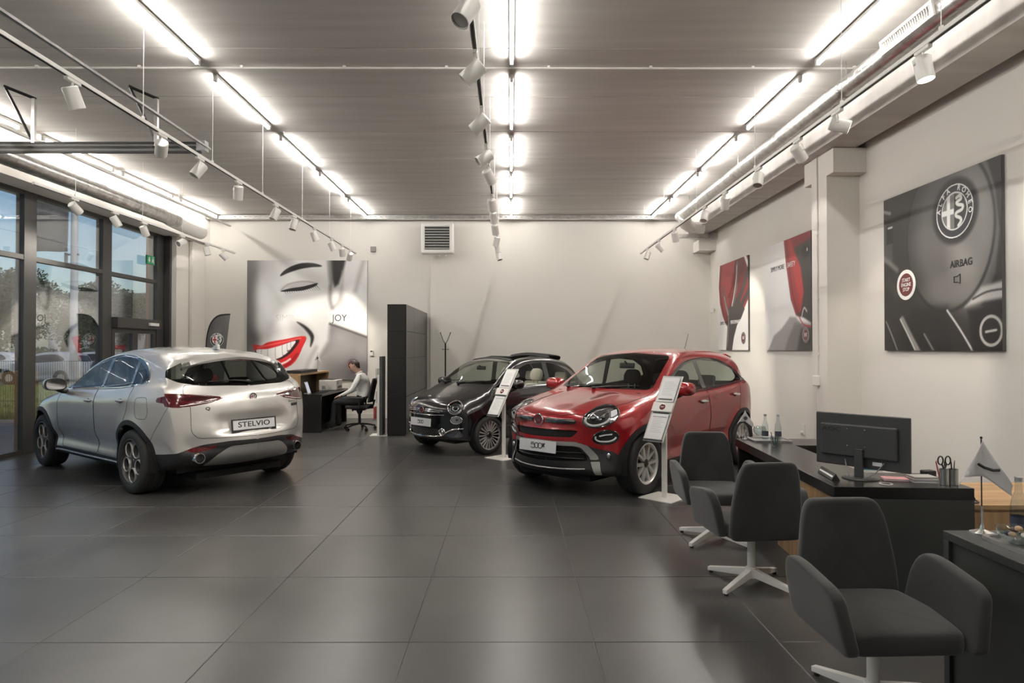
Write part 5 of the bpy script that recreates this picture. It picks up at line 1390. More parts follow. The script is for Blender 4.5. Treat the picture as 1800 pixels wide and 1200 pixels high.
pb, F_ = plate_board(red, p+Vector((.022, 0, 0)), (1, 0, .06), (-.06, 0, 1), .52, .125, None, 0)
logo500(pb, F_, .062, True)
wiper(red, b, 'front', [(-.05, 1.125), (.15, 1.15), (.50, 1.165)]); wiper(red, b, 'front', [(-.50, 1.125), (-.30, 1.155), (.02, 1.17)])
MB().bx(.93, .99, -.6, .6, 1.09, 1.10).build('cowl_panel', m_black, red)
p, _ = b.proj('top', -1.25, .0); MB().tube([(p.x, 0, p.z), (p.x-.06, 0, p.z+.04), (p.x-.16, 0, p.z+.24)], .005, 5, r_end=.003).ball((p.x, 0, p.z), (.04, .025, .02), 10, 6).build('roof_antenna', m_black, red)
MB().prism([(-1.60, 1.535), (-1.62, 1.55), (-1.80, 1.51), (-1.83, 1.485), (-1.70, 1.49)], -.5, .5, 'y').build('roof_spoiler', m_red, red, bevel=.01, smooth=True)
m_rv = M('mirror_plastic', (.02, .02, .02), .5)
MB().box((.30, 0, 1.40), (.03, .22, .07), (0, -.2, 0)).tube([(.30, 0, 1.42), (.36, 0, 1.46)], .012, 6).build('rear_view_mirror', m_rv, red, bevel=.012, smooth=True)
liners(S2, red, .22)
for a in S2['axles']:
    for sg in (1, -1): wheel(red, a, sg*(.89-.115), sg, .345, .228, .225, 'vee')
interior(red, S2, M('seat_black', (.018, .018, .018), .75), M('seat_black', (.018, .018, .018), .75), .72, 1.0, .02, .72, .40, -.85, .01)

# ---------------------------------------------------------------- black open-top city car
S3 = dict(axles=(1.15, -1.15), wheel_r=.298, arch=.332, arch_dz=.012, flare=.018, halfw=.815, N=110,
    top=[(1.85, .46), (1.849, .56), (1.842, .65), (1.815, .73), (1.76, .80), (1.64, .865), (1.45, .925), (1.28, .975), (1.18, 1.01), (1.10, 1.055), (.87, 1.22), (.64, 1.365), (.47, 1.435), (.27, 1.485), (-.1, 1.515), (-.5, 1.51), (-.9, 1.455), (-1.15, 1.35), (-1.36, 1.18), (-1.50, 1.0), (-1.60, .88), (-1.67, .75), (-1.71, .60)],
    bottom=[(1.85, .38), (1.84, .30), (1.76, .235), (1.6, .21), (1.2, .20), (0, .19), (-1.2, .21), (-1.55, .27), (-1.66, .36), (-1.71, .50)],
    plan=[(1.85, .60), (1.83, .67), (1.76, .735), (1.62, .775), (1.4, .80), (1.15, .812), (.6, .80), (0, .80), (-.7, .81), (-1.15, .815), (-1.45, .78), (-1.62, .70), (-1.71, .56)],
    side=[(-.8, .93), (-.65, .965), (-.5, .99), (-.32, 1.0), (-.16, .985), (-.06, .955), (0, .915)],
    belt=[(1.9, .72), (1.5, .86), (1.15, .94), (.7, .975), (-.3, 1.0), (-1.1, 1.01), (-1.75, .85)],
    roofw=[(1.9, .60), (1.1, .64), (.5, .59), (-.3, .56), (-1.1, .53), (-1.7, .56)],
    rad=[(1.9, .12), (1.5, .14), (1.2, .11), (1.05, .065), (.6, .06), (.2, .075), (-1.0, .09), (-1.71, .14)],
    crown=[(1.9, .03), (1.5, .07), (1.0, .05), (.5, .05), (0, .05), (-1.0, .06), (-1.7, .05)],
    sweep=(.25, .24, .95, -.9), ws_sweep=.14, rw_sweep=.12, rw0=-.7, ledge=.05)
m_blackp = M('black_paint', (.006, .006, .008), .2, coat=1, var=.05, scale=2, back=(.02, .02, .02))
cab = thing('city_car', 'small black retro city car with open fabric roof', 'car', (-.063, 11.29, 0), R(-135))
b = CarBody(S3)
arch_set(b, S3, m_blackp, cab, .04, False)
LV = ('yaw', 35); hu, hv = b.uv(LV, b.proj('front', .56, .735)[0]); lu, lv = b.uv(LV, b.proj('front', .575, .545)[0])
b.cut('head_lamp', LV, ell(hu, hv, .112, .098, 36, .2), nf=lambda n: n.x > -.3, cond=lambda c: c.x > 1.0 and c.y > .2)
b.cut('low_lamp', LV, ell(lu, lv, .092, .056, 32, .08), nf=lambda n: n.x > -.3, cond=lambda c: c.x > 1.0 and c.y > .2)
b.cut('air_grille', 'front', rpoly([(-.02, .415), (.40, .415), (.45, .375), (.38, .305), (-.02, .30)], .03), nf=lambda n: n.x > -.1)
b.cut('windscreen', 'front', rpoly([(-.02, 1.065), (.61, 1.06), (.655, 1.08), (.53, 1.395), (-.02, 1.435)], .035), nf=lambda n: n.x > .1 and n.z > .15, cond=lambda c: .2 < c.x < 1.3)
dlo = crom([(.94, 1.02), (.74, 1.165), (.47, 1.31), (.17, 1.40), (-.25, 1.425), (-.62, 1.39), (-.93, 1.27), (-1.10, 1.09), (-1.0, 1.04), (-.4, 1.02), (.4, 1.005)], 4, True)
b.cut('window_frame', 'side', dlo, nf=lambda n: n.y > .2)
b.cut('glass_a', 'side', rpoly([(.83, 1.04), (.70, 1.14), (.44, 1.275), (.15, 1.362), (-.24, 1.388), (-.27, 1.035), (.3, 1.025)], .02), only=('window_frame',))
b.cut('glass_b', 'side', rpoly([(-.38, 1.045), (-.35, 1.385), (-.60, 1.355), (-.88, 1.245), (-1.03, 1.095), (-.97, 1.065)], .03), only=('window_frame',))
b.cut('roof_hole', 'top', rpoly([(.36, -.1), (.34, .48), (-.56, .46), (-.58, -.1)], .05), nf=lambda n: n.z > .3, cond=lambda c: c.z > 1.2, delete=True)
fd = rpoly([(.92, 1.0), (.86, .85), (.76, .5), (.70, .30), (-.32, .30), (-.36, .65), (-.32, 1.01), (.3, .995)], .04)
b.cut('door_f', 'side', fd, nf=lambda n: n.y > .1)
bonl = [(1.77, 0), (1.75, .22), (1.66, .44), (1.50, .58), (1.25, .69), (.98, .68)]
b.cut('bonnet', 'top', rpoly([(1.76, -.02)]+bonl[1:]+[(1.06, .4), (1.11, -.02)], .03), nf=lambda n: n.z > .25, cond=lambda c: c.z > .7)
b.cut('rear_fabric', 'rear', rpoly([(-.02, 1.05), (.50, 1.08), (.46, 1.36), (-.02, 1.40)], .06), nf=lambda n: n.x < -.1, cond=lambda c: c.x < -.8)
b.cut('tail_lamp', 'side', rpoly([(-1.9, .90), (-1.55, .90), (-1.52, .70), (-1.9, .68)], .03), nf=lambda n: n.y > .1)
b.emit('body', 'body_shell', m_blackp, cab); b.emit('bonnet', 'bonnet', m_blackp, cab)
drs = b.emit('door_f', 'door', m_blackp, cab, 'split')
b.emit('windscreen', 'windscreen', m_cglass, cab); b.emit('window_frame', 'window_frame', m_gloss, cab, 'split')
for k in 'ab': b.emit('glass_'+k, 'side_window', m_cglass, cab, 'split', .003)
m_fab = M('roof_fabric', (.014, .014, .014), .9, bump=.2, bscale=300)
b.emit('rear_fabric', 'fabric_roof_rear', m_fab, cab, push=-.004); b.emit('tail_lamp', 'tail_lamp', m_lampr, cab, 'split')
ag = b.emit('air_grille', 'air_intake', m_gap, cab, push=.015)[0]
hl = b.emit('head_lamp', 'headlamp', m_refl, cab, 'split', .03); ll = b.emit('low_lamp', 'lower_lamp', m_refl, cab, 'split', .015)
b.emit('head_lamp', 'lamp_cover', m_lampg, cab, 'split'); b.emit('low_lamp', 'lamp_cover', m_lampg, cab, 'split')
for i, sg in enumerate((1, -1)):
    E = lambda cx, cz, rx, rz, an=0: ell(cx, cz, rx, rz, 32, an)
    b.line(LV, E(hu, hv, .112, .098, .2), .010, 6, True, 0, sg).build('lamp_bezel', m_chrome, hl[i], smooth=True)
    b.line(LV, E(hu, hv, .07, .062, .2), .010, 6, True, -.018, sg).build('light_ring', m_alloyd, hl[i], smooth=True)
    p, n_ = b.proj(LV, hu, hv, -.02, sg); MB().ball(p, (.03, .035, .035), 12, 8).build('projector', m_gloss, hl[i], smooth=True)
    b.line(LV, E(lu, lv, .092, .056, .08), .006, 6, True, 0, sg).build('lamp_bezel', m_chrome, ll[i], smooth=True)
    p, n_ = b.proj(LV, lu, lv, -.01, sg); MB().ball(p, (.014, .02, .02), 10, 6).build('bulb', m_alloyd, ll[i], smooth=True)
    for z, x0_, x1_ in ((.695, .075, .40), (.672, .075, .36)):
        b.line('front', [(x0_*sg, z), ((x0_+x1_)/2*sg, z-.002), (x1_*sg, z-.012)], .007, 6, False, .008).build('grille_whisker', m_chrome, cab, smooth=True)
    b.line('front', [(0, .615), (.2*sg, .615), (.42*sg, .62)], .006, 6, False, .006).build('chrome_strip', m_chrome, cab, smooth=True)
    b.line('front', [(0, .29), (.25*sg, .292), (.38*sg, .305), (.46*sg, .37), (.53*sg, .405), (.68*sg, .42)], .010, 6, False, .006).build('chrome_strip', m_chrome, cab, smooth=True)
    p, n_ = b.proj('front', .385*sg, .365, .002)
    fg = MB().lathe([(.052, 0), (.055, .014), (.045, .018), (.035, .006)], 24, frame(p, Vector((0, 0, 1)).cross(n_), (0, 0, 1))).build('fog_ring', m_chrome, cab, smooth=True)
    MB().ball(p, (.02, .033, .033), 12, 8).build('fog_lamp', m_refl, fg, smooth=True)
    b.line('side', fd, .0026, 4, True, 0, sg).build('door_gap', m_gap, cab)
    b.line('side', [(.94, .985), (.3, .995), (-.3, 1.01), (-1.0, 1.03)], .006, 5, False, .002, sg).build('belt_chrome', m_chrome, cab, smooth=True)
    b.line('side', [(1.0, .42), (0, .40), (-.85, .42)], .012, 5, False, .002, sg).build('side_moulding', m_trim, cab, smooth=True)
    p, n_ = b.proj('side', -.35, .85, 0, sg); MB().ball((p.x, p.y+.02*sg, p.z), (.09, .016, .018), 14, 8).build('door_handle', m_chrome, drs[i], smooth=True)
    p, _ = b.proj('side', .55, .96, 0, sg); mirror(cab, (.66, abs(p.y), .965), sg, m_blackp, .98)
    # roof side rails over the open roof
    MB().tube([(.34, sg*.49, b.proj('top', .38, .49)[0].z+.005), (-.1, sg*.49, b.proj('top', -.1, .52)[0].z+.012), (-.58, sg*.47, b.proj('top', -.62, .47)[0].z+.01)], .018, 6).build('roof_rail', m_trim, cab, smooth=True)
dots = MB()
for r_ in range(5):
    for k in range(-11, 12):
        y = (k+.5*(r_ % 2))*.034; z = .312+r_*.022
        if abs(y) > .33: continue
        p, n_ = b.proj('front', y, z, -.004); dots.ball(p, (.006, .008, .006), 5, 3)
tag(dots.build('grille_studs', m_satin, ag, fix=False), kind='stuff')
q = b.line('top', bonl, .003, 4); q2 = b.line('top', [(a, -c) for a, c in bonl], .003, 4)
MB().add(q.v, q.f).add(q2.v, q2.f).build('bonnet_gap', m_gap, cab)
p, n_ = b.proj('front', 0, .685); circ_badge(cab, p+Vector((.012, 0, 0)), (1, 0, .3), (0, 0, 1), .055, 'fiat')
p, n_ = b.proj('front', 0, .50)
pb, F_ = plate_board(cab, p+Vector((.014, 0, 0)), (1, 0, .06), (-.06, 0, 1), .50, .12, None, 0); logo500(pb, F_, .055)
wiper(cab, b, 'front', [(-.02, 1.06), (.15, 1.085), (.46, 1.10)]); wiper(cab, b, 'front', [(-.42, 1.06), (-.25, 1.09), (.02, 1.105)])
for sg in (1, -1):
    p, n_ = b.proj('top', 1.60, .12*sg); MB().ball(p, (.025, .03, .014), 10, 6).build('washer_jet', m_chrome, cab, smooth=True)
# folded roof stack and front deflector
rs = thing('folded', None, None); bpy.data.objects.remove(rs)
zr = b.proj('top', -.66, 0)[0].z
st = MB()
for k, (xa, za, ln) in enumerate(((-.56, .012, .30), (-.58, .028, .29), (-.60, .044, .27))):
    for i in range(1):
        vs = []; n_ = 12
        for j in range(-n_, n_+1):
            y = .47*j/n_; cz = -.045*(j/n_)**2
            for (dx, dz) in ((.04, .0), (.02, .014), (-ln, .008), (-ln-.03, -.012), (-ln, -.022), (0, -.014)): vs.append((xa+dx, y, zr+za+dz+cz+(-.10*max(0, -dx)**1.6)))
        m_ = 6; fs = []
        for j in range(2*n_):
            for q in range(m_): fs.append((j*m_+q, j*m_+(q+1) % m_, (j+1)*m_+(q+1) % m_, (j+1)*m_+q))
        st.add(vs, fs)
st.build('folded_fabric_roof', m_fab, cab, smooth=True)
vs = []
dfl = MB(); zt = [b.proj('top', .38, .46*j/8)[0] for j in range(-8, 9)]
for j, p in enumerate(zt): vs += [(.39, p.y, p.z+.002), (.35, p.y, p.z+.024), (.32, p.y, p.z+.022), (.31, p.y, p.z-.002)]
dfl.add(vs, [(j*4+q, j*4+(q+1) % 4, (j+1)*4+(q+1) % 4, (j+1)*4+q) for j in range(16) for q in range(4)]).build('wind_deflector', m_trim, cab, smooth=True)
MB().box((.60, 0, 1.30), (.03, .2, .06), (0, -.2, 0)).tube([(.60, 0, 1.32), (.66, 0, 1.345)], .012, 6).build('rear_view_mirror', m_rv, cab, bevel=.012, smooth=True)
liners(S3, cab, .2)
for a in S3['axles']:
    for sg in (1, -1): wheel(cab, a, sg*(.805-.10), sg, .298, .232, .20, 'multi')
m_cream = M('seat_cream', (.62, .57, .48), .65)
interior(cab, S3, m_cream, m_cream, .80, .95, .08, .66, .36, -.62, .0, M('dash_dark', (.03, .03, .03), .5))

# ---------------------------------------------------------------- parked cars in the yard
def parked(X, Y, rz, col, lab, k):
    m = M('yard_paint_%d' % k, col, .3, coat=1, back=(.02, .02, .02))
    S = dict(S2); S['N'] = 36; S['dents'] = []
    t = thing('parked_car', lab, 'car', (X, Y, -.14), rz, 'cars parked in the yard')
    b_ = CarBody(S)
    for a in S['axles']: b_.cut('void', 'side', ell(a, .35, .38, .38, 24), only=None, nf=lambda n: True, cond=lambda c: c.y > .42, delete=True)
    b_.cut('glass_s', 'side', crom([(.80, 1.09), (.30, 1.36), (-.4, 1.48), (-1.0, 1.46), (-1.40, 1.2), (-.5, 1.11)], 3, True), nf=lambda n: n.y > .2)
    b_.cut('glass_f', 'front', [(-.02, 1.135), (.63, 1.13), (.52, 1.5), (-.02, 1.53)], nf=lambda n: n.x > .1 and n.z > .15, cond=lambda c: -.1 < c.x < 1.2)
    b_.cut('glass_r', 'rear', [(-.02, 1.12), (.55, 1.15), (.5, 1.42), (-.02, 1.45)], nf=lambda n: n.x < -.1, cond=lambda c: c.x < -1.5)
    b_.emit('body', 'body_shell', m, t)
    b_.emit('glass_s', 'side_window', m_gloss, t, 'split'); b_.emit('glass_f', 'windscreen', m_gloss, t); b_.emit('glass_r', 'rear_window', m_gloss, t)
    for a in S['axles']:
        for sg in (1, -1):
            w_ = MB().lathe([(.2, .1), (.33, .11), (.345, .06), (.345, -.08), (.2, -.1)], 20, Matrix.Translation((a, sg*.77, .345)) @ Matrix.Rotation(-pi/2*sg, 4, 'X')).build('wheel', m_tyre, t, smooth=True)
            MB().lathe([(0, .07), (.2, .09)], 16, Matrix.Translation((a, sg*.77, .345)) @ Matrix.Rotation(-pi/2*sg, 4, 'X')).build('rim', m_alloy, w_, smooth=True)
    MB().bx(-1.8, 1.8, -.5, .5, .2, .5).build('underbody', m_gap, t)
    return t
parked(-23.0, 32.2, R(178), (.45, .46, .48), 'silver car parked outside, left of the pale mast', 0)
parked(-17.9, 31.2, R(5), (.03, .03, .035), 'dark car parked outside, right of the pale mast', 1)
parked(-27.9, 35.2, R(170), (.65, .65, .66), 'white car parked outside at the far left', 2)
parked(-21.9, 35.6, R(2), (.6, .6, .62), 'white car parked outside in the row behind', 3)

# ================================================================ POSTERS
m_print = printed('poster_print', .42)
m_board = M('poster_board_edge', (.10, .10, .10), .5)
def poster(lab, o, xdir, w, h, cv):
    F_ = frame(o, xdir, (0, 0, 1)); t = thing('poster', lab, 'poster', o)
    Fl = F_.copy(); Fl.translation = (0, 0, 0)
    MB().bx(0, w, 0, h, -.035, -.002).xf(Fl).build('board', m_board, t)
    cv.mesh('print', m_print, t, Fl)
    return t, Fl
def fiat_logo(t, Fl, x, y, r, z=.002):
    A = Fl @ Matrix.Translation((x, y, z))
    b_ = MB().lathe([(0, .001), (r*.8, .001)], 32, A).build('logo', m_fiatred, t)
    MB().lathe([(r*.8, .001), (r*.8, .003), (r, .003), (r, 0)], 32, A).build('logo_ring', M('logo_silver', (.22, .22, .22), .3, metal=.5), b_); 
    MB().lathe([(r*.70, .0015), (r*.73, .0015)], 32, A).build('logo_line', m_plate, b_)
    text_mb('FIAT', r*.74, A @ Matrix.Translation((0, 0, .002)), sx=.62, bold=.006*r).build('lettering', m_plate, b_)
# --- smile poster on the back wall
w, h = 2.81, 2.79
cv = Canvas(w, h, 340, 338, (226, 224, 222))
K = lambda x, y: ((x-115)/703*w, (830-y)/708*h)
Q = lambda *p: [K(*q) for q in p]
U = w/703
cv.oval(*K(300, 330), 190*U, 260*U, (252, 251, 250), .6)
cv.mix(cv.ss(.5, 0, cv.X)*.75, (120, 116, 115)); cv.mix(cv.ss(.9, .0, cv.X)*cv.ss(h-.0, h-.9, cv.Y)*0+cv.ss(h-.9, h, cv.Y)*cv.ss(1.4, .1, cv.X)*.55, (110, 106, 105))
cv.oval(*K(150, 280), 30*U, 120*U, (96, 92, 92), .9, .7); cv.oval(*K(190, 330), 40*U, 90*U, (250, 250, 250), .9, .6)
cv.poly(Q((640, 110), (830, 110), (830, 600), (600, 520), (610, 400), (650, 300)), (222, 220, 219), .05)
cv.poly(Q((660, 300), (760, 270), (830, 330), (830, 580), (600, 500), (620, 400)), (250, 249, 248), .12)
cv.oval(*K(640, 320), 44*U, 85*U, (206, 203, 202), .35); cv.oval(*K(632, 350), 26*U, 45*U, (236, 234, 233), .5)
cv.poly(Q((596, 110), (694, 110), (672, 200), (650, 262), (628, 280), (610, 235)), (34, 32, 32), .05); cv.poly(Q((580, 110), (610, 110), (620, 260), (600, 290), (588, 200)), (120, 116, 115), .05, .8)
cv.stroke(Q((676, 190), (668, 290), (650, 365), (618, 404)), 4*U, (168, 164, 162), .06, .8); cv.stroke(Q((612, 404), (600, 350), (604, 280)), 8*U, (128, 124, 123), .07, .9)
cv.stroke(Q((800, 110), (770, 220), (750, 300)), 10*U, (176, 172, 170), .08)
cv.poly(Q((600, 495), (700, 530), (830, 578), (830, 840), (470, 840), (520, 720), (590, 600)), (132, 128, 128), .07)
cv.poly(Q((640, 540), (830, 610), (830, 700), (560, 700)), (170, 166, 166), .25, .7); cv.oval(*K(760, 800), 120*U, 60*U, (96, 92, 93), .9, .7)
cv.stroke(Q((600, 500), (700, 536), (818, 580)), 5*U, (84, 80, 80), .03)
cv.oval(*K(430, 760), 110*U, 90*U, (205, 202, 201), .8, .8); cv.stroke(Q((520, 640), (470, 740), (440, 840)), 8*U, (168, 164, 163), .08, .8)
cv.oval(*K(230, 545), 95*U, 50*U, (186, 182, 181), .8, .8); cv.oval(*K(150, 560), 40*U, 70*U, (70, 67, 68), .9, .8); cv.oval(*K(205, 500), 50*U, 60*U, (240, 239, 238), .8, .7)
cv.oval(*K(430, 540), 70*U, 45*U, (176, 172, 171), .9, .8, ang=-.6)
cv.stroke(Q((408, 488), (455, 520), (490, 560), (497, 590), (487, 636)), 11*U, (30, 28, 29), .03, taper=1)
cv.stroke(Q((308, 215), (350, 185), (420, 158), (490, 150), (553, 156)), 16*U, (26, 24, 25), .018, taper=1)
cv.stroke(Q((315, 300), (350, 268), (420, 250), (480, 250), (525, 262)), 3*U, (150, 145, 143), .03)
cv.oval(*K(420, 275), 90*U, 22*U, (208, 204, 202), .6, .9, ang=.12)
cv.stroke(Q((312, 306), (370, 297), (440, 289), (500, 272), (528, 258)), 11*U, (18, 17, 18), .012, taper=1)
for k in range(16):
    x0_ = 335+k*12; y0_ = 302-(x0_-335)*.19
    cv.stroke(Q((x0_, y0_), (x0_+4+k*.6, y0_+12), (x0_+12+k*1.3, y0_+22+k*.8)), 2.4*U, (26, 24, 25), .006, taper=2)
cv.oval(*K(440, 335), 90*U, 22*U, (226, 223, 221), .8, .7)
lip = (214, 42, 44)
cv.poly(Q((150, 622), (200, 628), (240, 608), (330, 592), (457, 573), (440, 640), (405, 712), (362, 752), (300, 772), (250, 752), (205, 712), (165, 668)), lip, .012, curve=4)
cv.poly(Q((165, 655), (240, 648), (310, 628), (420, 592), (392, 650), (345, 694), (285, 716), (228, 714), (185, 690)), (58, 20, 24), .012, curve=4)
cv.poly(Q((172, 652), (235, 648), (310, 628), (398, 600), (378, 640), (345, 676), (300, 704), (250, 712), (205, 702), (180, 680)), (242, 240, 238), .01, curve=4)
for (x0_, y0_, x1_, y1_) in ((200, 652, 202, 690), (238, 648, 240, 712), (282, 636, 284, 710), (322, 624, 326, 690), (350, 615, 354, 668), (372, 608, 374, 642)):
    cv.stroke(Q((x0_, y0_), ((x0_+x1_)/2-2, (y0_+y1_)/2), (x1_, y1_)), 1.6*U, (150, 142, 140), .010, .8)
for x0_, y0_ in ((220, 712), (262, 716), (304, 708), (338, 688), (362, 660)): cv.oval(*K(x0_, y0_), 12*U, 5*U, (70, 30, 32), .5, .7)
cv.stroke(Q((240, 736), (300, 756), (360, 736), (410, 680)), 8*U, (168, 22, 28), .03); cv.stroke(Q((318, 736), (345, 724), (368, 708)), 6*U, (255, 222, 218), .015)
cv.stroke(Q((180, 640), (260, 622), (340, 604), (430, 584)), 4*U, (240, 96, 90), .012)
cv.mix(cv.ss(.35, 0, cv.X)*.6, (90, 86, 86))
x0p = (434-897)/FPX*15.1; z0p = CAM_H-(667-613)/FPX*15.1
tp, Fl = poster('large poster of a smiling woman with red lips on the back wall', (x0p, YB-.0, z0p), (1, 0, 0), w, h, cv)
tp.location.y = 15.11
def ptext(t, Fl, s_, x, y, size, mat, sx=1.0, align='LEFT', bold=0, rot=0):
    return text_mb(s_, size, Fl @ Matrix.Translation((x, y, .003)) @ Matrix.Rotation(rot, 4, 'Z'), sx=sx, align=align, bold=bold).build('lettering', mat, t)
m_inkg = M('grey_ink', (.06, .06, .06), .5)
m_inkw = M('white_ink', (.80, .79, .78), .45)
ptext(tp, Fl, 'SIMPLY', *K(282, 466), .215, m_inkw, .92); ptext(tp, Fl, 'MORE', *K(470, 466), .215, m_inkw, .92); ptext(tp, Fl, 'JOY', *K(614, 466), .225, m_inkg, .9)
fiat_logo(tp, Fl, *K(735, 745), .165)
# --- right wall posters (they run along -y seen from the room)
def rposter(lab, yl, w, h, z0, cv): return poster(lab, (XR-.036, yl, z0), (0, -1, 0), w, h, cv)
w, h = 1.80, 1.86
cv = Canvas(w, h, 110, 110, (226, 224, 222)); Q = lambda *p: [(a*w, c*h) for a, c in p]
cv.poly(Q((.07, 1.02), (.02, .75), (.06, .55), (.16, .40), (.30, .28), (.55, .30), (.85, .42), (1.02, .55), (1.02, 1.02)), (122, 40, 43), .02)
cv.poly(Q((.15, 1.02), (.10, .7), (.22, .45), (.36, .5), (.5, .8), (.62, 1.02)), (150, 58, 61), .05); cv.poly(Q((.6, 1.02), (.55, .7), (.7, .5), (.95, .7), (.9, 1.02)), (96, 32, 35), .05)
cv.stroke(Q((.12, 1.0), (.08, .7), (.2, .42)), .012, (70, 20, 24), .02); cv.stroke(Q((.78, 1.02), (.55, .75), (.36, .6)), .02, (92, 26, 30), .03); cv.stroke(Q((.90, 1.02), (1.0, .9)), .05, (226, 224, 222), .02)
dk = (58, 54, 53); md = (92, 88, 86)
cv.poly(Q((.28, -.02), (.33, .25), (.31, .34), (.36, .46), (.48, .52), (.56, .6), (.70, .56), (.90, .44), (.78, .34), (.66, .28), (.55, .14), (.48, -.02)), dk, .015)
cv.stroke(Q((.38, .42), (.26, .56), (.20, .66), (.19, .72)), .05, md, .015); cv.stroke(Q((.52, .52), (.62, .66), (.66, .82), (.67, .95)), .06, md, .015); cv.stroke(Q((.66, .52), (.80, .62), (.92, .74), (.99, .84)), .07, dk, .02); cv.stroke(Q((.70, .44), (.88, .54), (1.0, .62)), .06, dk, .02)
cv.stroke(Q((.49, .50), (.56, .62), (.63, .78), (.655, .93)), .018, (196, 190, 186), .012); cv.stroke(Q((.36, .40), (.29, .5), (.22, .62)), .015, (180, 175, 170), .012); cv.stroke(Q((.33, .05), (.36, .25), (.37, .38)), .02, (130, 126, 122), .02)
t1, Fl = rposter('poster of a dark hand on a red shape reading simply more performance', 14.39, w, h, 1.595, cv)
ptext(t1, Fl, 'SIMPLY MORE', .14, .58, .105, m_inkg, .82); ptext(t1, Fl, 'PERFORMANCE', .80, .58, .105, m_inkw, .82); fiat_logo(t1, Fl, .86*w, .13*h, .12)
cv = Canvas(w, h, 110, 110, (232, 231, 230)); 
cv.mix(cv.ss(.5*w, 0, cv.X)*.6, (206, 203, 200))
cv.poly(Q((.45, 1.02), (.50, .8), (.60, .45), (.72, .30), (.86, .28), (1.02, .22), (1.02, 1.02)), (60, 56, 56), .02)
cv.poly(Q((.45, 1.02), (.50, .78), (.60, .46), (.70, .31), (.80, .33), (.86, .5), (.80, .72), (.66, .86), (.66, 1.02)), (146, 52, 54), .015); cv.poly(Q((.55, 1.02), (.60, .82), (.72, .55), (.80, .34), (.86, .5), (.80, .72), (.68, .88)), (172, 60, 62), .05)
cv.stroke(Q((.50, 1.0), (.56, .78), (.64, .5), (.74, .33)), .016, (100, 34, 38), .02); cv.poly(Q((.62, 1.02), (.66, .90), (.85, .92), (1.02, .94), (1.02, 1.02)), (128, 50, 54), .03)
cv.oval(.90*w, .84*h, .08*w, .05*h, (24, 22, 22), .4); cv.oval(.93*w, .85*h, .012*w, .015*h, (220, 220, 220), .3)
cv.poly(Q((.06, -.02), (.22, .14), (.40, .20), (.58, .30), (.70, .29), (.82, .22), (.90, .1), (1.02, .05), (1.02, -.05)), (150, 146, 146), .03); cv.poly(Q((.45, -.02), (.55, .12), (.68, .24), (.80, .24), (1.02, .22), (1.02, -.05)), (104, 100, 100), .05, .8); cv.poly(Q((.72, -.02), (.80, .18), (1.02, .2), (1.02, -.05)), (62, 58, 58), .05)
cv.stroke(Q((.80, .24), (.86, .36), (.92, .33)), .012, (230, 228, 226), .012); cv.stroke(Q((.76, .30), (.86, .22), (1.02, .20)), .012, (170, 40, 44), .012)
t2, Fl = rposter('poster of a pale figure and red shape reading simply more safety', 11.75, w, h, 1.595, cv)
ptext(t2, Fl, 'SIMPLY MORE', .27, 1.42, .118, m_inkg, .78); ptext(t2, Fl, 'SAFETY', .95, 1.42, .118, m_inkw, .80); fiat_logo(t2, Fl, .90*w, .13*h, .125)
w, h = 1.92, 1.86
cv = Canvas(w, h, 200, 210, (46, 44, 42)); Q = lambda *p: [(a*w, c*h) for a, c in p]
cv.poly(Q((-.02, 1.02), (-.02, .86), (.10, .80), (.09, .56), (-.02, .60)), (84, 82, 80), .02, .8); cv.stroke(Q((-.02, .93), (.07, .9)), .02, (150, 148, 145), .015); cv.stroke(Q((-.02, .62), (.05, .58), (.14, .52)), .03, (120, 117, 114), .03); cv.poly(Q((.03, .70), (.10, .70), (.10, .82), (.03, .83)), (28, 27, 26), .008); cv.stroke(Q((.05, .805), (.09, .805)), .012, (215, 213, 210), .006)
cv.oval(.60*w, .68*h, .36*w, .46*h, (62, 60, 58), .04); cv.oval(.66*w, .68*h, .33*w, .43*h, (98, 95, 93), .25); cv.oval(.80*w, .66*h, .17*w, .40*h, (150, 147, 144), .5, .9); cv.oval(.62*w, .34*h, .22*w, .09*h, (130, 127, 124), .7, .7)
cv.oval(.60*w, .68*h, .365*w, .465*h, (30, 29, 28), .03, ring=.04); cv.poly(Q((.90, 1.02), (.96, .85), (.99, .62), (.96, .40), (.86, .24), (1.02, .22), (1.02, 1.02)), (40, 38, 37), .02)
cv.oval(.665*w, .785*h, .345, .345, (34, 33, 32), .10)
cv.poly(Q((.08, .02), (.30, -.02), (.62, -.02), (.60, .25), (.30, .25)), (34, 33, 32), .08); cv.stroke(Q((.19, .20), (.28, .08), (.36, -.02)), .035, (150, 147, 144), .02); cv.stroke(Q((.17, .20), (.26, .08), (.33, -.02)), .010, (225, 223, 220), .008)
cv.stroke(Q((.60, .23), (.70, .12), (.81, -.02)), .012, (220, 218, 215), .008); cv.stroke(Q((.02, .19), (.08, .10), (.15, -.02)), .012, (150, 148, 146), .01); cv.stroke(Q((.40, .1), (.5, -.02)), .012, (140, 138, 135), .012)
cv.poly(Q((.74, .24), (.86, .34), (1.02, .36), (1.02, .27), (.86, .26)), (206, 203, 200), .03); cv.stroke(Q((.80, .28), (.9, .31), (1.02, .315)), .01, (60, 58, 56), .01); cv.poly(Q((.76, .22), (1.02, .25), (1.02, -.02), (.80, -.02)), (30, 29, 28), .03)
cv.oval(.925*w, .105*h, .155, .155, (206, 204, 200), .04, ring=.2); cv.stroke(Q((.89, .10), (.96, .108)), .012, (215, 213, 210), .006); cv.stroke(Q((.05, .45), (.14, .36)), .06, (64, 62, 60), .05)
cv.C *= .86
t3, Fl = rposter('monochrome poster of a steering wheel airbag with round badge', 8.0, w, h, 1.60, cv)
bc = (.665*w, .785*h); br = .285
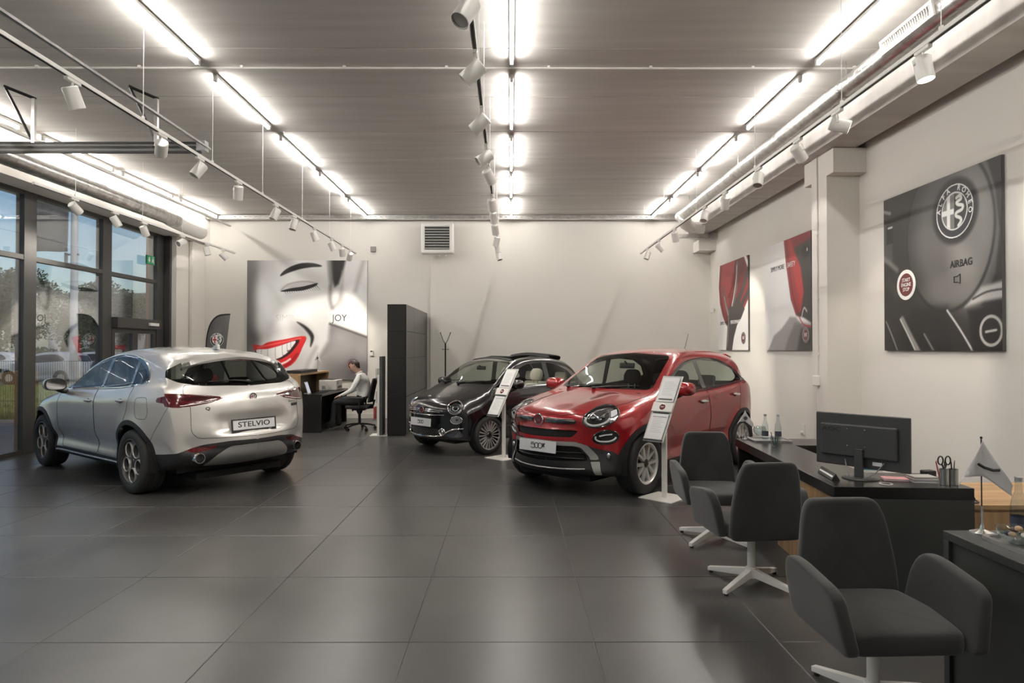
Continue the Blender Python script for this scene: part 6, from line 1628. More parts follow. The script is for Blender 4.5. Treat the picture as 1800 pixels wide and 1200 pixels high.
al = alfa_canvas(br, 110, True).mesh('emblem', m_print, t3, Fl @ Matrix.Translation((bc[0]-br, bc[1]-br, .003)), keep=lambda X, Y: np.hypot(X-br, Y-br) < br)
alfa_letters(br, Fl @ Matrix.Translation((bc[0], bc[1], .0045)), m_inkw, al, 'ALFA ROMEO', 172, -8)
text_mb('AIRBAG', .105, Fl @ Matrix.Translation((.715*w, .485*h, .003)), sx=.9, bold=.002).build('lettering', m_ink, t3)
hn = MB().tube([Fl @ Vector((.66*w+a, .40*h+c, .003)) for a, c in ((0, -.03), (0, .03), (.05, .03), (.09, .05), (.09, -.05), (.05, -.03), (0, -.03))], .005, 4).build('horn_symbol', m_ink, t3)
A = Fl @ Matrix.Translation((.234*w, .414*h, .003))
st = MB().lathe([(0, .001), (.135, .001)], 36, A).build('start_button', m_fiatred, t3)
MB().lathe([(.135, .001), (.135, .003), (.175, .003), (.178, 0)], 36, A).build('button_ring', m_inkw, st)
for k, s_ in enumerate(('START', 'ENGINE', 'STOP')): text_mb(s_, .062, A @ Matrix.Translation((.0, .055-.055*k, .002)), sx=.85).build('lettering', m_inkw, st)

# ================================================================ FURNITURE
def pz(x, y, z=0.0):
    Y = FPX*(CAM_H-z)/(y-613); return ((x-897)/FPX*Y, Y, z)
m_lam = M('black_laminate', (.012, .012, .0115), .25, var=.08, scale=30, bump=.02, bscale=300)
m_lam_lit = M('black_laminate_lit', (.032, .034, .032), .38, var=.06, scale=30, bump=.02, bscale=300)  # black desk laminate made paler: lamp reflections put into the colour
m_wood = M('oak_veneer', (.40, .25, .125), .48, var=.2, scale=2.2, stretch=(.6, 8, 8), dark=(.27, .16, .075), bump=.04, bscale=30)
m_woodv = M('oak_veneer_upright', (.40, .25, .125), .48, var=.2, scale=2.2, stretch=(8, 8, .6), dark=(.27, .16, .075), bump=.04, bscale=30)
# tall dark cabinet wall
cb_ = thing('storage_cabinet', 'tall dark storage cabinet standing out from the back wall', 'cabinet', (-2.12, 12.02, 0))
MB().bx(-.165, .165, .01, 3.05, 0, 2.45).build('carcass', m_lam, cb_)
zs = [.04, .73, 1.45, 1.95, 2.455]
for a, c in zip(zs[:-1], zs[1:]):
    MB().bx(-.168, .168, -.008, .009, a+.004, c-.004).build('end_panel', m_lam, cb_, bevel=.002)
    for k in range(3): MB().bx(.165, .182, .012+k*1.012, 1.016+k*1.012, a+.004, c-.004).build('door', m_lam, cb_, bevel=.002)
# coat stand
x_, y_, _ = (783-897)/FPX*14.2, 14.2, 0
cs = thing('coat_stand', 'slim black metal coat stand behind the black car', 'coat stand', (x_, y_, 0))
zt_ = CAM_H-(585-613)/FPX*14.2
MB().cyl((0, 0, .02), (0, 0, zt_-.22), .017, n=10).build('post', m_blackm, cs, smooth=True)
for a in (0, 2*pi/3, 4*pi/3): MB().tube([(0, 0, .95), (.05*math.cos(a), .05*math.sin(a), .5), (.27*math.cos(a), .27*math.sin(a), .015)], .009, 6).build('leg', m_blackm, cs)
for a in (.05, pi-.05): MB().tube([(0, 0, zt_-.24), (.05*math.cos(a), .05*math.sin(a), zt_-.16), (.11*math.cos(a), .11*math.sin(a), zt_)], .008, 6).ball((.11*math.cos(a), .11*math.sin(a), zt_), .014, 8, 6).build('hook', m_blackm, cs)
MB().tube([(-.06, 0, zt_-.36), (.06, 0, zt_-.36)], .006, 6).ball((.06, 0, zt_-.36), .012, 8, 6).ball((-.06, 0, zt_-.36), .012, 8, 6).build('hook', m_blackm, cs)
# thin brochure totem beside the cabinet
tx_, ty_, _ = pz(668, 764)
tt = thing('brochure_stand', 'slim upright brochure stand seen edge on beside dark cabinet', 'stand', (tx_, ty_, 0))
MB().bx(-.16, .16, -.16, .16, 0, .012).build('base_plate', m_white, tt, bevel=.002)
zt_ = CAM_H-(626-613)/FPX*ty_
MB().bx(.02, .075, -.15, .15, .012, zt_).build('panel', M('graphite_panel', (.07, .07, .068), .4), tt, bevel=.004)
MB().bx(-.02, .02, -.15, .15, .012, zt_-.35).build('back_plate', m_white, tt)
for z in (1.05, .62): MB().bx(-.055, -.02, -.13, .13, z, z+.2).build('brochure_pocket', glass('acrylic', (.9, .92, .92), 1.35), tt)
tag(MB().bx(tx_-.10, tx_-.08, ty_-.10, ty_+.11, .30, .53).build('brochure', M('brochure_red', (.4, .05, .05), .5), bevel=.002), 'red printed brochure in the stand beside the dark cabinet', 'brochure')
MB().bx(-.105, -.02, -.13, .13, .28, .295).build('brochure_pocket', glass('acrylic', (.9, .92, .92), 1.35), tt)
# price stands
m_paper = M('paper', (.74, .73, .72), .6, var=.01)
m_acry = glass('acrylic', (.9, .92, .92), 1.35)
def price_stand(x, y, lab):
    t = thing('price_stand', lab, 'price stand', (x, y, 0), R(-45), 'white price stands beside the cars')
    MB().bx(-.2, .2, -.2, .2, 0, .01).build('base_plate', m_white, t, bevel=.002)
    MB().bx(-.028, .028, -.01, .02, .01, .98).build('pole', m_white, t, bevel=.003)
    # panel frame: faces local -y, leaning back
    A = frame((0, -.025, .98), (1, 0, 0), (0, .42, .68))
    pn = MB().bx(-.115, .115, -.40, .40, -.008, 0).xf(A).build('panel', m_acry, t)
    MB().bx(-.125, .125, -.05, .06, -.012, .012).xf(A).build('logo_band', m_white, pn, bevel=.002)
    MB().bx(-.125, .125, -.40, .40, -.014, -.009).xf(A).build('panel_back', m_whitem, pn)
    for y0, y1 in ((.075, .375), (-.375, -.075)):
        sh = MB().bx(-.104, .104, y0, y1, .001, .0025).xf(A).build('price_sheet', m_paper, pn)
        MB().bx(-.085, .085, y0+.02 if y0 > 0 else y1-.04, y0+.038 if y0 > 0 else y1-.034, .0025, .003).xf(A).build('printed_bar', m_inkg, sh)
        ln = MB()
        for k in range(9): ln.bx(-.07, .07-.05*((k*7) % 3)/3, y0+.08+k*.02, y0+.084+k*.02, .0025, .003)
        tag(ln.xf(A).build('printed_lines', M('pale_ink', (.45, .45, .45), .6), sh), kind='stuff')
    MB().bx(-.12, .12, -.392, -.378, .001, .006).xf(A).build('clip_strip', m_ink, pn); MB().bx(-.1, .1, -.066, -.056, .001, .006).xf(A).build('clip_strip', m_ink, pn)
    lg = MB().lathe([(0, .013), (.032, .013), (.036, .012)], 24, A @ Matrix.Translation((0, .005, 0))).build('logo', m_fiatred, pn)
    text_mb('FIAT', .028, A @ Matrix.Translation((0, .005, .0135)), sx=.7).build('lettering', m_plate, lg)
    return t
price_stand(1.675, 7.04, 'white price stand with printed sheets in front of the red car')
price_stand(-.10, 9.62, 'white price stand with printed sheets beside the black car')

# visitor chairs
m_fabric = M('charcoal_fabric', (.0175, .018, .0175), .85, var=.12, scale=12, sheen=.25, bump=.15, bscale=420)
m_seam = M('seam_dark', (.02, .02, .02), .9)
def chair_proto(lab, loc, rz, base_rz):
    t = thing('visitor_chair', lab, 'chair', loc, rz, 'charcoal armchairs with white swivel bases at the desks')
    # back: tapered, slightly curved shell
    def shell(name, outline, th, fn):
        n_ = len(outline); vs = []; fs = []
        cx = sum(p[0] for p in outline)/n_; cz = sum(p[1] for p in outline)/n_
        ks = (1.0, .965, .86, .5, 0.02)
        for s_ in (1, -1):
            for k in ks:
                bul = th/2*(1-k**6) if k < 1 else th*.18
                for a, c in outline: vs.append(fn(cx+(a-cx)*k, cz+(c-cz)*k, s_*th*(.28 if k == 1 else .46 if k > .96 else .5)))
        m_ = len(ks)
        for s_ in (0, 1):
            o_ = s_*m_*n_
            for r_ in range(m_-1):
                for q in range(n_): fs.append((o_+r_*n_+q, o_+r_*n_+(q+1) % n_, o_+(r_+1)*n_+(q+1) % n_, o_+(r_+1)*n_+q))
            fs.append(tuple(o_+(m_-1)*n_+q for q in range(n_)))
        for q in range(n_): fs.append((q, (q+1) % n_, m_*n_+(q+1) % n_, m_*n_+q))
        return MB().add(vs, fs).build(name, m_fabric, t, smooth=True, subsurf=1)
    bo_ = rpoly([(-.245, .36), (.245, .36), (.24, .56), (.205, .80), (.17, .885), (-.17, .885), (-.205, .80), (-.24, .56)], [.05, .05, .1, .06, .06, .06, .06, .1], 4)
    shell('backrest', bo_, .062, lambda a, c, d: (a, .235+d+.12*(max(0, c-.42))**1.2-.10*(a/.24)**2*.35, c))
    so = rpoly([(-.245, -.27), (.245, -.27), (.26, .0), (.24, .22), (-.24, .22), (-.26, 0)], .05, 4)
    shell('seat', so, .10, lambda a, c, d: (a, c, .415+d-.02*max(0, (-c-.1)/.17)))
    ao = rpoly([(.175, .38), (.165, .58), (.11, .668), (.0, .668), (-.235, .632), (-.29, .60), (-.32, .385), (-.285, .36), (.12, .365)], [.03, .06, .05, .04, .03, .03, .03, .03, .03], 4)
    for sg in (-1, 1):
        shell('armrest', ao, .062, lambda a, c, d: (sg*(.262+d+(c-.36)*.20), a, c))
    MB().cyl((0, 0, .07), (0, 0, .37), .027, n=20).cyl((0, 0, .34), (0, 0, .375), .07, .10, n=20).build('column', m_white, t, smooth=True)
    MB().lathe([(0, .12), (.036, .12), (.042, .10), (.042, .055), (.03, .045), (0, .045)], 20).build('hub', m_white, t, smooth=True)
    for k in range(4):
        a = base_rz+k*pi/2; d = Vector((math.cos(a), math.sin(a), 0)); n2 = Vector((-d.y, d.x, 0)); r0, r1 = .03, .335
        vs = []
        for r_, w_, z0, z1 in ((r0, .022, .055, .11), (r1, .016, .015, .042)):
            for sg in (-1, 1):
                for z in (z0, z1): vs.append(d*r_+n2*w_*sg+Vector((0, 0, z)))
        lg = MB().add(vs, [(0, 1, 3, 2), (4, 6, 7, 5), (0, 4, 5, 1), (2, 3, 7, 6), (1, 5, 7, 3), (0, 2, 6, 4)]).build('leg', m_white, t, bevel=.003)
        MB().cyl(d*(r1-.02), d*(r1-.02)+Vector((0, 0, .016)), .014, n=10).build('glide', m_black, lg)
    return t
chair_proto('charcoal armchair nearest the camera, its seat facing forward', (1.64, 2.93, 0), R(2), R(20))
chair_proto('charcoal armchair with its back turned, between the other two', (1.66, 4.46, 0), R(180+5), R(35))
chair_proto('charcoal armchair furthest back, next to the red car', (1.72, 5.48, 0), R(-2), R(42))

# main desk: C-shaped top, full end panel, oak front
dk_ = thing('sales_desk', 'black sales desk with an oak front panel and monitor', 'desk', (2.07, 4.13, 0), R(-3.66))
top = [(0, 0), (.86, 0), (.86, .50), (.42, .50), (.42, 1.80), (1.35, 1.80), (1.35, 2.24), (0, 2.24)]
MB().prism(top, .665, .74, 'z').build('desk_top', m_lam, dk_, bevel=.003)
MB().bx(.0, .86, .0, .045, 0, .664).build('end_panel', m_lam_lit, dk_, bevel=.002)
MB().bx(.02, .9, 2.18, 2.225, 0, .664).build('end_panel', m_lam, dk_, bevel=.002)
MB().bx(.07, .095, .046, 1.25, .0, .662).build('front_panel', m_woodv, dk_)
MB().bx(.16, .18, 1.251, 2.179, .0, .662).build('front_panel', m_lam, dk_)
MB().lathe([(.028, .0), (.04, .0), (.04, .004), (.03, .004)], 24, Matrix.Translation((.37, .10, .741))).build('cable_grommet', m_white, dk_, smooth=True)
# nearer desk
nd = thing('near_desk', 'grey black desk at the right edge nearest the camera', 'desk', (2.10, 3.14, 0))
MB().bx(0, .85, -2.2, 0, .70, .74).build('desk_top', m_lam_lit, nd, bevel=.003)
MB().bx(0, .85, -.04, -.001, 0, .699).build('end_panel', m_lam_lit, nd, bevel=.002)
MB().bx(0, .85, -2.2, -2.16, 0, .699).build('end_panel', m_lam_lit, nd, bevel=.002)
MB().bx(.018, .04, -2.159, -.041, .0, .698).build('front_panel', m_lam_lit, nd)
# low oak sideboard by the wall
sb = thing('oak_sideboard', 'low oak sideboard against the right wall behind the desks', 'sideboard', (2.99, 4.22, 0))
MB().bx(0, 1.62, 0, .72, .57, .60).build('top_board', m_wood, sb, bevel=.002)
MB().bx(.03, 1.6, .03, .70, .06, .569).build('carcass', m_woodv, sb)
for k in range(3): 
    d_ = MB().bx(.05+k*.515, .55+k*.515, .01, .03, .08, .55).build('door', m_woodv, sb, bevel=.002)
    MB().bx(.48+k*.515, .50+k*.515, -.012, .01, .34, .46).build('handle', m_blackm, d_)
MB().bx(.06, 1.57, .06, .66, 0, .06).build('plinth', m_black, sb)

# back reception: oak counter, black desk
rc_ = thing('reception_counter', 'oak reception counter with black inside near the back wall', 'counter', (-4.41, 12.55, 0))
MB().bx(0, .33, 0, .03, 0, 1.10).build('end_panel', m_woodv, rc_, bevel=.002)
MB().bx(0, .34, 0, 2.0, 1.10, 1.135).build('counter_top', m_wood, rc_, bevel=.002)
MB().bx(0, .03, .031, 1.97, 0, 1.099).build('front_panel', m_woodv, rc_)
MB().bx(0, .33, 1.97, 2.0, 0, 1.099).build('end_panel', m_woodv, rc_)
MB().bx(.031, .05, .031, 1.969, .0, 1.098).build('inner_lining', m_lam, rc_)
bd = thing('back_desk', 'black writing desk where the man sits', 'desk', (-4.07, 12.5, 0))
MB().bx(0, .43, 0, 2.0, .70, .74).build('desk_top', m_lam, bd, bevel=.003)
MB().bx(0, .41, .0, .04, 0, .699).build('end_panel', m_lam, bd, bevel=.002)
MB().bx(0, .41, 1.94, 1.98, 0, .699).build('end_panel', m_lam, bd, bevel=.002)
MB().bx(0, .03, .041, 1.939, 0, .699).build('back_panel', m_lam, bd)
# beach flag with round emblem
fx_, fy_ = (383-897)/FPX*13.6, 13.6
bf = thing('beach_flag', 'dark feather flag with a round emblem behind the silver car', 'flag', (fx_, fy_, 0))
kf = 13.6/FPX
ol = [((x-383)*kf, CAM_H-(y-613)*kf) for x, y in crom([(363, 612), (364.5, 592), (369, 573), (377, 560), (388, 553.5), (405, 552)], 4)+[(398, 612), (392, 700)]]+[(-.21, .55)]
MB().prism(ol, -.004, .004, 'y').build('cloth', M('flag_cloth', (.085, .083, .082), .7, var=.25, scale=3), bf)
MB().tube([(p[0], 0, p[1]) for p in [(-.16, .02), (-.215, .55)]+ol[:21]], .016, 6).build('pole', m_blackm, bf, smooth=True)
MB().box((-.16, 0, .02), (.5, .06, .03)).box((-.16, 0, .02), (.06, .5, .03)).build('cross_base', m_blackm, bf)
er = 11.8*kf; ec = ((382-383)*kf, CAM_H-(597-613)*kf); FE = frame((ec[0], -.006, ec[1]), (1, 0, 0), (0, 0, 1))
em = alfa_canvas(er, 70).mesh('emblem', m_print, bf, FE @ Matrix.Translation((-er, -er, 0)), keep=lambda X, Y: np.hypot(X-er, Y-er) < er)
alfa_letters(er, FE @ Matrix.Translation((0, 0, .001)), m_inkw, em)

# ================================================================ DESK THINGS
def flag_stand(base, hgt, lab, mark, tilt=0.0, sc=1.0, rz=0.0):
    t = thing('desk_flag', lab, 'flag', base, rz)
    MB().lathe([(0, 0), (.05*sc, 0), (.05*sc, .006), (.012*sc, .02*sc), (.006*sc, .05*sc), (.0055*sc, .13*sc), (0, .13*sc)], 24).build('base', m_chrome, t, smooth=True)
    MB().cyl((0, 0, .02), (0, 0, hgt), .003*sc, n=8).ball((0, 0, hgt), .006*sc, 8, 6).build('pole', m_blackm, t)
    # pennant hanging as a folded diamond
    nx_, nz_ = 10, 10; vs = []; fs = []
    w_ = .30*sc; h0 = .40*hgt
    for j in range(nz_+1):
        v = j/nz_
        for i in range(nx_+1):
            u = i/nx_*2-1
            zt = hgt-.012*sc-abs(u)*hgt*.46*(1 if u < 0 else 1.0); zb = hgt*.60-u*hgt*.10-abs(u)*hgt*.10
            z = zt+(zb-zt)*v
            vs.append((u*w_*.42, -.008-.02*sc*abs(u)+.006*math.sin(u*6+v*3), min(zt, z)))
    for j in range(nz_):
        for i in range(nx_): k = j*(nx_+1)+i; fs.append((k, k+1, k+nx_+2, k+nx_+1))
    o = MB().add(vs, fs).build('pennant', M('pennant_cloth', (.60, .59, .60), .7, var=.03), t, smooth=True, fix=False)
    m = o.modifiers.new('s', 'SOLIDIFY'); m.thickness = .0015
    if mark == 'fiat':
        MB().cyl((.0, -.03*sc, hgt*.72), (.0, -.032*sc, hgt*.72), .03*sc, n=20).build('emblem', m_inkg, o)
    elif mark == 'arc':
        MB().tube([(-.035*sc, -.028, hgt*.735), (-.01*sc, -.03, hgt*.70), (.03*sc, -.034, hgt*.672), (.06*sc, -.036, hgt*.675)], .007*sc, 5).build('emblem', m_ink, o)
    return t
# --- main desk
ZD = .741
mo = thing('monitor', 'black computer monitor seen from behind on the sales desk', 'monitor', (2.42, 4.44, ZD))
PL, PR = Vector((2.205, 4.64, 0)), Vector((2.585, 4.17, 0)); cxy = (PL+PR)/2; ux = (PR-PL).normalized(); nb = Vector((ux.y, -ux.x, 0))     # nb: towards the back of the case
if nb.dot(Vector((-1, -1, 0))) < 0: nb = -nb
FM = frame((cxy.x-2.42, cxy.y-4.44, 0), ux, (0, 0, 1))      # local z = ux x up
sgn = 1 if (FM.to_3x3() @ Vector((0, 0, 1))).dot(nb) > 0 else -1
def mbx(x0, x1, y0, y1, z0, z1): return MB().bx(x0, x1, y0, y1, min(sgn*z0, sgn*z1), max(sgn*z0, sgn*z1)).xf(FM)
m_monit = M('monitor_plastic', (.04, .04, .04), .42, var=.08)
mbx(-.305, .305, .07, .432, -.012, .012).build('case', m_monit, mo, bevel=.006)
mbx(-.265, .235, .14, .36, .012, .035).build('back_bulge', m_monit, mo, bevel=.01)
mbx(-.298, .298, .085, .425, -.0135, -.012).build('screen', m_gloss, mo)
mbx(-.028, .028, .0, .2, .030, .055).build('stand_neck', m_monit, mo, bevel=.004)
MB().lathe([(0, .012), (.10, .010), (.115, .004), (.115, 0), (0, 0)], 32, Matrix.Translation((cxy.x-2.42+nb.x*.02, cxy.y-4.44+nb.y*.02, 0)), squash=1.0).build('stand_foot', m_monit, mo, smooth=True)
for a, c in ((-.08, .33), (.035, .33), (-.08, .215), (.035, .215)):
    p = FM @ Vector((a, c, sgn*.0352)); MB().ball(p, .0045, 8, 6).build('screw', m_chrome, mo)
mbx(.075, .135, .095, .12, .0125, .0135).build('type_label', m_paper, mo)
TL = FM @ Matrix.Translation((-.185, .32, sgn*.0358))
if sgn < 0: TL = TL @ Matrix.Rotation(pi, 4, 'Y')
text_mb('AOC', .042, TL, sx=1.45, bold=.0006).build('lettering', m_ink, mo)
for a in (-.10, .15):
    p0 = FM @ Vector((a, .12, sgn*.02)); p1 = FM @ Vector((a*.7, .05, sgn*.06)); p2 = FM @ Vector((-.0 + a*.25, .004, sgn*.10))
    MB().tube(crom([tuple(p0), tuple(p1), tuple(p2)], 6), .0035, 6).build('cable', M('cable_grey', (.18, .18, .18), .5), mo, smooth=True)
# name plate prism
npl = thing('name_plate', 'black triangular name plate on the desk beside the monitor', 'name plate', (2.20, 4.47, ZD), R(-99))
MB().prism([(-.028, 0), (.028, 0), (.0, .045)], -.15, .15, 'x').build('prism', m_black, npl, bevel=.002)
MB().bx(-.135, .135, -.001, .001, -.006, .006).xf(Matrix.Translation((0, -.0152, .0215)) @ Matrix.Rotation(R(-32), 4, 'X')).build('name_strip', m_paper, npl)
# pink notebook, blue folder
def flat(name, lab, cat, x, y, w_, d_, h_, rz, mat, zz=ZD):
    c = pz(x, y, zz); o = MB().bx(-w_/2, w_/2, -d_/2, d_/2, 0, h_).build(name, mat, bevel=.001, loc=c, rot=(0, 0, rz)); return tag(o, lab, cat)
nb_ = thing('notebook', 'pink notebook lying on the desk right of the monitor', 'notebook', pz(1572, 843, ZD), R(-14))
MB().bx(-.075, .075, -.05, .05, 0, .003).build('cover', M('pink_cover', (.55, .26, .27), .6), nb_); MB().bx(-.072, .072, -.048, .048, .0031, .012).build('pages', m_paper, nb_); MB().bx(-.075, .075, -.05, .05, .0121, .0145).build('cover', M('pink_cover', (.55, .26, .27), .6), nb_)
flat('folder', 'blue folder lying behind the monitor foot', 'folder', 1530, 824, .16, .09, .012, R(-20), M('blue_folder', (.06, .25, .38), .5))
c = pz(1620, 846, ZD); 
for k in range(4):
    o = MB().bx(-.075, .075, -.055, .055, 0, .0095).build('notepad', m_paper if k % 2 == 0 else M('grey_card', (.35, .34, .32), .6), bevel=.001, loc=(c[0], c[1], ZD+k*.0098), rot=(0, 0, R(-8+k*2)))
    tag(o, 'square notepad in the small stack beside pen cup, %s' % ['lowest', 'second from below', 'third from below', 'topmost'][k], 'notepad', 'notepads stacked on the desk')
c = pz(1641, 842, ZD); tag(MB().bx(-.04, .04, -.03, .03, 0, .05).build('stapler_box', m_black, bevel=.006, loc=(c[0], c[1]+.06, ZD), rot=(0, 0, .2)), 'small black box behind the notepads on the desk', 'box')
c = pz(1667, 851, ZD); pc = thing('pen_cup', 'silver and clear double pen cup on the desk corner', 'pen cup', c)
MB().lathe([(0, .003), (.026, .003), (.026, .10), (.028, .10), (.028, 0), (0, 0)], 24, Matrix.Translation((-.028, 0, 0))).build('cup', m_steel, pc, smooth=True)
MB().lathe([(0, .003), (.026, .003), (.026, .10), (.028, .10), (.028, 0), (0, 0)], 24, Matrix.Translation((.030, 0, 0))).build('cup', m_steel, pc, smooth=True)
sc_t = thing('scissors', 'black handled scissors standing in the pen cup', 'scissors', (c[0]-.028, c[1], ZD))
MB().tube([(0, 0, .01), (-.004, 0, .12)], .004, 4).tube([(.004, 0, .01), (.008, 0, .12)], .004, 4).build('blades', m_steel, sc_t)
for sg, dx in ((-1, -.024), (1, .024)):
    MB().tube([(dx+.017*math.cos(a), 0, .155+.027*math.sin(a)) for a in [2*pi*k/16 for k in range(16)]], .0045, 6, True).tube([(dx*.2, 0, .105), (dx*.6, 0, .13)], .005, 6).build('handle', m_black, sc_t, smooth=True)
for k, (dx, dy, tx, ty, mt, nm) in enumerate(((-.045, .01, -.03, .0, M('pen_red', (.45, .05, .05), .4), 'red pen leaning left in the pen cup'), (-.02, .012, .01, .01, m_black, 'black pen in left pen cup behind the scissors'), (.03, .0, .01, .0, m_chrome, 'chrome pen upright in the right pen cup'), (.035, .012, .02, .01, m_black, 'black marker in the right pen cup'), (.02, -.01, -.01, .0, m_black, 'dark pen leaning inwards in the right pen cup'))):
    o = MB().cyl((0, 0, .006), (tx, ty, .145), .004, n=8).cyl((tx*.93, ty*.93, .135), (tx, ty, .152), .0045, .002, n=8).build('pen', mt, loc=(c[0]+dx, c[1]+dy, ZD)); tag(o, nm, 'pen', 'pens in the pen cup')
c = pz(1706, 876, .68)
tag(MB().tube(crom([(2.93, 4.16, .66), (3.0, 4.2, .62), (3.08, 4.25, .612), (3.10, 4.35, .61), (3.02, 4.4, .61), (2.97, 4.30, .615)], 6), .006, 6).tube(crom([(2.95, 4.14, .70), (3.02, 4.2, .64), (3.06, 4.3, .62)], 5), .005, 6).build('cable_loop', m_black, smooth=True), 'black cables drooping behind the desk onto the sideboard', 'cables')
# far end of the desk: tray, bottles, glass with pens, flag
c = pz(1352, 774, ZD); tr = thing('serving_tray', 'silver serving tray at the far end of the sales desk', 'tray', c, R(-4))
MB().bx(-.17, .17, -.12, .12, 0, .006).build('tray_floor', m_steel, tr, bevel=.002); plate(rpoly([(-.18, -.13), (.18, -.13), (.18, .13), (-.18, .13)], .03), [rpoly([(-.165, -.115), (.165, -.115), (.165, .115), (-.165, .115)], .025)], .0, .016).build('tray_rim', m_steel, tr, smooth=True)
m_bg = glass('bottle_glass', (.86, .90, .90), 1.5, 0, 1.6)
m_water = M('bottle_cap', (.55, .55, .57), .3, metal=.8)
def bottle(x, y, z, lab, sc=1.0, group='glass water bottles on the trays'):
    t = thing('water_bottle', lab, 'bottle', (x, y, z), 0, group)
    MB().lathe([(0, .001), (.030*sc, .001), (.031*sc, .01), (.031*sc, .11*sc), (.026*sc, .145*sc), (.014*sc, .18*sc), (.0125*sc, .215*sc), (.0125*sc, .222*sc)], 24).build('glass_body', m_bg, t, smooth=True)
    MB().lathe([(0, .24*sc), (.0145*sc, .24*sc), (.0145*sc, .222*sc), (0, .222*sc)], 20).build('cap', m_water, t, smooth=True)
    MB().lathe([(.0315*sc, .03*sc), (.0315*sc, .075*sc)], 24).build('paper_label', M('bottle_label', (.03, .035, .06), .5), t, smooth=True)
    text_mb('aqua', .016*sc, Matrix.Translation((0, -.0322*sc, .052*sc)) @ Matrix.Rotation(pi/2, 4, 'X'), ext=.0002).build('lettering', m_plate, t) if False else None
    return t
zt_ = ZD+.0075
c1 = pz(1346, 773, ZD); bottle(c1[0], c1[1]+.02, zt_, 'left glass water bottle on the far desk tray')
c2 = pz(1369, 774, ZD); bottle(c2[0], c2[1]+.02, zt_, 'right glass water bottle on the far desk tray')
def tumbler(x, y, z, lab, sc=1.0):
    o = MB().lathe([(0, .004), (.028*sc, .004), (.036*sc, .085*sc), (.038*sc, .085*sc), (.030*sc, 0), (0, 0)], 24).build('glass_tumbler', m_bg, smooth=True, loc=(x, y, z)); return tag(o, lab, 'glass')
c3 = pz(1355, 782, ZD); tumbler(c3[0], c3[1]-.09, ZD, 'clear glass cup holding pens in front of the bottles', 1.1)
for k, (dx, tx) in enumerate(((-.012, -.02), (0, .015), (.012, .03))):
    tag(MB().cyl((0, 0, .008), (tx, .01, .13), .0035, n=8).build('pen', m_black, loc=(c3[0]+dx, c3[1]-.09, ZD)), 'dark pen in the clear glass cup on the far tray end, %s' % ['left', 'middle', 'right'][k], 'pen', 'pens in the clear glass cup')
c4 = pz(1330, 766, ZD); gb = tag(MB().lathe([(0, .003), (.03, .003), (.058, .03), (.062, .06), (.05, .09), (.052, .09), (.064, .06), (.06, .03), (.03, 0), (0, 0)], 24).build('glass_bowl', m_bg, smooth=True, loc=(c4[0], c4[1], zt_)), 'round clear glass bowl on the far desk tray', 'bowl')
gb.location = (c4[0]+.03, c4[1]+.0, zt_)
c5 = pz(1309, 772, ZD); flag_stand(c5, .29, 'small white table flag at the far end of the sales desk', 'fiat', sc=.62)
# --- near desk: flag, tray, bottle, wrapped sweets
c = pz(1720, 933, ZD); flag_stand((2.25, 3.085, ZD), .455, 'pale grey table flag with dark arc on the near desk', 'arc')
tr2 = thing('serving_tray', 'metal serving tray on the near desk at the right edge', 'tray', (2.47, 2.87, ZD), R(-1))
MB().bx(-.28, .28, -.13, .13, 0, .006).build('tray_floor', m_steel, tr2, bevel=.002); plate(rpoly([(-.29, -.14), (.29, -.14), (.29, .14), (-.29, .14)], .04), [rpoly([(-.27, -.12), (.27, -.12), (.27, .12), (-.27, .12)], .035)], 0, .018).build('tray_rim', m_steel, tr2, smooth=True)
bottle(2.42, 3.075, ZD, 'large glass water bottle standing behind the near desk tray', 1.12)
m_cello = glass('cellophane', (.90, .88, .84), 1.4, .08, 1.5)
m_sweet = [M('sweet_tan', (.45, .30, .18), .5), M('sweet_dark', (.07, .04, .03), .4), M('sweet_blue', (.03, .04, .12), .4), M('sweet_white', (.66, .64, .60), .5)]
bw = tag(MB().lathe([(0, .003), (.04, .003), (.075, .03), (.085, .065), (.087, .065), (.077, .028), (.04, 0), (0, 0)], 28).build('glass_bowl', m_bg, smooth=True, loc=(2.285, 2.905, ZD+.0075)), 'clear glass bowl of wrapped sweets on the near tray', 'bowl')
rs = random.Random(11)
names = ['tan sweet on top of the glass bowl', 'dark chocolate in the glass bowl', 'blue wrapped chocolate in glass bowl', 'white wrapped sweet in glass bowl', 'tan sweet at the left of the bowl', 'dark chocolate at bowl back', 'white sweet at the bowl front']
for k, (dx, dy, dz, mi) in enumerate(((0, 0, .072, 0), (.03, .01, .045, 1), (-.028, .02, .045, 2), (.0, -.035, .05, 3), (-.04, -.015, .05, 0), (.01, .04, .055, 1), (.035, -.03, .05, 3))):
    t = thing('wrapped_sweet', names[k], 'sweet', (2.285+dx, 2.905+dy, ZD+.0075+dz-.02), rs.uniform(0, 3), 'wrapped sweets in the glass bowl')
    MB().ball((0, 0, .012), (.020, .015, .012), 10, 8).build('sweet', m_sweet[mi], t, smooth=True)
    for sg in (-1, 1): MB().cyl((sg*.018, 0, .012), (sg*.034, 0, .014), .003, .012, n=8, caps=False).build('wrapper_twist', m_cello, t)
# magazine sheets on the tray
for k, (dx, dy, rz, lab) in enumerate(((-.12, -.06, .3, 'folded leaflet at left on the near desk tray'), (.04, -.08, -.2, 'folded leaflet at front on the near desk tray'), (.18, -.07, .1, 'folded leaflet at right on the near desk tray'))):
    t = thing('leaflet', lab, 'leaflet', (2.53+dx*.8, 2.87+dy, ZD+.007), rz, 'leaflets on the near tray')
    MB().bx(-.075, .075, -.05, .05, 0, .002).build('sheet', m_paper, t); MB().bx(-.06, .0, -.04, .0, .002, .0026).bx(.01, .06, -.01, .035, .002, .0026).build('printed_block', m_inkg, t)
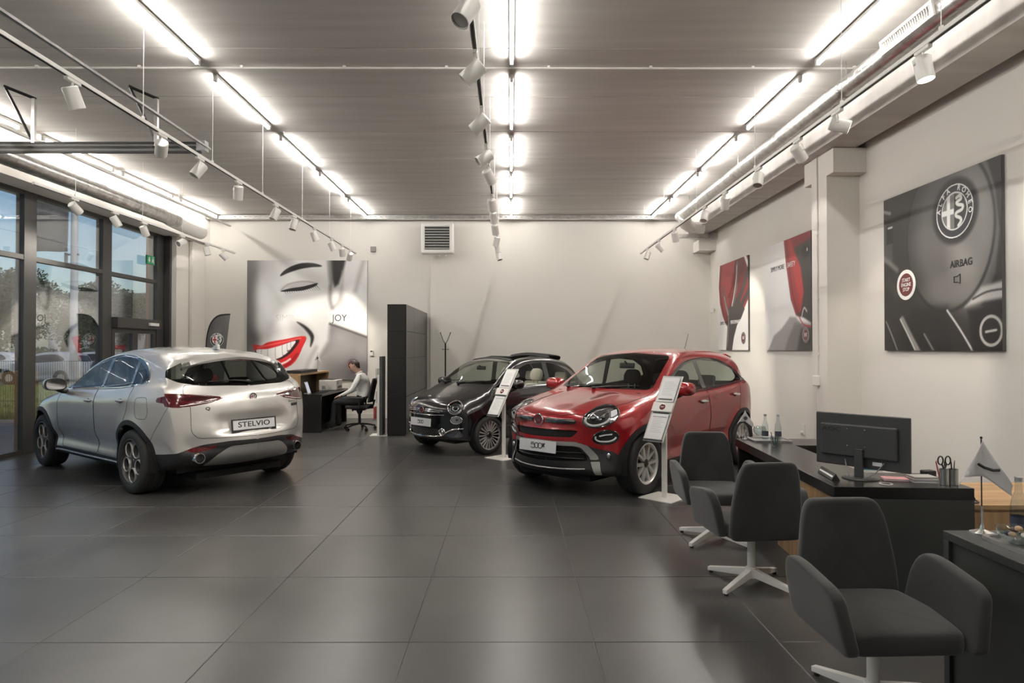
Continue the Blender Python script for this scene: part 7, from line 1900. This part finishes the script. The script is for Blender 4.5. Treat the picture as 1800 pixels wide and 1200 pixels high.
# --- back desk and counter
t = thing('tablet', 'white tablet standing on the back desk', 'tablet', (-3.96, 12.75, ZD), R(0))
MB().bx(-.006, .006, -.09, .09, 0, .24).xf(Matrix.Rotation(R(-18), 4, 'Y')).build('case', m_white, t, bevel=.003); MB().bx(.0061, .0075, -.08, .08, .015, .225).xf(Matrix.Rotation(R(-18), 4, 'Y')).build('screen', emis('tablet_screen', (.55, .58, .66), .8), t)
MB().bx(-.09, .02, -.05, .05, 0, .008).build('foot', m_white, t)
t = thing('keyboard', 'black keyboard lying on the back desk', 'keyboard', (-3.80, 13.05, ZD)); MB().bx(-.07, .07, -.21, .21, 0, .012).build('case', m_black, t, bevel=.003)
for i in range(4):
    MB().bx(-.055+i*.028, -.032+i*.028, -.20, .20, .012, .017).build('key_row', m_trim, t)
t = thing('printer', 'white box printer on the back desk beside the man', 'printer', (-3.86, 13.9, ZD))
MB().bx(-.19, .19, -.24, .24, 0, .22).build('case', m_white, t, bevel=.02, seg=3); MB().bx(.186, .193, -.16, .16, .05, .09).build('paper_slot', m_black, t); MB().bx(.188, .195, -.21, -.12, .13, .19).build('control_panel', M('panel_grey', (.3, .3, .3), .4), t); MB().bx(-.17, .1, -.2, .2, .221, .232).build('lid', m_black, t, bevel=.004); MB().bx(-.12, -.04, -.242, -.238, .03, .1).build('sticker', M('panel_grey', (.3, .3, .3), .4), t)
tag(MB().bx(-.16, .12, -.55, .55, 0, .06).build('screen_bar', m_black, bevel=.006, loc=(-4.22, 13.2, 1.136)), 'long black box lying on top of the oak counter', 'box')
flag_stand((-4.2, 14.1, 1.136), .40, 'small white table flag on the oak counter', 'fiat', sc=.7)

# ================================================================ SEATED MAN ON AN OFFICE CHAIR
oc = thing('office_chair', 'black swivel office chair under the seated man', 'chair', (-3.03, 13.0, 0))
m_mesh = M('chair_mesh', (.018, .018, .018), .8)
MB().prism(rpoly([(-.24, -.24), (.24, -.24), (.25, .2), (.2, .25), (-.2, .25), (-.25, .2)], .06), .43, .50, 'z').build('seat', m_mesh, oc, bevel=.025, seg=3, smooth=True)
bk = crom([(.25, .56), (.265, .68), (.30, .85), (.345, 1.03)], 4); vs = []; fs = []
for k, (x_, z_) in enumerate(bk):
    u = k/(len(bk)-1); hw = .22-.03*u
    for j in range(9):
        y_ = -hw+2*hw*j/8; vs.append((x_-.05*(y_/hw)**2*.6, y_, z_))
for k in range(len(bk)-1):
    for j in range(8): fs.append((k*9+j, k*9+j+1, (k+1)*9+j+1, (k+1)*9+j))
o = MB().add(vs, fs).build('backrest', m_mesh, oc, smooth=True, fix=False); md = o.modifiers.new('s', 'SOLIDIFY'); md.thickness = .035; md.offset = 0
MB().tube([(.1, 0, .43), (.26, 0, .44), (.30, 0, .60)], .022, 8).build('back_support', m_black, oc, smooth=True)
MB().cyl((0, 0, .12), (0, 0, .36), .028, n=16).cyl((0, 0, .32), (0, 0, .43), .04, .09, n=16).build('gas_column', m_blackm, oc, smooth=True)
MB().bx(-.14, .12, -.08, .08, .39, .43).cyl((-.10, -.08, .40), (-.10, -.16, .39), .012, n=8).build('tilt_mechanism', m_black, oc, bevel=.01)
for sg in (-1, 1):
    MB().tube([(.05, sg*.22, .44), (.06, sg*.29, .46), (.06, sg*.29, .64)], .018, 8).build('arm_post', m_black, oc, smooth=True); MB().bx(-.12, .14, sg*.29-.04, sg*.29+.04, .64, .665).build('arm_pad', m_black, oc, bevel=.01)
for k in range(5):
    a = .35+2*pi*k/5; d = Vector((math.cos(a), math.sin(a), 0))
    lg = MB().tube([d*.03+Vector((0, 0, .12)), d*.18+Vector((0, 0, .105)), d*.31+Vector((0, 0, .075))], .02, 8, r_end=.014).build('base_leg', m_blackm, oc, smooth=True)
    n2 = Vector((-d.y, d.x, 0)); p = d*.31+Vector((0, 0, .03))
    MB().cyl(p-n2*.022, p-n2*.004, .03, n=14).cyl(p+n2*.004, p+n2*.022, .03, n=14).cyl(d*.31+Vector((0, 0, .03)), d*.31+Vector((0, 0, .08)), .008, n=8).build('castor', m_black, lg)
# skeleton, local frame: faces -x, left side towards the camera (-y), origin under the pelvis
def skin_body(name, nodes, edges, sub=2):
    me = bpy.data.meshes.new(name); keys = list(nodes); ix = {k: i for i, k in enumerate(keys)}
    me.from_pydata([nodes[k][0] for k in keys], [(ix[a], ix[b_]) for a, b_ in edges], [])
    o = bpy.data.objects.new(name, me); COL.objects.link(o)
    o.modifiers.new('skin', 'SKIN')
    lay = me.skin_vertices[0].data if len(me.skin_vertices) else None
    for k in keys:
        r_ = nodes[k][1]; lay[ix[k]].radius = (r_, r_) if isinstance(r_, (int, float)) else r_
    lay[0].use_root = True
    s_ = o.modifiers.new('sub', 'SUBSURF'); s_.levels = sub; s_.render_levels = sub
    dgr = bpy.context.evaluated_depsgraph_get(); res = bpy.data.meshes.new_from_object(o.evaluated_get(dgr))
    bpy.data.objects.remove(o); return res
N = {'pelvis': ((0, 0, .60), (.135, .15)), 'waist': ((.03, 0, .75), (.115, .145)), 'chest': ((.015, 0, .93), (.125, .165)), 'upper': ((-.015, 0, 1.04), (.105, .15)), 'neck0': ((-.06, 0, 1.11), .066), 'neck1': ((-.095, 0, 1.165), .062),
     'skull0': ((-.15, 0, 1.235), (.095, .082)), 'skull1': ((-.165, 0, 1.315), (.122, .096)), 'skull2': ((-.15, 0, 1.375), (.105, .088)),
     'jaw': ((-.228, 0, 1.215), (.056, .056)), 'nose': ((-.282, 0, 1.295), .014)}
E = [('pelvis', 'waist'), ('waist', 'chest'), ('chest', 'upper'), ('upper', 'neck0'), ('neck0', 'neck1'), ('neck1', 'skull0'), ('skull0', 'skull1'), ('skull1', 'skull2'), ('skull0', 'jaw')]
N.pop('nose')
for s_, sg in (('l', -1), ('r', 1)):
    hx = -.02 if sg < 0 else .0
    N.update({'sh'+s_: ((-.02, sg*.185, 1.065), .072), 'el'+s_: ((-.16 if sg < 0 else -.19, sg*.245, .80), .05), 'wr'+s_: ((-.37+hx, sg*.15, .695 if sg < 0 else .71), .032), 'pa'+s_: ((-.43+hx, sg*.125, .675 if sg < 0 else .70), (.022, .036)),
              'hip'+s_: ((-.06, sg*.095, .57), .098), 'kn'+s_: ((-.53, sg*.13, .575 if sg < 0 else .60), .068), 'an'+s_: ((-.56 if sg < 0 else -.50, sg*.13, .13), .045), 'to'+s_: ((-.70 if sg < 0 else -.64, sg*.145, .06), (.035, .045)), 'he'+s_: ((-.53 if sg < 0 else -.47, sg*.13, .065), .04)})
    E += [('upper', 'sh'+s_), ('sh'+s_, 'el'+s_), ('el'+s_, 'wr'+s_), ('wr'+s_, 'pa'+s_), ('pelvis', 'hip'+s_), ('hip'+s_, 'kn'+s_), ('kn'+s_, 'an'+s_), ('an'+s_, 'to'+s_), ('an'+s_, 'he'+s_)]
    for f, (dy, ln, dz) in enumerate(((-.024, .062, -.004), (-.008, .072, 0), (.008, .068, 0), (.023, .054, -.004))):
        b0 = N['pa'+s_][0]; N['f%d%s' % (f, s_)] = ((b0[0]-.038-ln*.45, b0[1]+dy, b0[2]-.004-ln*.35), .0088); N['g%d%s' % (f, s_)] = ((b0[0]-.038-ln*.6, b0[1]+dy, b0[2]-.01-ln*.85), .0075)
        E += [('pa'+s_, 'f%d%s' % (f, s_)), ('f%d%s' % (f, s_), 'g%d%s' % (f, s_))]
    b0 = N['pa'+s_][0]; N['t0'+s_] = ((b0[0]-.0, b0[1]-sg*.038, b0[2]-.012), .0105); N['t1'+s_] = ((b0[0]-.03, b0[1]-sg*.048, b0[2]-.035), .0085)
    E += [('pa'+s_, 't0'+s_), ('t0'+s_, 't1'+s_)]
bme = skin_body('person_body', N, E, 2)
pm_ = thing('person', 'man in white shirt and dark trousers sitting at the back desk', 'person', (-2.97, 13.0, -.0))
m_skin = M('skin', (.47, .30, .23), .5, var=.05); m_shirt = M('white_shirt', (.70, .69, .67), .8, var=.03, bump=.25, bscale=14); m_trs = M('dark_trousers', (.014, .014, .016), .8); m_shoe = M('black_shoe', (.01, .01, .01), .35)
for m_ in (m_skin, m_shirt, m_trs, m_shoe): bme.materials.append(m_)
def bone_mat(a, b_):
    k = {a, b_}
    if any(q[0] in 'fgt' and q[1].isdigit() or q[:2] == 'pa' for q in k) and not any(q[:2] == 'to' for q in k): return 0
    if any(q.startswith(('skull', 'jaw', 'neck1')) for q in k): return 0
    if any(q[:2] in ('to', 'he') for q in k): return 3
    if any(q[:2] in ('hi', 'kn') for q in k): return 2
    return 1
segs_ = [(Vector(N[a][0]), Vector(N[b_][0]), bone_mat(a, b_), min(N[a][1] if isinstance(N[a][1], float) else N[a][1][0], N[b_][1] if isinstance(N[b_][1], float) else N[b_][1][0])) for a, b_ in E]
for p in bme.polygons:
    c = p.center; p.use_smooth = True; best = 9; mi = 1
    for a, b_, k, rad in segs_:
        e = b_-a; t_ = max(0, min(1, (c-a).dot(e)/e.length_squared)); d = (c-a-e*t_).length-rad*.9
        if d < best: best = d; mi = k
    if mi == 1 and c.z < .655 and c.x > -.25: mi = 2
    if c.z > 1.16 and c.x < 0: mi = 0
    p.material_index = mi
body = bpy.data.objects.new('body', bme); COL.objects.link(body); body.parent = pm_
# hair cap, ear, eyes, brows, collar, belt, watch
m_hair = M('dark_hair', (.035, .022, .015), .6, var=.3, scale=40, bump=.4, bscale=120)
hb = BVHTree.FromPolygons([v.co.copy() for v in bme.vertices], [tuple(p.vertices) for p in bme.polygons])
cen = Vector((-.160, 0, 1.30))
def head_pt(d, off):
    d = Vector(d).normalized(); h_, _, _, _ = hb.ray_cast(cen, d); return (h_ if h_ else cen+d*.1)+d*off
vs = []; fs = []; nu_, nv_ = 28, 12
for j in range(nv_+1):
    for i in range(nu_):
        a = 2*pi*i/nu_; face = max(0, -math.cos(a)); side_ = abs(math.sin(a))
        lim = 2.15-1.05*face**1.2-.55*side_**3*(1 if math.cos(a) < .45 else .4)
        th2 = lim*j/nv_; d = Vector((math.cos(a)*math.sin(th2), math.sin(a)*math.sin(th2), math.cos(th2)))
        vs.append(head_pt(d, .010 if j < nv_ else .002))
for j in range(nv_):
    for i in range(nu_): fs.append((j*nu_+i, j*nu_+(i+1) % nu_, (j+1)*nu_+(i+1) % nu_, (j+1)*nu_+i))
MB().add(vs, fs).build('hair', m_hair, pm_, smooth=True)
np_ = head_pt((-1, 0, -.10), 0)
MB().tube([head_pt((-1, 0, .18), -.004), np_+Vector((-.018, 0, -.012)), np_+Vector((.0, 0, -.022))], .012, 8).ball(np_+Vector((-.014, 0, -.012)), (.014, .016, .012), 10, 6).build('nose', m_skin, pm_, smooth=True)
for sg in (-1, 1):
    ep = head_pt((.06, sg, -.02), .002); MB().ball(ep, (.021, .010, .032), 12, 8).build('ear', m_skin, pm_, smooth=True)
    yp = head_pt((-1, sg*.42, .08), -.004); MB().ball(yp, (.010, .012, .007), 10, 6).build('eye', m_shirt, pm_, smooth=True); MB().ball(yp+Vector((-.007, 0, 0)), (.004, .006, .006), 8, 6).build('iris', m_ink, pm_, smooth=True)
    MB().tube([head_pt((-1, sg*.2, .27), .002), head_pt((-1, sg*.42, .30), .003), head_pt((-1, sg*.65, .25), .002)], .005, 5).build('eyebrow', m_hair, pm_, smooth=True)
MB().tube([head_pt((-1, -.25, -.62), .001), head_pt((-1, 0, -.62), .003), head_pt((-1, .25, -.62), .001)], .006, 6).build('lips', M('lips', (.36, .16, .13), .5), pm_, smooth=True)
MB().tube([(-.078+.062*math.cos(a), .064*math.sin(a), 1.135+.03*math.cos(a)) for a in [2*pi*k/20 for k in range(20)]], .014, 8, True).build('shirt_collar', m_shirt, pm_, smooth=True)
w0 = Vector(N['wrl'][0]); MB().tube([w0+Vector((.012, .034*math.cos(a), .036*math.sin(a))) for a in [2*pi*k/14 for k in range(14)]], .008, 6, True).build('wristwatch', m_black, pm_, smooth=True)
MB().tube([(.14*math.cos(a)-.0, .155*math.sin(a), .655) for a in [2*pi*k/24 for k in range(24)]], .014, 6, True).build('belt', m_black, pm_, smooth=True)
